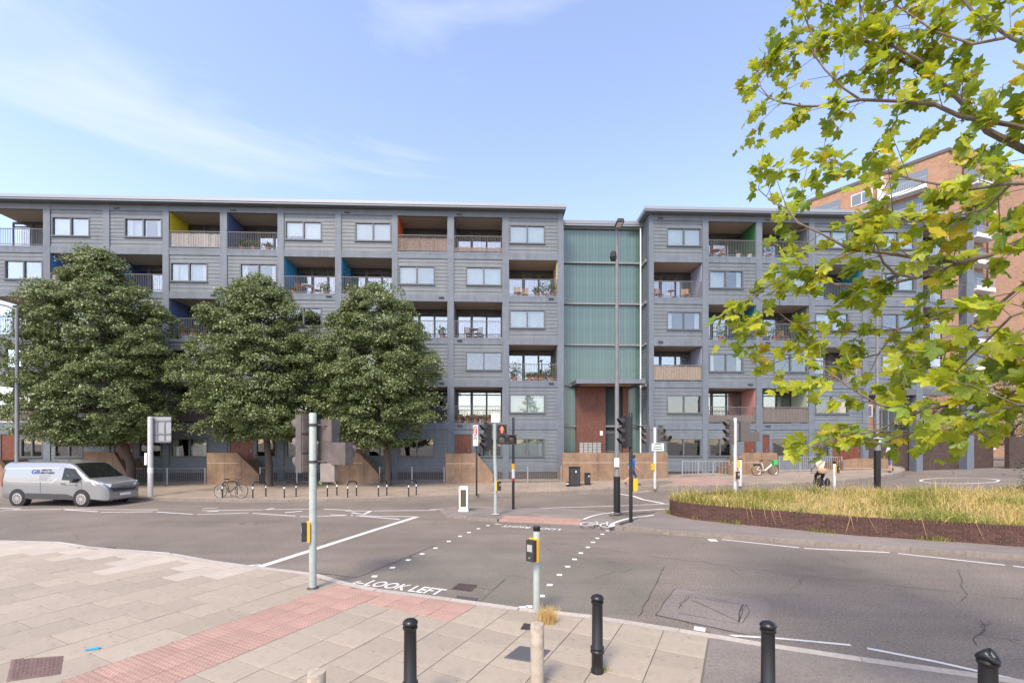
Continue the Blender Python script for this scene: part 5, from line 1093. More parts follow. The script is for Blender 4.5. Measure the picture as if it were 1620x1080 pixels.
def bicycle(name, label, loc, rz, fm, wheel=0.34, step=False, lean=0.0, rim=None, accent=None, basket=False):
    t = thing(name, label, 'bicycle', loc, rz); t.rotation_euler = (lean, 0, rz); wb = 0.53
    for sx in (-1, 1):
        mb = MB(); mb.torus((0, 0, 0), wheel-0.02, 0.020, 28, 6); w = mb.build('wheel', tyre_m, t, smooth=True); w.location = (sx*wb, 0, wheel)
        mb = MB(); mb.torus((0, 0, 0), wheel-0.045, 0.010, 28, 4)
        mb.build('rim', rim or steel_m, w)
        mb = MB()
        for k in range(14): a_ = 2*math.pi*k/14; mb.tube([(0.02*math.cos(a_+0.8), 0.02*(1 if k % 2 else -1), 0.02*math.sin(a_+0.8)), ((wheel-.05)*math.cos(a_), 0, (wheel-.05)*math.sin(a_))], 0.0022, 3)
        mb.tube([(0, -0.05, 0), (0, 0.05, 0)], 0.03, 8); mb.build('spokes', steel_m, w)
    bb = (-0.08, 0, wheel-0.05); st = (-0.22, 0, wheel+0.42); hd_ = (0.36, 0, wheel+0.45); hb = (0.40, 0, wheel+0.32); mb = MB(); fr = 0.02 if not step else 0.035
    if not step: mb.tube([bb, st], fr, 8); mb.tube([st, hd_], fr, 8); mb.tube([bb, hb], fr*1.15, 8)
    else: mb.tube([bb, (0.1, 0, wheel+0.05), hb], 0.05, 8); mb.tube([bb, st], 0.03, 8)
    mb.tube([bb, (-wb, 0.04, wheel)], 0.012, 6); mb.tube([bb, (-wb, -0.04, wheel)], 0.012, 6); mb.tube([st, (-wb, 0.04, wheel)], 0.01, 6); mb.tube([st, (-wb, -0.04, wheel)], 0.01, 6); mb.build('frame', fm, t, smooth=50)
    mb = MB(); mb.tube([hb, hd_, (0.34, 0, wheel+0.55)], 0.02, 8); mb.tube([hb, (0.46, 0.045, wheel+0.2), (wb, 0.045, wheel)], 0.012, 6); mb.tube([hb, (0.46, -0.045, wheel+0.2), (wb, -0.045, wheel)], 0.012, 6); mb.build('fork', accent or fm, t)
    mb = MB(); mb.tube([(0.30, -0.28, wheel+0.60), (0.38, -0.1, wheel+0.58), (0.34, 0, wheel+0.57), (0.38, 0.1, wheel+0.58), (0.30, 0.28, wheel+0.60)], 0.013, 6); mb.build('handlebar', black_m, t)
    mb = MB(); mb.tube([st, (-0.25, 0, wheel+0.54)], 0.014, 6); mb.build('seat_post', steel_m, t); mb = MB(); mb.lathe([(0.005, 0), (0.10, 0.015), (0.11, 0.04), (0.06, 0.06), (0.005, 0.062)], 10); sd_ = mb.build('saddle', black_m, t, smooth=True); sd_.location = (-0.25, 0, wheel+0.54); sd_.scale = (1.35, 0.7, 1)
    mb = MB(); mb.torus((bb[0], 0.05, bb[2]), 0.085, 0.006, 16, 4); mb.tube([(bb[0], 0.05, bb[2]), (bb[0]+0.05, 0.09, bb[2]-0.16)], 0.01, 5); mb.tube([(bb[0], -0.05, bb[2]), (bb[0]-0.05, -0.09, bb[2]+0.16)], 0.01, 5); mb.cbox((bb[0]+0.05, 0.13, bb[2]-0.16), (0.04, 0.04, 0.012)); mb.cbox((bb[0]-0.05, -0.13, bb[2]+0.16), (0.04, 0.04, 0.012)); mb.build('crank', black_m, t)
    if step:
        mb = MB(); mb.xprism([(-0.72, wheel+0.28), (-0.3, wheel+0.30), (-0.3, wheel+0.36), (-0.76, wheel+0.36)], -0.07, 0.07); mb.build('rear_rack', black_m, t)
        mb = MB(); 
        for sx in (-1, 1):
            for k in range(10):
                a0 = math.radians(20+140*k/10); a1 = math.radians(20+140*(k+1)/10); rr = wheel+0.03; mb.add([(sx*wb+rr*math.cos(a0), -0.035, wheel+rr*math.sin(a0)), (sx*wb+rr*math.cos(a1), -0.035, wheel+rr*math.sin(a1)), (sx*wb+rr*math.cos(a1), 0.035, wheel+rr*math.sin(a1)), (sx*wb+rr*math.cos(a0), 0.035, wheel+rr*math.sin(a0))], [(0, 1, 2, 3)])
        mb.build('mudguard', accent if accent else black_m, t)
    if basket:
        mb = MB(); mb.xprism([(0.45, wheel+0.30), (0.66, wheel+0.34), (0.70, wheel+0.60), (0.42, wheel+0.60)], -0.16, 0.16); mb.build('front_basket', accent, t)
    return t
b = P(368, 787, zpave); bicycle('bicycle', 'dark road bicycle with pale wheels leaning on a bike stand', (b.x, b.y-0.16, b.z), R_(-4), mat('bike_dark', (0.045, 0.035, 0.035), 0.4), lean=R_(-5), rim=mat('pale_rim', (0.55, 0.53, 0.50), 0.5))
b = P(1210, 751.5, zpave); hire_w = mat('hire_white', (0.7, 0.7, 0.68), 0.4); hire_g = mat('hire_green', (0.06, 0.42, 0.13), 0.4); bicycle('hire_bicycle', 'white and green step-through hire bicycle parked by the stair wall', (b.x, b.y, b.z), R_(3), hire_w, 0.33, True, R_(4), None, hire_g, True)

# ------------------------------------------------------------------ silver van
silver = mat('silver_paint', (0.31, 0.315, 0.32), 0.3, metal=0.55, coat=0.6, ns=1.0, na=0.03)
vb = P(84, 799, zroad); van = thing('delivery_van', 'silver panel van with blue lettering driving along the far lane', 'van', (-20.15, 20.95, 0.0), R_(-5))
def vw(z): return 0.955 if z < 1.1 else 0.955-0.15*((z-1.1)/0.8)**1.3
def vtap(x): return 1.0 if x < 1.75 else (1.0-0.05*((x-1.75)/0.5)**2 if x < 2.25 else max(0.70, 0.95-0.9*(x-2.25)**1.6*2.2))
ST = [(-2.50, 0.42, 1.72, .93), (-2.46, 0.36, 1.86, .97), (-2.35, 0.32, 1.93, 1), (-1.6, 0.30, 1.955, 1), (-0.5, 0.30, 1.965, 1), (0.4, 0.30, 1.955, 1), (0.72, 0.30, 1.92, 1), (0.95, 0.30, 1.80, 1), (1.25, 0.30, 1.57, 1), (1.55, 0.30, 1.34, 1), (1.70, 0.30, 1.235, 1), (1.95, 0.29, 1.18, 1), (2.2, 0.27, 1.09, 1), (2.36, 0.25, 1.00, 1), (2.45, 0.25, 0.84, 1), (2.50, 0.30, 0.62, 1)]
mb = MB(); FRX = [0, 0.06, 0.18, 0.34, 0.5, 0.66, 0.80, 0.90, 0.965, 1.0]; nsec = 2*len(FRX)
def vsec(x, zl, zt, k):
    pts = []
    for f in FRX:
        z = zl+(zt-zl)*f; y_ = vw(z)*vtap(x)*k
        if f == 0: y_ *= 0.93
        if f == 0.965: y_ *= 0.955
        if f == 1.0: y_ *= 0.80
        pts.append((x, y_, z))
    return pts + [(x, -p[1], p[2]) for p in reversed(pts)]
for x, zl, zt, k in ST: mb.v += vsec(x, zl, zt, k)
for i in range(len(ST)-1):
    for j in range(nsec): mb.f.append((i*nsec+j, i*nsec+(j+1) % nsec, (i+1)*nsec+(j+1) % nsec, (i+1)*nsec+j)); mb.m.append(0)
mb.f.append(tuple(range(nsec))); mb.m.append(0); mb.f.append(tuple(range((len(ST)-1)*nsec, len(ST)*nsec))[::-1]); mb.m.append(0)
body = mb.build('body', silver, van, smooth=35)
glass_van = mat('van_glass', (0.012, 0.014, 0.013), 0.05, spec=0.35); trim = mat('van_trim', (0.045, 0.045, 0.047), 0.6)
def vpanel(name, poly, m, side=-1, off=0.006, par=None, th=0.0):
    mb = MB(); vs = [(x, side*(vw(z)*vtap(x)+off), z) for x, z in poly]; mb.add(vs, [tuple(range(len(vs)))]); return mb.build(name, m, par or van)
for sgn in (-1, 1):
    vpanel('side_window', [(0.48, 1.17), (1.30, 1.13), (1.46, 1.22), (1.02, 1.66), (0.52, 1.70)], glass_van, sgn, 0.007)
    vpanel('sill_trim', [(-1.28, 0.34), (1.05, 0.34), (1.0, 0.47), (0.75, 0.54), (-1.28, 0.58)], trim, sgn, 0.012)
    mb = MB(); mb.add([(x, sgn*(vw(z)+0.004), z) for x, z in ((0.41, 0.4), (0.428, 0.4), (0.428, 1.78), (0.41, 1.78))], [(0, 1, 2, 3)]); mb.build('door_gap', trim, van)
    for gx_ in (1.42, -0.55): vpanel('door_gap', [(gx_, 0.45), (gx_+0.015, 0.45), (gx_+0.015, 1.1), (gx_, 1.1)], trim, sgn, 0.004)
    vpanel('door_gap', [(0.42, 0.41), (1.42, 0.41), (1.42, 0.425), (0.42, 0.425)], trim, sgn, 0.004)
    for poly in ([(-2.30, 1.66), (0.25, 1.70), (0.25, 1.675), (-2.28, 1.635)], [(-2.32, 1.68), (-2.29, 1.63), (-2.12, 1.10), (-2.15, 1.07)], [(-2.15, 1.09), (-2.10, 1.11), (0.0, 1.07), (0.25, 1.25), (0.27, 1.22), (0.02, 1.04)]): vpanel('swage_line', poly, mat('silver_edge', (0.62, 0.63, 0.64), 0.3, metal=0.4) if 'silver_edge' not in bpy.data.materials else bpy.data.materials['silver_edge'], sgn, 0.004)
    vpanel('door_handle', [(0.46, 0.99), (0.66, 0.99), (0.66, 1.03), (0.46, 1.03)], trim, sgn, 0.02)
    for wx in (-1.66, 1.44):
        mb = MB(); mb.tube([(wx, sgn*0.70, 0.36), (wx, sgn*0.962*(1 if wx < 0 else 0.998), 0.36)], 0.405, 28); mb.build('wheel_arch', tyre_m, van, smooth=40)
        mb = MB(); mb.tube([(0, -0.11, 0), (0, -0.10, 0), (0, 0.10, 0), (0, 0.11, 0)], [0.31, 0.335, 0.335, 0.31], 28); w = mb.build('wheel', tyre_m, van, smooth=40); w.location = (wx, sgn*0.868, 0.335)
        mb = MB(); mb.tube([(0, sgn*0.112, 0), (0, sgn*0.118, 0)], [0.235, 0.21], 28); rm = mb.build('rim', mat('wheel_cover', (0.42, 0.40, 0.39), 0.35, metal=0.5) if 'wheel_cover' not in bpy.data.materials else bpy.data.materials['wheel_cover'], w)
        mb = MB()
        for k in range(10): a_ = 2*math.pi*k/10; mb.cbox((0.15*math.cos(a_), sgn*0.119, 0.15*math.sin(a_)), (0.016, 0.003, 0.03)) if False else mb.add([(r_*math.cos(a_+s_), sgn*0.1195, r_*math.sin(a_+s_)) for r_, s_ in ((0.09, -.12), (0.19, -.13), (0.19, .13), (0.09, .12))], [(0, 1, 2, 3)])
        mb.build('rim_slot', tyre_m, rm)
# windscreen, bonnet seam, lamps, grille, plate
def vtop(x):
    for (x0, _, z0, _), (x1, _, z1, _) in zip(ST[:-1], ST[1:]):
        if x0 <= x <= x1: return z0+(z1-z0)*(x-x0)/(x1-x0)
mb = MB(); rows_ = [0.80, 0.95, 1.25, 1.55, 1.68]; 
for x in rows_:
    z = vtop(x)+0.012; hw = vw(z)*vtap(x)*0.80
    mb.v += [(x+0.01, -hw-0.05, z-0.015), (x+0.012, -hw*0.5, z+0.004), (x+0.014, 0, z+0.006), (x+0.012, hw*0.5, z+0.004), (x+0.01, hw+0.05, z-0.015)]
for i in range(len(rows_)-1):
    for j in range(4): mb.f.append((i*5+j, i*5+j+1, (i+1)*5+j+1, (i+1)*5+j)); mb.m.append(0)
mb.build('windscreen', glass_van, van, smooth=True)
def front(name, pts, m, off=0.015):   # pts (y,z) -> nose surface x at z
    def xn(y_, z): return (2.505 if z < 0.64 else 2.50-0.05*(z-0.64)/0.2 if z < 0.84 else 2.45-0.10*(z-0.84)/0.12)-0.30*max(0, abs(y_)-0.42)**1.5+off
    mb = MB(); mb.add([(xn(y_, z), y_, z) for y_, z in pts], [tuple(range(len(pts)))]); return mb.build(name, m, van)
front('grille', [(-0.50, 0.64), (0.50, 0.64), (0.64, 0.80), (0.60, 0.94), (-0.60, 0.94), (-0.64, 0.80)], blackplastic, 0.03); front('grille_bar', [(-0.60, 0.79), (0.60, 0.79), (0.60, 0.815), (-0.60, 0.815)], steel_m, 0.045); front('bumper_trim', [(-0.72, 0.28), (0.72, 0.28), (0.66, 0.40), (-0.66, 0.40)], blackplastic, 0.03)
hl_m = mat('headlamp', (0.62, 0.64, 0.66), 0.1, coat=0.8); fog = trim
for sgn in (-1, 1):
    mb = MB(); mb.add([(2.47, sgn*0.60, 0.84), (2.47, sgn*0.58, 0.98), (2.32, sgn*0.83, 1.03), (2.36, sgn*0.83, 0.84), (1.90, sgn*0.975, 1.12), (1.98, sgn*0.975, 0.97)], [(0, 1, 2, 3), (3, 2, 4, 5)]); mb.build('headlamp', hl_m, van)
    mb = MB(); mb.add([(2.485, sgn*0.62, 0.38), (2.36, sgn*0.84, 0.40), (2.35, sgn*0.84, 0.60), (2.475, sgn*0.70, 0.54)], [(0, 1, 2, 3)]); mb.build('fog_lamp', blackplastic, van)
    mb = MB(); mb.xprism([(1.10, 1.06), (1.22, 1.06), (1.25, 1.22), (1.12, 1.26)], sgn*0.98, sgn*1.16); mb.build('mirror', trim, van)
    mb = MB(); mb.add([(-2.515, sgn*0.93, 0.85), (-2.42, sgn*0.965, 0.85), (-2.40, sgn*0.90, 1.62), (-2.50, sgn*0.86, 1.62)], [(0, 1, 2, 3)]); mb.build('tail_lamp', mat('tail_red', (0.20, 0.015, 0.015), 0.25) if sgn < 0 else bpy.data.materials['tail_red'], van)
front('number_plate', [(-0.27, 0.44), (0.27, 0.44), (0.27, 0.55), (-0.27, 0.55)], white_m, 0.05); front('badge', [(-0.06, 0.80), (0.06, 0.80), (0.06, 0.90), (-0.06, 0.90)], steel_m, 0.03)
blue_t = mat('blue_lettering', (0.03, 0.05, 0.22), 0.5)
def van_text(txt, x0, z0, h, wide, m):
    vs, fs = text_mb(txt, 1.0, 0.03); w = max(v.x for v in vs); hh = max(v.y for v in vs); mb = MB(); mb.add([(x0+v.x/w*wide, -(vw(z0+v.y/hh*h)+0.008), z0+v.y/hh*h) for v in vs], fs); return mb.build('lettering', m, van, fix=False)
van_text('GB', -1.05, 1.43, 0.18, 0.42, blue_t); van_text('GRATTE', -0.58, 1.55, 0.085, 0.5, blk_txt); van_text('BROTHERS', -0.60, 1.43, 0.085, 0.68, blk_txt)
for k in range(3): vpanel('print_line', [(-0.62, 1.34-k*0.085), (-0.10-0.08*k, 1.34-k*0.085), (-0.10-0.08*k, 1.37-k*0.085), (-0.62, 1.37-k*0.085)], lamp_grey, -1, 0.008)
vpanel('print_line', [(0.62, 0.93), (1.2, 0.94), (1.2, 0.955), (0.62, 0.945)], trim, -1, 0.008)
# ------------------------------------------------------------------ street trees
def leaf_cloud(C, N_, size, jit=0.5, droop=0.0):
    """one small kite-shaped leaf (two triangles, folded) per centre with given outward normals"""
    n = len(C); rnd = rng.normal(size=(n, 3))*jit; nn = N_ + rnd; nn /= np.linalg.norm(nn, axis=1)[:, None]+1e-9
    a = np.cross(nn, rng.normal(size=(n, 3))); a /= np.linalg.norm(a, axis=1)[:, None]+1e-9; b = np.cross(nn, a); s_ = (size*(0.7+0.6*rng.random(n)))[:, None]
    V = np.stack([C-a*s_*0.6, C-b*s_*0.36+nn*s_*0.10, C+a*s_*0.65, C+b*s_*0.36+nn*s_*0.10], axis=1).reshape(-1, 3)
    i = np.arange(n)*4; Fq = np.stack([i, i+1, i+2, i, i+2, i+3], axis=1).reshape(-1, 3); return V, Fq
def street_tree(label, bx, by, prof, cx_off, cy_off, depth, nclump=430, per=85, trunk_r=0.17, seed=1, group='street trees along the flats'):
    """prof: list of (z, half width in x)"""
    r = np.random.default_rng(seed); zb = zpave(bx, by); t = thing('street_tree', label, 'tree', (bx, by, zb), group=group)
    zs = np.array([p[0] for p in prof])-zb; ws = np.array([p[1] for p in prof]); z0, z1 = zs[0], zs[-1]
    # limbs
    mb = MB(); k0 = z0+0.7
    mb.tube([(0, 0, -0.1), (0.01, 0, 0.25), (0.03, 0.01, 1.2), (cx_off*0.25, cy_off*0.3, k0), (cx_off*0.6, cy_off*0.7, k0+2.2), (cx_off, cy_off, z1-1.6)], [trunk_r*1.5, trunk_r*1.08, trunk_r, trunk_r*0.88, trunk_r*0.6, 0.03], 10)
    mb.build('trunk', bark, t, smooth=True)
    mb = MB()
    for k in range(26):
        h = k0-0.5+(z1-k0-1.5)*k/26; a_ = k*2.4; w = np.interp(h+0.9, zs, ws)*0.8; f = min(1, (h-k0+1.2)/3); o_ = Vector((cx_off*0.3*f, cy_off*0.4*f, h))
        e = Vector((cx_off+math.cos(a_)*w, cy_off+math.sin(a_)*w*depth, h+0.9+0.3*math.sin(k))); m_ = o_.lerp(e, 0.5)+Vector((0, 0, 0.25)); mb.tube([o_, m_, e], [0.06, 0.035, 0.012], 5)
    tag(mb.build('branch', bark, t), kind='stuff')
    cs, ns_ = [], []
    while len(cs) < nclump:
        z = r.uniform(z0, z1); w = np.interp(z, zs, ws)
        if r.random() > (w/ws.max())**1.1+0.08: continue
        a_ = r.uniform(0, 2*math.pi); rr = r.uniform(0.1, 1.0)**0.45; wob = 1.03+0.12*math.sin(a_*3+z*1.7+seed)+0.08*math.sin(z*4.1+a_*2)
        cs.append((cx_off+math.cos(a_)*rr*w*wob, cy_off+math.sin(a_)*rr*w*wob*depth, z)); ns_.append((math.cos(a_)*0.8, math.sin(a_)*0.8, 0.55))
    cs = np.array(cs); ns_ = np.array(ns_); rad = r.uniform(0.30, 0.66, nclump)
    u = r.normal(size=(nclump, per, 3)); u /= np.linalg.norm(u, axis=2)[:, :, None]; u[:, :, 2] = np.abs(u[:, :, 2])*1.1-0.35
    Cc = (cs[:, None, :] + u*rad[:, None, None]*np.array([1.05, 1.05, 0.95])*r.uniform(0.55, 1.08, (nclump, per, 1))).reshape(-1, 3)
    Nn = (u*0.7 + ns_[:, None, :]*0.5 + np.array([0, 0, 0.5])).reshape(-1, 3)
    # stray twig tips for an uneven outline
    V, Fq = leaf_cloud(Cc, Nn, 0.098, 0.8); tag(np_mesh('crown', V, Fq, leaf_dark, t), kind='stuff'); return t
def prof_px(rows, y): return [(H-(py-HY)/F*y, w*y/F) for py, w in rows]
ty = 25.7
street_tree('largest dark green street tree, its broad crown spreading behind the silver van', (206-CX)/F*26.3, 26.3, prof_px([(703, 52), (688, 108), (655, 128), (608, 136), (565, 124), (525, 115), (485, 95), (450, 68), (420, 43), (398, 12)], ty), (163-206)/F*ty, -0.7, 0.55, 880, 185, 0.215, 3)
street_tree('middle street tree of the row, standing behind the leaning bicycle', (425-CX)/F*26.2, 26.2, prof_px([(696, 44), (680, 84), (648, 104), (602, 109), (560, 98), (520, 88), (490, 68), (465, 45), (445, 10)], ty), (417-425)/F*ty, -0.7, 0.62, 660, 180, 0.185, 5)
street_tree('street tree nearest the entrance, with a slim oval crown', (613-CX)/F*26.3, 26.3, prof_px([(708, 36), (688, 72), (652, 90), (602, 95), (560, 84), (520, 75), (490, 54), (468, 34), (455, 10)], ty), (601-613)/F*ty, -0.7, 0.66, 620, 180, 0.175, 9)
# ------------------------------------------------------------------ brick planting bed
brick_m = mat('bed_brick', (0.085, 0.038, 0.029), 0.85, ns=9, na=0.25, rand=0.28, bump=0.3, bs=60); mort = mat('dark_mortar', (0.17, 0.13, 0.105), 0.95, ns=8, na=0.2)
wl = [(9.0, 18.9), (7.2, 18.6), (6.1, 17.6), (5.75, 16.6), (6.3, 15.7)] + [tuple(P(x, y, 0.12)[:2]) for x, y in ((1160, 829), (1359, 848), (1480, 856), (1620, 866))] + [(17.5, 8.9), (24, 6.6)]
wl = [wl[0]] + smooth_line(wl[:6], 2)[1:] + wl[6:]
bed = thing('planting_bed', 'low dark red brick bed full of dry grass on the island', 'planter', (0, 0, 0))
WH = 0.53; mb = MB(); pts = resample(wl, 0.3); k = len(pts)
for i, p in enumerate(pts):
    d = (pts[min(i+1, k-1)]-pts[max(i-1, 0)]).normalized(); n_ = Vector((-d.y, d.x)); z = IZ(p.x, p.y)
    for off, zz in ((0.008, -0.05), (0.008, WH-0.1), (0.20, WH-0.1), (0.20, -0.05)): q = p+n_*off; mb.v.append((q.x, q.y, z+zz))
for i in range(k-1):
    for j in range(4): mb.f.append((i*4+j, i*4+(j+1) % 4, (i+1)*4+(j+1) % 4, (i+1)*4+j)); mb.m.append(0)
mb.build('wall_core', mort, bed)
cum = [0.0]
for a, b in zip(wl[:-1], wl[1:]): cum.append(cum[-1]+math.dist(a, b))
def along(s_):
    for i in range(len(wl)-1):
        if s_ <= cum[i+1] or i == len(wl)-2:
            f = (s_-cum[i])/(cum[i+1]-cum[i]); return Vector((wl[i][0]+(wl[i+1][0]-wl[i][0])*f, wl[i][1]+(wl[i+1][1]-wl[i][1])*f)), math.atan2(wl[i+1][1]-wl[i][1], wl[i+1][0]-wl[i][0])
mbk = MB(); mbk.box(-0.105, 0.105, -0.003, 0.09, 0.006, 0.066); brick_me = mbk.mesh('brick', brick_m); mbk = MB(); mbk.box(-0.033, 0.033, -0.006, 0.21, 0.004, 0.108); cop_me = mbk.mesh('brick', brick_m)
cand = []
for c_ in range(6):
    s_ = (0.1125 if c_ % 2 else 0.0)+2.2
    while s_ < min(cum[-1], 19.0):
        p, a_ = along(s_); cand.append((p, a_, c_*0.0715)); s_ += 0.2255
cand.sort(key=lambda q: (q[0].x**2+q[0].y**2)); rest = cand[290:]
for p, a_, z in cand[:290]:
    o = new_obj('brick', brick_me, bed); o.location = (p.x, p.y, IZ(p.x, p.y)+z); o.rotation_euler = (0, 0, a_)
mb = MB()
def addbrick(mb, me, p, a_, z):
    ca, sa = math.cos(a_), math.sin(a_); mb.add([(p.x+v.co.x*ca-v.co.y*sa, p.y+v.co.x*sa+v.co.y*ca, z+v.co.z) for v in me.vertices], [tuple(f.vertices) for f in me.polygons])
for p, a_, z in rest: addbrick(mb, brick_me, p, a_, IZ(p.x, p.y)+z)
if mb.v: tag(mb.build('brickwork', brick_m, bed), kind='stuff')
mb = MB(); s_ = 0.3
while s_ < min(cum[-1], 20.0):
    p, a_ = along(s_); addbrick(mb, cop_me, p, a_+random.uniform(-.02, .02), IZ(p.x, p.y)+0.429+random.uniform(-.004, .004)); s_ += 0.075
cop = mat('coping_brick', (0.085, 0.040, 0.031), 0.85, ns=16, na=0.4); tag(mb.build('coping_course', cop, bed), kind='stuff')
bp = [(p[0], p[1]) for p in wl] + [(28, 9.5), (26, 15), (20, 18.4), (14, 19.4)]
soil = mat('dry_soil', (0.27, 0.215, 0.09), 0.95, ns=3, na=0.3)
mb = MB(); ring = [(p[0]+0.0, p[1]+0.0, IZ(p[0], p[1])+0.40) for p in bp]; cc = (15.0, 14.5, 0.56); mb.add(ring+[cc], [(i, (i+1) % len(ring), len(ring)) for i in range(len(ring))]); mb.build('soil', soil, bed)
def inside(x, y, poly):
    c = False; n = len(poly)
    for i in range(n):
        x1, y1 = poly[i]; x2, y2 = poly[(i+1) % n]
        if (y1 > y) != (y2 > y) and x < (x2-x1)*(y-y1)/(y2-y1)+x1: c = not c
    return c
def blades(pts, hmin, hmax, w, lean=0.35, m=straw, name='dry_grass', parent=None):
    n = len(pts); Pn = np.array(pts); h = rng.uniform(hmin, hmax, n)*np.clip(0.95+0.45*np.sin(Pn[:, 0]*1.9+1.3*np.sin(Pn[:, 1]*1.5))*np.cos(Pn[:, 1]*2.1+0.7*np.sin(Pn[:, 0]*3.1)), 0.45, 1.5); a_ = rng.uniform(0, 2*math.pi, n); ln = rng.uniform(0.05, lean, n)*h; dx, dy = np.cos(a_), np.sin(a_)
    pa = rng.uniform(0, math.pi, n); px_, py_ = np.cos(pa)*w/2, np.sin(pa)*w/2; z = Pn[:, 2]
    L0 = np.stack([Pn[:, 0]-px_, Pn[:, 1]-py_, z-0.02], 1); L1 = np.stack([Pn[:, 0]+px_, Pn[:, 1]+py_, z-0.02], 1)
    M0 = np.stack([Pn[:, 0]-px_*.7+dx*ln*.35, Pn[:, 1]-py_*.7+dy*ln*.35, z+h*.6], 1); M1 = np.stack([Pn[:, 0]+px_*.7+dx*ln*.35, Pn[:, 1]+py_*.7+dy*ln*.35, z+h*.6], 1)
    T = np.stack([Pn[:, 0]+dx*ln, Pn[:, 1]+dy*ln, z+h*0.98], 1); V = np.stack([L0, L1, M1, M0, T], 1).reshape(-1, 3); i = np.arange(n)*5
    Fq = np.concatenate([np.stack([i, i+1, i+2], 1), np.stack([i, i+2, i+3], 1), np.stack([i+3, i+2, i+4], 1)], 0); return np_mesh(name, V, Fq, m, parent)
def soilz(x, y): return IZ(x, y)+0.42+0.12*math.sin(x*0.7)*math.cos(y*0.6)
gs, gg = [], []
while len(gs) < 16000:
    x, y = random.uniform(5.8, 27), random.uniform(6.5, 19.3)
    if not inside(x, y, bp): continue
    dn = 0.5+0.5*math.sin(x*1.3+math.sin(y*1.1)*1.5)
    if random.random() < 0.30+0.7*dn: gs.append((x, y, soilz(x, y)))
while len(gg) < 17000:
    x, y = random.uniform(5.8, 27), random.uniform(6.5, 19.3)
    if inside(x, y, bp) and random.random() < 0.12+0.9*max(0, math.sin(x*1.1+1.0+math.sin(y*1.7))*math.cos(y*0.9+math.sin(x*0.6)))+(0.5 if not inside(x-0.35, y-0.45, bp) else 0): gg.append((x, y, soilz(x, y)))
tag(blades(gs, 0.10, 0.34, 0.02, 1.9), 'tall straw-coloured dry grass filling the brick bed', 'grass', kind='stuff'); tag(blades(gg, 0.10, 0.38, 0.026, 1.4, grass_g, 'green_grass'), 'green weeds and grass among the dry grass in the bed', 'grass', kind='stuff')
hd_ = []
while len(hd_) < 900:
    x, y = random.uniform(5.8, 27), random.uniform(7, 19.3)
    if inside(x, y, bp): hd_.append((x, y, soilz(x, y)))
tag(blades(hd_, 0.45, 0.8, 0.012, 0.35, straw, 'seed_stalk'), 'thin pale seed stalks above the bed grass', 'grass', kind='stuff')
# weeds at wall foot and overhanging stalks
ws_ = []
for s_ in np.arange(3.0, 17, 0.03):
    p, a_ = along(s_)
    if math.sin(s_*2.3)+math.sin(s_*5.1) > 0.4: ws_.append((p.x+math.sin(a_)*random.uniform(0.02, .14), p.y-math.cos(a_)*random.uniform(0.02, .14), IZ(p.x, p.y)))
ws_ = [(x, y, z) for x, y, z in ws_ for _ in range(3)]
tag(blades(ws_, 0.05, 0.17, 0.02, 1.0, grass_g, 'weed'), 'low green weeds along the foot of the brick bed', 'weeds', kind='stuff')
mb = MB()
for px, dx_, l_ in ((1180, .1, .4), (1188, .15, .35), (1207, .1, .35), (1222, .15, .4), (1345, -.15, .45), (1348, .12, .4), (1375, .25, .4), (1455, .12, .5), (1540, .2, .4), (1230, .18, .42)):
    q = P(px, 700+720*(H-0.65)/12.5 if False else 820, 0.55); s_b = min(range(0, 190), key=lambda i_: abs((along(i_*0.1)[0].x/along(i_*0.1)[0].y)-(px-CX)/F))*0.1; p, a_ = along(s_b); nx_, ny_ = math.sin(a_), -math.cos(a_); z = IZ(p.x, p.y)+WH
    mb.tube([(p.x-nx_*0.25, p.y-ny_*0.25, z+0.05), (p.x+nx_*0.03, p.y+ny_*0.03, z+0.06), (p.x+nx_*0.09+dx_*0.5, p.y+ny_*0.09, z-l_*0.5), (p.x+nx_*0.10+dx_, p.y+ny_*0.1, z-l_)], [0.006, 0.006, 0.005, 0.003], 4)
tag(mb.build('fallen_stalk', straw, bed), kind='stuff')
# dry tuft at the push-button post
b = P(866, 984, PV); q = [(b.x+random.gauss(0, 0.055), b.y+random.gauss(0, 0.05), PV) for _ in range(700)]
tf = blades(q, 0.10, 0.27, 0.008, 0.75, straw, 'dry_grass_tuft'); tag(tf, 'tuft of dry straw grass at the foot of the push-button post', 'grass tuft', kind='stuff')
b = P(950, 1060, PV); tag(blades([(b.x+random.gauss(0.05, 0.03), b.y+random.gauss(0, 0.03), PV) for _ in range(40)], 0.03, 0.08, 0.008, 0.9, grass_g, 'weed'), 'tiny green weed at the foot of the ringed bollard', 'weed', kind='stuff')
# conifer behind the bed at the right edge
def conifer(label, x, y, h, r):
    z = zroad(x, y); t = thing('conifer', label, 'tree', (x, y, z)); mb = MB(); mb.tube([(0, 0, -0.1), (0, 0, h)], [0.12, 0.02], 8); mb.build('trunk', bark, t); V_, N2 = [], []
    for k in range(70):
        hh = 0.3+(h-0.4)*k/70; a_ = k*2.39; w = r*(1-hh/h)**0.8*random.uniform(.7, 1.1)
        for q in range(60):
            f = random.random()**0.6; sp = 0.18*f+0.05; V_.append((math.cos(a_)*w*f+random.gauss(0, sp), math.sin(a_)*w*f+random.gauss(0, sp), hh-0.25*f*f+random.gauss(0, 0.05))); N2.append((random.gauss(0, .4), random.gauss(0, .4), 1))
    V, Fq = leaf_cloud(np.array(V_), np.array(N2), 0.10, 0.3); tag(np_mesh('crown', V, Fq, conifer_m, t), kind='stuff')
conifer('dark green conifer at the far edge of the brick bed', 21.6, 17.9, 3.0, 1.9)
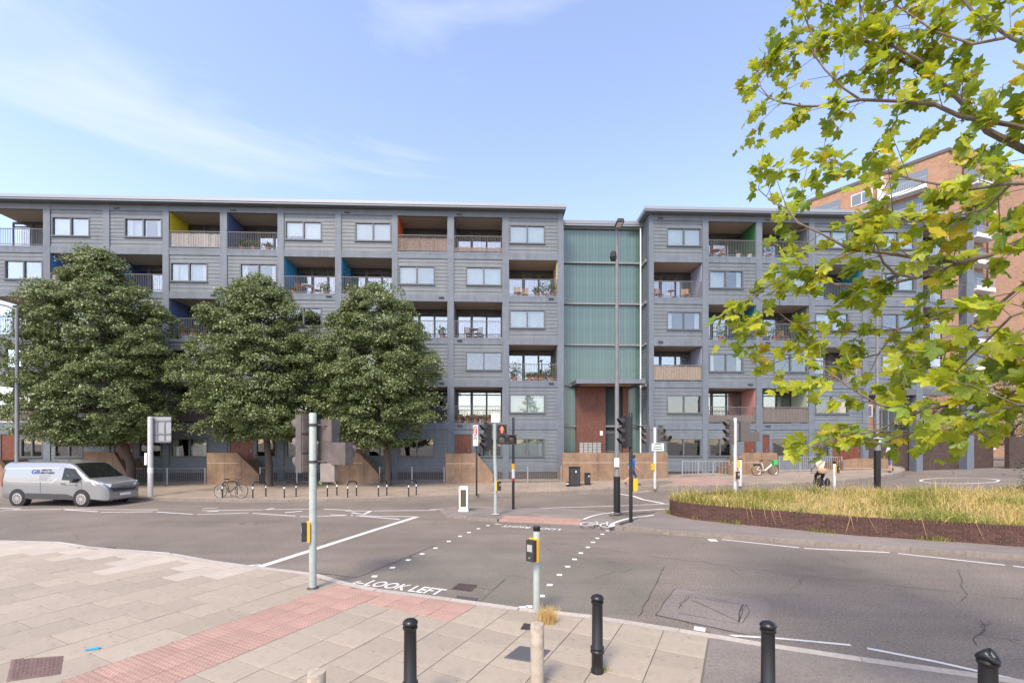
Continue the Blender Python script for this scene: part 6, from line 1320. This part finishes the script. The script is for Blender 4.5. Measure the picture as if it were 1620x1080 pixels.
# ------------------------------------------------------------------ plane tree overhanging from the right
pt = thing('plane_tree', 'plane tree whose yellow-green leafy boughs hang in from the side', 'tree', (7.4, 3.6, PV))
LR = Vector((7.4, 3.6, PV))
limbs = [
 ([(1760, 300, 4.5), (1619, 236, 4.6), (1562, 207, 4.7), (1539, 178, 4.8), (1504, 143, 4.9), (1447, 106, 5.1), (1404, 83, 5.2), (1360, 60, 5.3), (1321, 43, 5.4), (1300, 15, 5.5), (1288, -30, 5.6)], 0.042, 0.008),
 ([(1504, 143, 4.9), (1455, 95, 4.9), (1390, 62, 5.0), (1362, 35, 5.1), (1358, -25, 5.2)], 0.016, 0.006),
 ([(1740, 232, 4.3), (1602, 198, 4.5), (1519, 184, 4.7), (1478, 165, 4.8), (1420, 160, 5), (1361, 158, 5.1), (1310, 168, 5.2), (1269, 168, 5.3), (1235, 162, 5.4), (1217, 155, 5.5), (1205, 140, 5.5), (1197, 115, 5.6)], 0.028, 0.004),
 ([(1361, 158, 5.1), (1335, 140, 5.1), (1305, 110, 5.2), (1290, 90, 5.3), (1278, 68, 5.4), (1250, 78, 5.5), (1228, 76, 5.6)], 0.012, 0.004),
 ([(1290, 92, 5.3), (1287, 60, 5.4), (1270, 20, 5.5), (1262, -20, 5.6)], 0.01, 0.004),
 ([(1740, 335, 4.0), (1619, 380, 4.1), (1567, 403, 4.2), (1521, 415, 4.3), (1480, 432, 4.4), (1447, 440, 4.5), (1415, 432, 4.6), (1397, 415, 4.6), (1390, 395, 4.7), (1381, 372, 4.7)], 0.03, 0.007),
 ([(1521, 415, 4.3), (1460, 410, 4.3), (1400, 400, 4.4), (1345, 395, 4.5), (1300, 370, 4.6), (1262, 352, 4.7), (1245, 330, 4.8), (1225, 322, 4.9), (1200, 300, 5.0)], 0.017, 0.004),
 ([(1740, 400, 4.2), (1619, 449, 4.3), (1570, 490, 4.5), (1530, 520, 4.6), (1490, 560, 4.8), (1440, 590, 5.0)], 0.022, 0.006),
 ([(1570, 488, 4.5), (1521, 492, 4.7), (1460, 510, 4.9), (1418, 521, 5.0), (1360, 525, 5.1), (1310, 524, 5.2), (1269, 521, 5.3), (1245, 505, 5.4), (1220, 485, 5.5), (1195, 470, 5.6), (1160, 492, 5.6)], 0.016, 0.004),
 ([(1447, 440, 4.5), (1380, 455, 4.7), (1320, 450, 4.9), (1270, 430, 5), (1220, 450, 5.1), (1175, 478, 5.2)], 0.013, 0.004),
 ([(1418, 521, 5.0), (1390, 560, 5.0), (1330, 575, 5.1), (1290, 570, 5.2), (1250, 565, 5.3), (1210, 580, 5.4)], 0.010, 0.004),
 ([(1740, 505, 3.4), (1619, 563, 3.6), (1562, 594, 3.8), (1500, 640, 4.0), (1440, 655, 4.2), (1390, 640, 4.3), (1340, 610, 4.5), (1300, 580, 4.6)], 0.03, 0.005),
 ([(1500, 640, 4.0), (1470, 675, 4.1), (1420, 690, 4.2), (1395, 702, 4.3), (1370, 692, 4.4)], 0.012, 0.004),
 ([(1440, 655, 4.2), (1390, 680, 4.3), (1345, 690, 4.4), (1300, 702, 4.5), (1275, 700, 4.6)], 0.010, 0.003),
 ([(1760, 130, 3.9), (1600, 60, 4.2), (1540, 20, 4.5), (1500, -30, 4.8)], 0.025, 0.01),
 ([(1590, 60, 4.2), (1540, 70, 4.5), (1480, 50, 4.8), (1420, 10, 5.0), (1400, -30, 5.1)], 0.014, 0.006),
 ([(1740, 290, 3.2), (1600, 290, 3.4), (1530, 300, 3.7), (1450, 285, 4.1), (1390, 270, 4.5), (1330, 260, 4.9), (1290, 255, 5.2), (1265, 270, 5.4)], 0.018, 0.004),
 ([(1600, 290, 3.4), (1560, 330, 3.6), (1500, 345, 3.9), (1440, 350, 4.2), (1400, 330, 4.4)], 0.010, 0.004),
 ([(1740, 455, 3.0), (1600, 500, 3.3), (1540, 560, 3.6), (1500, 600, 3.9)], 0.016, 0.005),
 ([(1740, 640, 2.9), (1610, 640, 3.1), (1560, 665, 3.4), (1530, 690, 3.6)], 0.014, 0.004),
 ([(1750, 545, 3.3), (1640, 590, 3.5), (1580, 640, 3.7), (1520, 650, 3.9)], 0.014, 0.004)]
leaf_out = [(180, 0.12), (155, 0.40), (132, 0.60), (112, 0.80), (98, 0.70), (84, 0.60), (68, 0.80), (54, 1.0), (42, 0.86), (29, 0.66), (17, 0.84), (7, 1.0), (0, 1.12)]
def leaf_mesh(name, m, curl, fold):
    pol = [(math.radians(a_), r_) for a_, r_ in leaf_out] + [(math.radians(-a_), r_) for a_, r_ in reversed(leaf_out[1:-1])]
    vs = [(0, 0.0, 0)]
    for a_, r_ in pol:
        for s_ in (0.55, 1.0): x, y = math.sin(a_)*r_*s_*0.55, math.cos(a_)*r_*s_*0.55; vs.append((x, y, -fold*abs(x)-curl*(x*x+y*y)*1.6+0.03*math.sin(9*a_)*s_))
    n = len(pol); fs = []
    for i in range(n):
        j = (i+1) % n; fs.append((0, 1+2*i, 1+2*j)); fs.append((1+2*i, 2+2*i, 2+2*j, 1+2*j))
    vs2 = [(0.008, -0.05, 0), (-0.008, -0.05, 0), (-0.006, -0.42, 0.06), (0.006, -0.42, 0.06)]; b = len(vs); fs.append((b, b+1, b+2, b+3))
    me = bpy.data.meshes.new(name); me.from_pydata(vs+vs2, [], fs); me.materials.append(m); me.polygons.foreach_set('use_smooth', [True]*len(me.polygons)); me.update(); return me
def leaf_mat(name, c1, c2, tr=0.45):
    m = mat(name, c1, 0.42, ns=7, na=0.18, rand=0.22, dirt=(c2, 5.0, 0.52, 0.78), trans=tr); return m
lms = [leaf_mat('plane_leaf_green', (0.31, 0.38, 0.025), (0.40, 0.44, 0.035), 0.5), leaf_mat('plane_leaf_lime', (0.46, 0.50, 0.03), (0.56, 0.50, 0.05), 0.55), leaf_mat('plane_leaf_deep', (0.19, 0.28, 0.04), (0.27, 0.33, 0.05), 0.42), leaf_mat('plane_leaf_yellow', (0.60, 0.48, 0.03), (0.45, 0.24, 0.04), 0.5)]
lmes = [[leaf_mesh('leaf', m, c_, f_) for c_, f_ in ((0.12, 0.15), (0.35, 0.30), (-0.15, 0.22))] for m in lms]
lp = random.Random(21); leaves = []; twm = MB()
for pts, r0, r1 in limbs:
    P3 = [PD(*q)-LR for q in pts]
    if pts[0][0] >= 1700: P3 = [Vector((0.0, 0.0, max(2.0, P3[0].z-0.7))), P3[0].lerp(Vector((0, 0, P3[0].z)), 0.5)+Vector((0, 0, -0.15))] + P3
    n = len(P3); rr = [r0+(r1-r0)*i/(n-1) for i in range(n)]; mb = MB(); mb.tube(P3, rr, 7); mb.build('limb', bark_p, pt, smooth=True)
    inner = PD(*pts[0])-LR; rs = resample([tuple(q) for q in P3], 0.088); rs = rs[int(len(rs)*0.22) if pts[0][0] >= 1700 else 0:]
    for i in range(1, len(rs)):
        if lp.random() > 0.88: continue
        d = (rs[i]-rs[i-1]).normalized(); side = Vector((lp.gauss(0, 1), lp.gauss(0, 1), lp.gauss(0, 0.8))); side -= d*side.dot(d); side.normalize()
        tw = (d*lp.uniform(0.2, 0.9)+side*lp.uniform(0.5, 1.0)).normalized(); ln = lp.uniform(0.15, 0.62); e = rs[i]+tw*ln+Vector((0, 0, -0.12*ln)); m_ = rs[i].lerp(e, 0.5)+Vector((0, 0, 0.04))
        twm.tube([rs[i], m_, e], [0.0042, 0.003, 0.0018], 4)
        leaves.append((e, (tw+Vector((lp.gauss(0, .4), lp.gauss(0, .4), lp.gauss(-.3, .4)))).normalized()))
        for k in range(lp.choice((5, 6, 7, 8))):
            f = 0.35+0.65*lp.random(); b = rs[i].lerp(m_, f*2) if f < 0.5 else m_.lerp(e, f*2-1); dr = (tw*0.6+Vector((lp.gauss(0, .6), lp.gauss(0, .6), lp.gauss(-0.35, .45)))).normalized(); leaves.append((b, dr))
    for k in range(4): leaves.append((rs[-1], (Vector((lp.gauss(0, .6), lp.gauss(0, .6), lp.gauss(-.2, .5)))+d).normalized()))
tag(twm.build('twig', bark_p, pt), kind='stuff')
mb = MB(); mb.tube([(0, 0, -0.1), (0.02, 0, 0.4), (0, 0.02, 2.0), (-0.05, 0, 4.5), (0.05, 0.05, 7.5), (0, 0, 9.5)], [0.30, 0.22, 0.19, 0.17, 0.12, 0.04], 14); mb.build('trunk', bark_p, pt, smooth=True)
inst = []
for b, dr in leaves:
    s_ = lp.triangular(0.075, 0.215, 0.13)
    nrm = Vector((lp.gauss(0, .55), lp.gauss(-0.35, .5), lp.gauss(0.55, .45))); nrm -= dr*nrm.dot(dr)
    if nrm.length < 0.05: nrm = Vector((0, -1, 0.2))
    nrm.normalize(); xx = dr.cross(nrm).normalized(); Mx = Matrix((xx, dr, nrm)).transposed().to_4x4(); c = b+dr*s_*0.42
    w = c+LR
    if w.y < 1.9 or w.z < 2.64: continue
    q = lp.random(); mi = 0 if q < 0.34 else 1 if q < 0.80 else 2 if q < 0.93 else 3
    inst.append((s_/max(0.5, w.y), s_, c, Mx, mi, lp.randrange(3), CX+F*w.x/w.y, HY-F*(w.z-H)/w.y))
vis = [q for q in inst if -40 < q[6] < 1640 and -40 < q[7] < 1090]; hid = [q for q in inst if not (-40 < q[6] < 1640 and -40 < q[7] < 1090)]
vis.sort(key=lambda q: -q[0])
for q in vis[:295]:
    o = new_obj('leaf', lmes[q[4]][q[5]], pt); o.matrix_local = Matrix.Translation(q[2]) @ q[3] @ Matrix.Scale(q[1], 4)
for mi in range(4):
    mb = MB()
    for q in vis[295:]+hid:
        if q[4] != mi: continue
        me = lmes[mi][q[5]]; Mq = Matrix.Translation(q[2]) @ q[3] @ Matrix.Scale(q[1], 4); mb.add([tuple(Mq @ v.co) for v in me.vertices], [tuple(f.vertices) for f in me.polygons])
    if mb.v: o = mb.build('foliage', lms[mi], pt, fix=False, smooth=True); tag(o, kind='stuff')
print('plane leaves', len(vis), len(hid))
ball = mat('seed_ball', (0.30, 0.13, 0.05), 0.8, ns=30, na=0.3)
for px, py, y in ((1492, 393, 4.3), (1488, 690, 4.0), (1381, 20, 5.0), (1398, 115, 5.0), (1300, 80, 5.3)):
    c = PD(px, py, y)-LR; mb = MB(); mb.lathe([(0.002, -0.017), (0.010, -0.014), (0.017, 0), (0.010, 0.014), (0.002, 0.017)], 10, c); mb.tube([c+Vector((0, 0, 0.015)), c+Vector((0.005, 0, 0.09))], 0.0015, 4); mb.build('seed_ball', ball, pt, smooth=True)
# ------------------------------------------------------------------ people
skin_m = mat('skin', (0.46, 0.27, 0.19), 0.6); hair_m = mat('dark_hair', (0.03, 0.022, 0.018), 0.8)
def cloth(name, c): return mat(name, c, 0.85, ns=6, na=0.12)
BONES = [('pelvis', 'chest', 'torso'), ('chest', 'neck', 'torso'), ('neck', 'head', 'head'), ('head', 'crown', 'head')]
for s_ in 'lr': BONES += [('chest', 'sh'+s_, 'torso'), ('sh'+s_, 'el'+s_, 'uarm'), ('el'+s_, 'wr'+s_, 'farm'), ('wr'+s_, 'ha'+s_, 'hand'), ('pelvis', 'hp'+s_, 'hip'), ('hp'+s_, 'kn'+s_, 'thigh'), ('kn'+s_, 'an'+s_, 'shin'), ('an'+s_, 'to'+s_, 'foot')]
RAD = dict(pelvis=.15, chest=.165, neck=.058, head=.098, crown=.075, sh=.075, el=.046, wr=.034, ha=.04, hp=.105, kn=.062, an=.042, to=.036)
def person(label, loc, rz, J, mats, hair=None):
    t = thing('person', label, 'person', loc, rz); names = list(J); idx = {n: i for i, n in enumerate(names)}
    me = bpy.data.meshes.new('body'); me.from_pydata([J[n] for n in names], [(idx[a], idx[b]) for a, b, _ in BONES], []); o = new_obj('body', me)
    md = o.modifiers.new('Skin', 'SKIN'); sv = me.skin_vertices[0].data
    for n in names: r = RAD.get(n, RAD.get(n[:2], .05)); sv[idx[n]].radius = (r, r*(0.80 if n in ('chest', 'pelvis') else 1)); sv[idx[n]].use_root = (n == 'pelvis')
    sb = o.modifiers.new('Sub', 'SUBSURF'); sb.levels = 2; sb.render_levels = 2
    bpy.context.view_layer.update(); ev_ = o.evaluated_get(bpy.context.evaluated_depsgraph_get()); m2 = bpy.data.meshes.new_from_object(ev_); COL.objects.unlink(o); bpy.data.objects.remove(o)
    m2.materials.clear(); keys = list(dict.fromkeys(mats.values())); [m2.materials.append(k) for k in keys]
    segs = [(Vector(J[a]), Vector(J[b]), p, RAD.get(a, RAD.get(a[:2], .05))) for a, b, p in BONES]
    for f in m2.polygons:
        c = f.center; best = min(segs, key=lambda q: ((c-(q[0]+(q[1]-q[0])*max(0, min(1, (c-q[0]).dot(q[1]-q[0])/max(1e-6, (q[1]-q[0]).length_squared))))).length-q[3]*0.5)); f.material_index = keys.index(mats[best[2]]); f.use_smooth = True
    new_obj('body', m2, t); hd = Vector(J['head']); mb = MB()
    if hair: mb.lathe([(0.005, 0.135), (0.07, 0.115), (0.108, 0.06), (0.113, 0.0), (0.105, -0.04)], 14, hd); h_ = mb.build('hair', hair, t, smooth=True)
    return t
def J_walk(st=0.28, h=1.0):
    J = dict(pelvis=(0, 0, .95), chest=(.02, 0, 1.30), neck=(.03, 0, 1.49), head=(.05, 0, 1.61), crown=(.05, 0, 1.68))
    for s_, y, k in (('l', .18, 1), ('r', -.18, -1)):
        J['sh'+s_] = (.02, y, 1.42); J['el'+s_] = (-.05-.10*k, y*1.2, 1.15); J['wr'+s_] = (.06-.2*k, y*1.15, .95); J['ha'+s_] = (.09-.21*k, y*1.1, .87)
        J['hp'+s_] = (0, y*.5, .90); J['kn'+s_] = (.06+st*.55*k, y*.5, .50); J['an'+s_] = (st*k-(.16 if k < 0 else 0), y*.5, .09+(.12 if k < 0 else 0)); J['to'+s_] = (st*k+.17-(.16 if k < 0 else 0), y*.5, .04+(.06 if k < 0 else 0))
    return J
blue_s = cloth('blue_shirt', (0.01, 0.11, 0.42)); navy = cloth('navy_shorts', (0.05, 0.07, 0.14)); blk = cloth('black_cloth', (0.02, 0.02, 0.022)); beige = cloth('beige_jacket', (0.46, 0.40, 0.32)); whites = cloth('white_shirt', (0.62, 0.62, 0.66)); bluep = cloth('blue_print_skirt', (0.12, 0.16, 0.36)); lime = cloth('lime_shoes', (0.30, 0.75, 0.08)); grey_c = cloth('grey_cloth', (0.18, 0.18, 0.19))
b = P(1001, 768, zpave); person('walking person in blue T-shirt and shorts half hidden by the black signal pole', (b.x-0.02, b.y, b.z), 0.0, J_walk(0.34), dict(torso=blue_s, uarm=blue_s, farm=skin_m, hand=skin_m, head=skin_m, hip=navy, thigh=navy, shin=skin_m, foot=blk), hair_m)
b = P(1410, 747, zpave); person('person in white and blue patterned clothes walking behind the plane leaves', b, R_(200), J_walk(0.2), dict(torso=whites, uarm=whites, farm=skin_m, hand=skin_m, head=skin_m, hip=bluep, thigh=bluep, shin=skin_m, foot=blk), mat('grey_hair', (0.45, 0.43, 0.40), 0.8))
b = P(520, 768, zpave); person('runner with lime green shoes hidden behind the grey signal boxes', b, R_(12), J_walk(0.36), dict(torso=grey_c, uarm=grey_c, farm=skin_m, hand=skin_m, head=skin_m, hip=blk, thigh=blk, shin=skin_m, foot=lime), hair_m)
# cyclist riding away
cyl_ = Vector(((1296-CX)/F*22.0, 22.0, 0)); cyl_.z = zroad(cyl_.x, cyl_.y); crz = R_(72)
bicycle('bicycle', 'black bicycle ridden away behind the brick bed, laden with bags', cyl_, crz, black_m, 0.34)
J = dict(pelvis=(-.25, 0, 1.00), chest=(-.10, 0, 1.34), neck=(-.02, 0, 1.52), head=(.02, 0, 1.64), crown=(.03, 0, 1.72))
for s_, y, k in (('l', .18, 1), ('r', -.18, -1)):
    J['sh'+s_] = (-.06, y, 1.45); J['el'+s_] = (.10, y*1.5, 1.20); J['wr'+s_] = (.27, y*1.45, 1.02); J['ha'+s_] = (.32, y*1.45, .97); J['hp'+s_] = (-.24, y*.55, .95); J['kn'+s_] = (.10, y*.72, .74+.08*k); J['an'+s_] = (-.08+.04*k, y*.72, .30+.12*k); J['to'+s_] = (.08+.04*k, y*.72, .24+.12*k)
rider = person('cyclist in beige jacket and dark cap riding away past the brick bed', cyl_, crz, J, dict(torso=beige, uarm=beige, farm=beige, hand=skin_m, head=skin_m, hip=blk, thigh=blk, shin=blk, foot=blk))
mb = MB(); mb.lathe([(0.118, 0.02), (0.118, 0.05), (0.105, 0.09), (0.06, 0.125), (0.005, 0.13)], 14, (0.02, 0, 1.63)); mb.cbox((0.14, 0, 1.66), (0.06, 0.08, 0.008)); mb.build('cap', grey_c, rider, smooth=True)
def blob(name, label, cat, loc, rz, c, sx, sy, sz, m, strap=None):
    t = thing(name, label, cat, loc, rz); mb = MB(); mb.lathe([(0.01, -1), (0.6, -0.95), (0.92, -0.6), (1.0, -0.1), (0.95, 0.4), (0.7, 0.8), (0.3, 0.97), (0.01, 1.0)], 14); o = mb.build('bag_body', m, t, smooth=True); o.location = c; o.scale = (sx, sy, sz)
    if strap: mb = MB(); mb.tube(strap, 0.018, 5); mb.build('strap', m, t)
    return t
blob('shoulder_bag', 'tan shoulder bag slung across the cyclist\'s back', 'bag', cyl_, crz, (-.40, -.02, 1.08), 0.09, 0.20, 0.14, cloth('tan_bag', (0.40, 0.24, 0.14)), [(-.36, 0.14, 1.12), (-.27, 0.10, 1.35), (-.12, -.14, 1.52), (0.02, -.16, 1.48)])
for y, l_ in ((.17, 'black pannier bag on the kerb side of the laden bicycle'), (-.17, 'black pannier bag on the bed side of the laden bicycle')): blob('pannier_bag', l_, 'bag', cyl_, crz, (-.58, y, .56), 0.17, 0.10, 0.20, blk)
# ------------------------------------------------------------------ things on the balconies
def bpos(px, n, d): s_ = s_of(px, d); return bw(s_, d, LV[n])
def plant(px, n, label, h=0.9, w=0.3, d=0.5, flower=None, potm=None, pot=0.28):
    t = thing('potted_plant', label, 'plant', bpos(px, n, d), TH); mb = MB(); mb.lathe([(0.10, 0), (0.13, 0.02), (0.155, pot-0.03), (0.175, pot-0.02), (0.175, pot)], 12); mb.build('pot', potm or terracotta, t, smooth=30)
    C_ = rng.normal(size=(150, 3))*np.array([w*.5, w*.4, (h-pot)*.3])+np.array([0, 0, pot+(h-pot)*.5]); C_[:, 2] = np.maximum(C_[:, 2], pot); V, Fq = leaf_cloud(C_, rng.normal(size=(150, 3))+np.array([0, 0, .6]), 0.11, 0.5); tag(np_mesh('foliage', V, Fq, plant_m, t), kind='stuff')
    if flower: C_ = rng.normal(size=(40, 3))*np.array([w*.5, w*.35, (h-pot)*.2])+np.array([0, -.05, h*.75]); V, Fq = leaf_cloud(C_, rng.normal(size=(40, 3)), 0.06, 0.5); tag(np_mesh('flowers', V, Fq, flower, t), kind='stuff')
fl_red = mat('red_petals', (0.55, 0.03, 0.04), 0.6); fl_pink = mat('pink_petals', (0.65, 0.25, 0.28), 0.6); fl_yel = mat('yellow_petals', (0.6, 0.45, 0.05), 0.6); white_pot = mat('white_pot', (0.7, 0.7, 0.68), 0.5)
for a in ((383, 5, 'long bushy green plant in terracotta on the navy-walled top balcony', .55, .5, .35), (402, 5, 'bushy green plant in a trough on the navy-walled top balcony', .6, .6, .35), (425, 5, 'small plant in terracotta beside the right column of the navy-walled balcony', .5, .3, .35),
          (464, 4, 'low terracotta pot plant on the bright blue balcony beside the table', .45, .25, .4), (515, 4, 'spiky pot plant on the bright blue balcony', .75, .35, .4), (545, 4, 'tall climbing plant on the second bright blue balcony', 1.9, .4, .5), (552, 4, 'bushy pot plant at the foot of the tall climbing plant', .7, .35, .35),
          (850, 4, 'small leafy pot plant on the cream-walled balcony', .65, .3, .4), (862, 4, 'spiky pot plant on the cream-walled balcony', 1.0, .4, .45), (875, 4, 'dark pot plant in the corner of the cream-walled balcony', 1.0, .35, .5),
          (700, 3, 'spiky pot plant on the balcony above the slim tree', .8, .4, .5), (815, 2, 'large leafy pot plant on the second-floor balcony beside the glass core', 1.2, .5, .4), (873, 2, 'leafy plant in a white pot on the second-floor balcony', 1.1, .35, .4),
          (1215, 5, 'pale flowering shrub on the top balcony behind plane leaves', 1.3, .4, .4), (1240, 5, 'trailing green shrub along the top balcony behind plane leaves', .9, .7, .4), (1262, 5, 'bushy shrub in the corner of the top balcony behind plane leaves', 1.0, .5, .4), (1225, 3, 'bushy pot plant on the third-floor balcony behind plane leaves', .9, .5, .4), (1140, 3, 'shrub on the teal-walled third-floor balcony', .9, .5, .4)):
    plant(a[0], a[1], a[2], a[3], a[4], a[5])
for px, n, l_, fm in ((838, 2, 'pot of red flowers on the second-floor balcony beside the glass core', fl_red), (848, 2, 'pot of dark red flowers next along on the second-floor balcony', fl_red), (858, 2, 'third pot of red flowers on the second-floor balcony', fl_red),
                      (727, 1, 'pot of pink flowers on the first-floor balcony over the brown door', fl_pink), (740, 1, 'pot of white and green flowers on the first-floor balcony', fl_pink), (752, 1, 'pot of red flowers on the first-floor balcony over the brown door', fl_red), (764, 1, 'pot of red geraniums at mid rail on the first-floor balcony', fl_red), (776, 1, 'pot of red blooms near the column on the first-floor balcony', fl_red), (290, 3, 'pot of red flowers on the third-floor balcony beside the large tree', fl_red), (305, 3, 'second pot of red flowers on the third-floor balcony by the large tree', fl_red)):
    plant(px, n, l_, 0.5, 0.28, 0.3, fm)
for px, l_ in ((1168, 'white planter with grass on the green-walled top balcony'), (1186, 'white planter in the corner of the green-walled top balcony')): plant(px, 5, l_, 0.45, 0.2, 0.35, None, white_pot)
def chair(px, n, label, m, rz=0.0, d=0.8, h=0.9):
    t = thing('balcony_chair', label, 'chair', bpos(px, n, d), TH+rz); mb = MB(); mb.box(-.22, .22, -.22, .22, .42, .45); mb.build('seat', m, t)
    for x in (-.2, .2):
        for y in (-.2, .2): mb = MB(); mb.box(x-.02, x+.02, y-.02, y+.02, 0, h if y > 0 else .42); mb.build('leg', m, t)
    for k in range(4): mb = MB(); mb.box(-.18, .18, .185, .205, .52+k*.1, .58+k*.1); mb.build('back_slat', m, t)
def table(px, n, label, m, d=0.8, r=0.32):
    t = thing('balcony_table', label, 'table', bpos(px, n, d), TH); mb = MB(); mb.lathe([(r, .68), (r, .71)], 18); mb.build('table_top', m, t); mb = MB(); mb.cyl(0, 0, .03, .68, .03, 8); mb.build('pedestal', m, t); mb = MB(); mb.lathe([(.2, 0), (.2, .03)], 12); mb.build('foot', m, t)
pale_wood = mat('pale_wood', (0.50, 0.30, 0.16), 0.6, ns=5, na=.15)
chair(820, 4, 'pale wooden chair on the cream-walled balcony', pale_wood, .3); chair(830, 4, 'second pale wooden chair nearer the glass on the cream-walled balcony', pale_wood, -.5, 1.1)
chair(1125, 5, 'dark wooden folding chair by the column of the green-walled top balcony', wood_m, 1.2); chair(1141, 5, 'dark wooden folding chair turned inward on the green-walled top balcony', wood_m, -1.2); table(1132, 5, 'small round wooden table between two folding chairs on the top balcony', wood_m)
chair(1043, 4, 'brown wooden armchair on the lilac-walled balcony', wood_m, .2); table(1062, 4, 'low round table on the lilac-walled balcony', wood_m, .8, .22); chair(1085, 4, 'pale cane chair on the lilac-walled balcony', pale_wood, -.2)
table(487, 4, 'round table with white cloth on the bright blue balcony', white_m, .7, .36); chair(476, 4, 'terracotta-coloured chair on the bright blue balcony', terracotta, 1.0); chair(503, 4, 'pale wooden chair beside the white table on the bright blue balcony', pale_wood, -1.0); chair(558, 4, 'pale wooden chair on the second bright blue balcony', pale_wood, .4)
chair(742, 3, 'dark wicker chair on the balcony beside the boarded bay', wood_grey if False else reed_dark, .5); chair(757, 3, 'dark wicker chair turned inward on the same third-floor balcony', reed_dark, -.6); table(750, 3, 'low dark table between wicker chairs on the third-floor balcony', reed_dark, .7, .3); chair(1240, 3, 'dark brown chair on the third-floor balcony behind plane leaves', wood_m, .3)
table(40, 3, 'round wooden table on the open corner balcony', pale_wood, .7, .45)
# litter
b = P(146, 1027, PV); mb = MB(); mb.cbox((b.x, b.y, PV+0.012), (0.075, 0.018, 0.006), 0.35); mb.cbox((b.x+0.05, b.y+0.02, PV+0.02), (0.03, 0.014, 0.004), 0.5)
tag(mb.build('litter', mat('blue_wrapper', (0.03, 0.38, 0.62), 0.4)), 'crumpled bright blue wrapper lying on the slabs beside the tactile strip', 'litter')
# trees beyond the junction at the right edge
for k, (x, y, h, w) in enumerate(((37, 41, 7.5, 3.2), (44, 40, 8.5, 3.6), (51, 39, 7.0, 3.4))):
    street_tree(['leafy tree beyond the dark brick wall, next to the tower', 'tallest leafy tree beyond the dark brick wall', 'leafy tree beyond the wall, farthest along'][k], x, y, [(2.3, w*.6), (3.2, w), (h*.6, w*.95), (h*.85, w*.6), (h+.5, .3)], 0, 0, 0.9, 200, 60, 0.16, 30+k, 'trees beyond the brick wall')
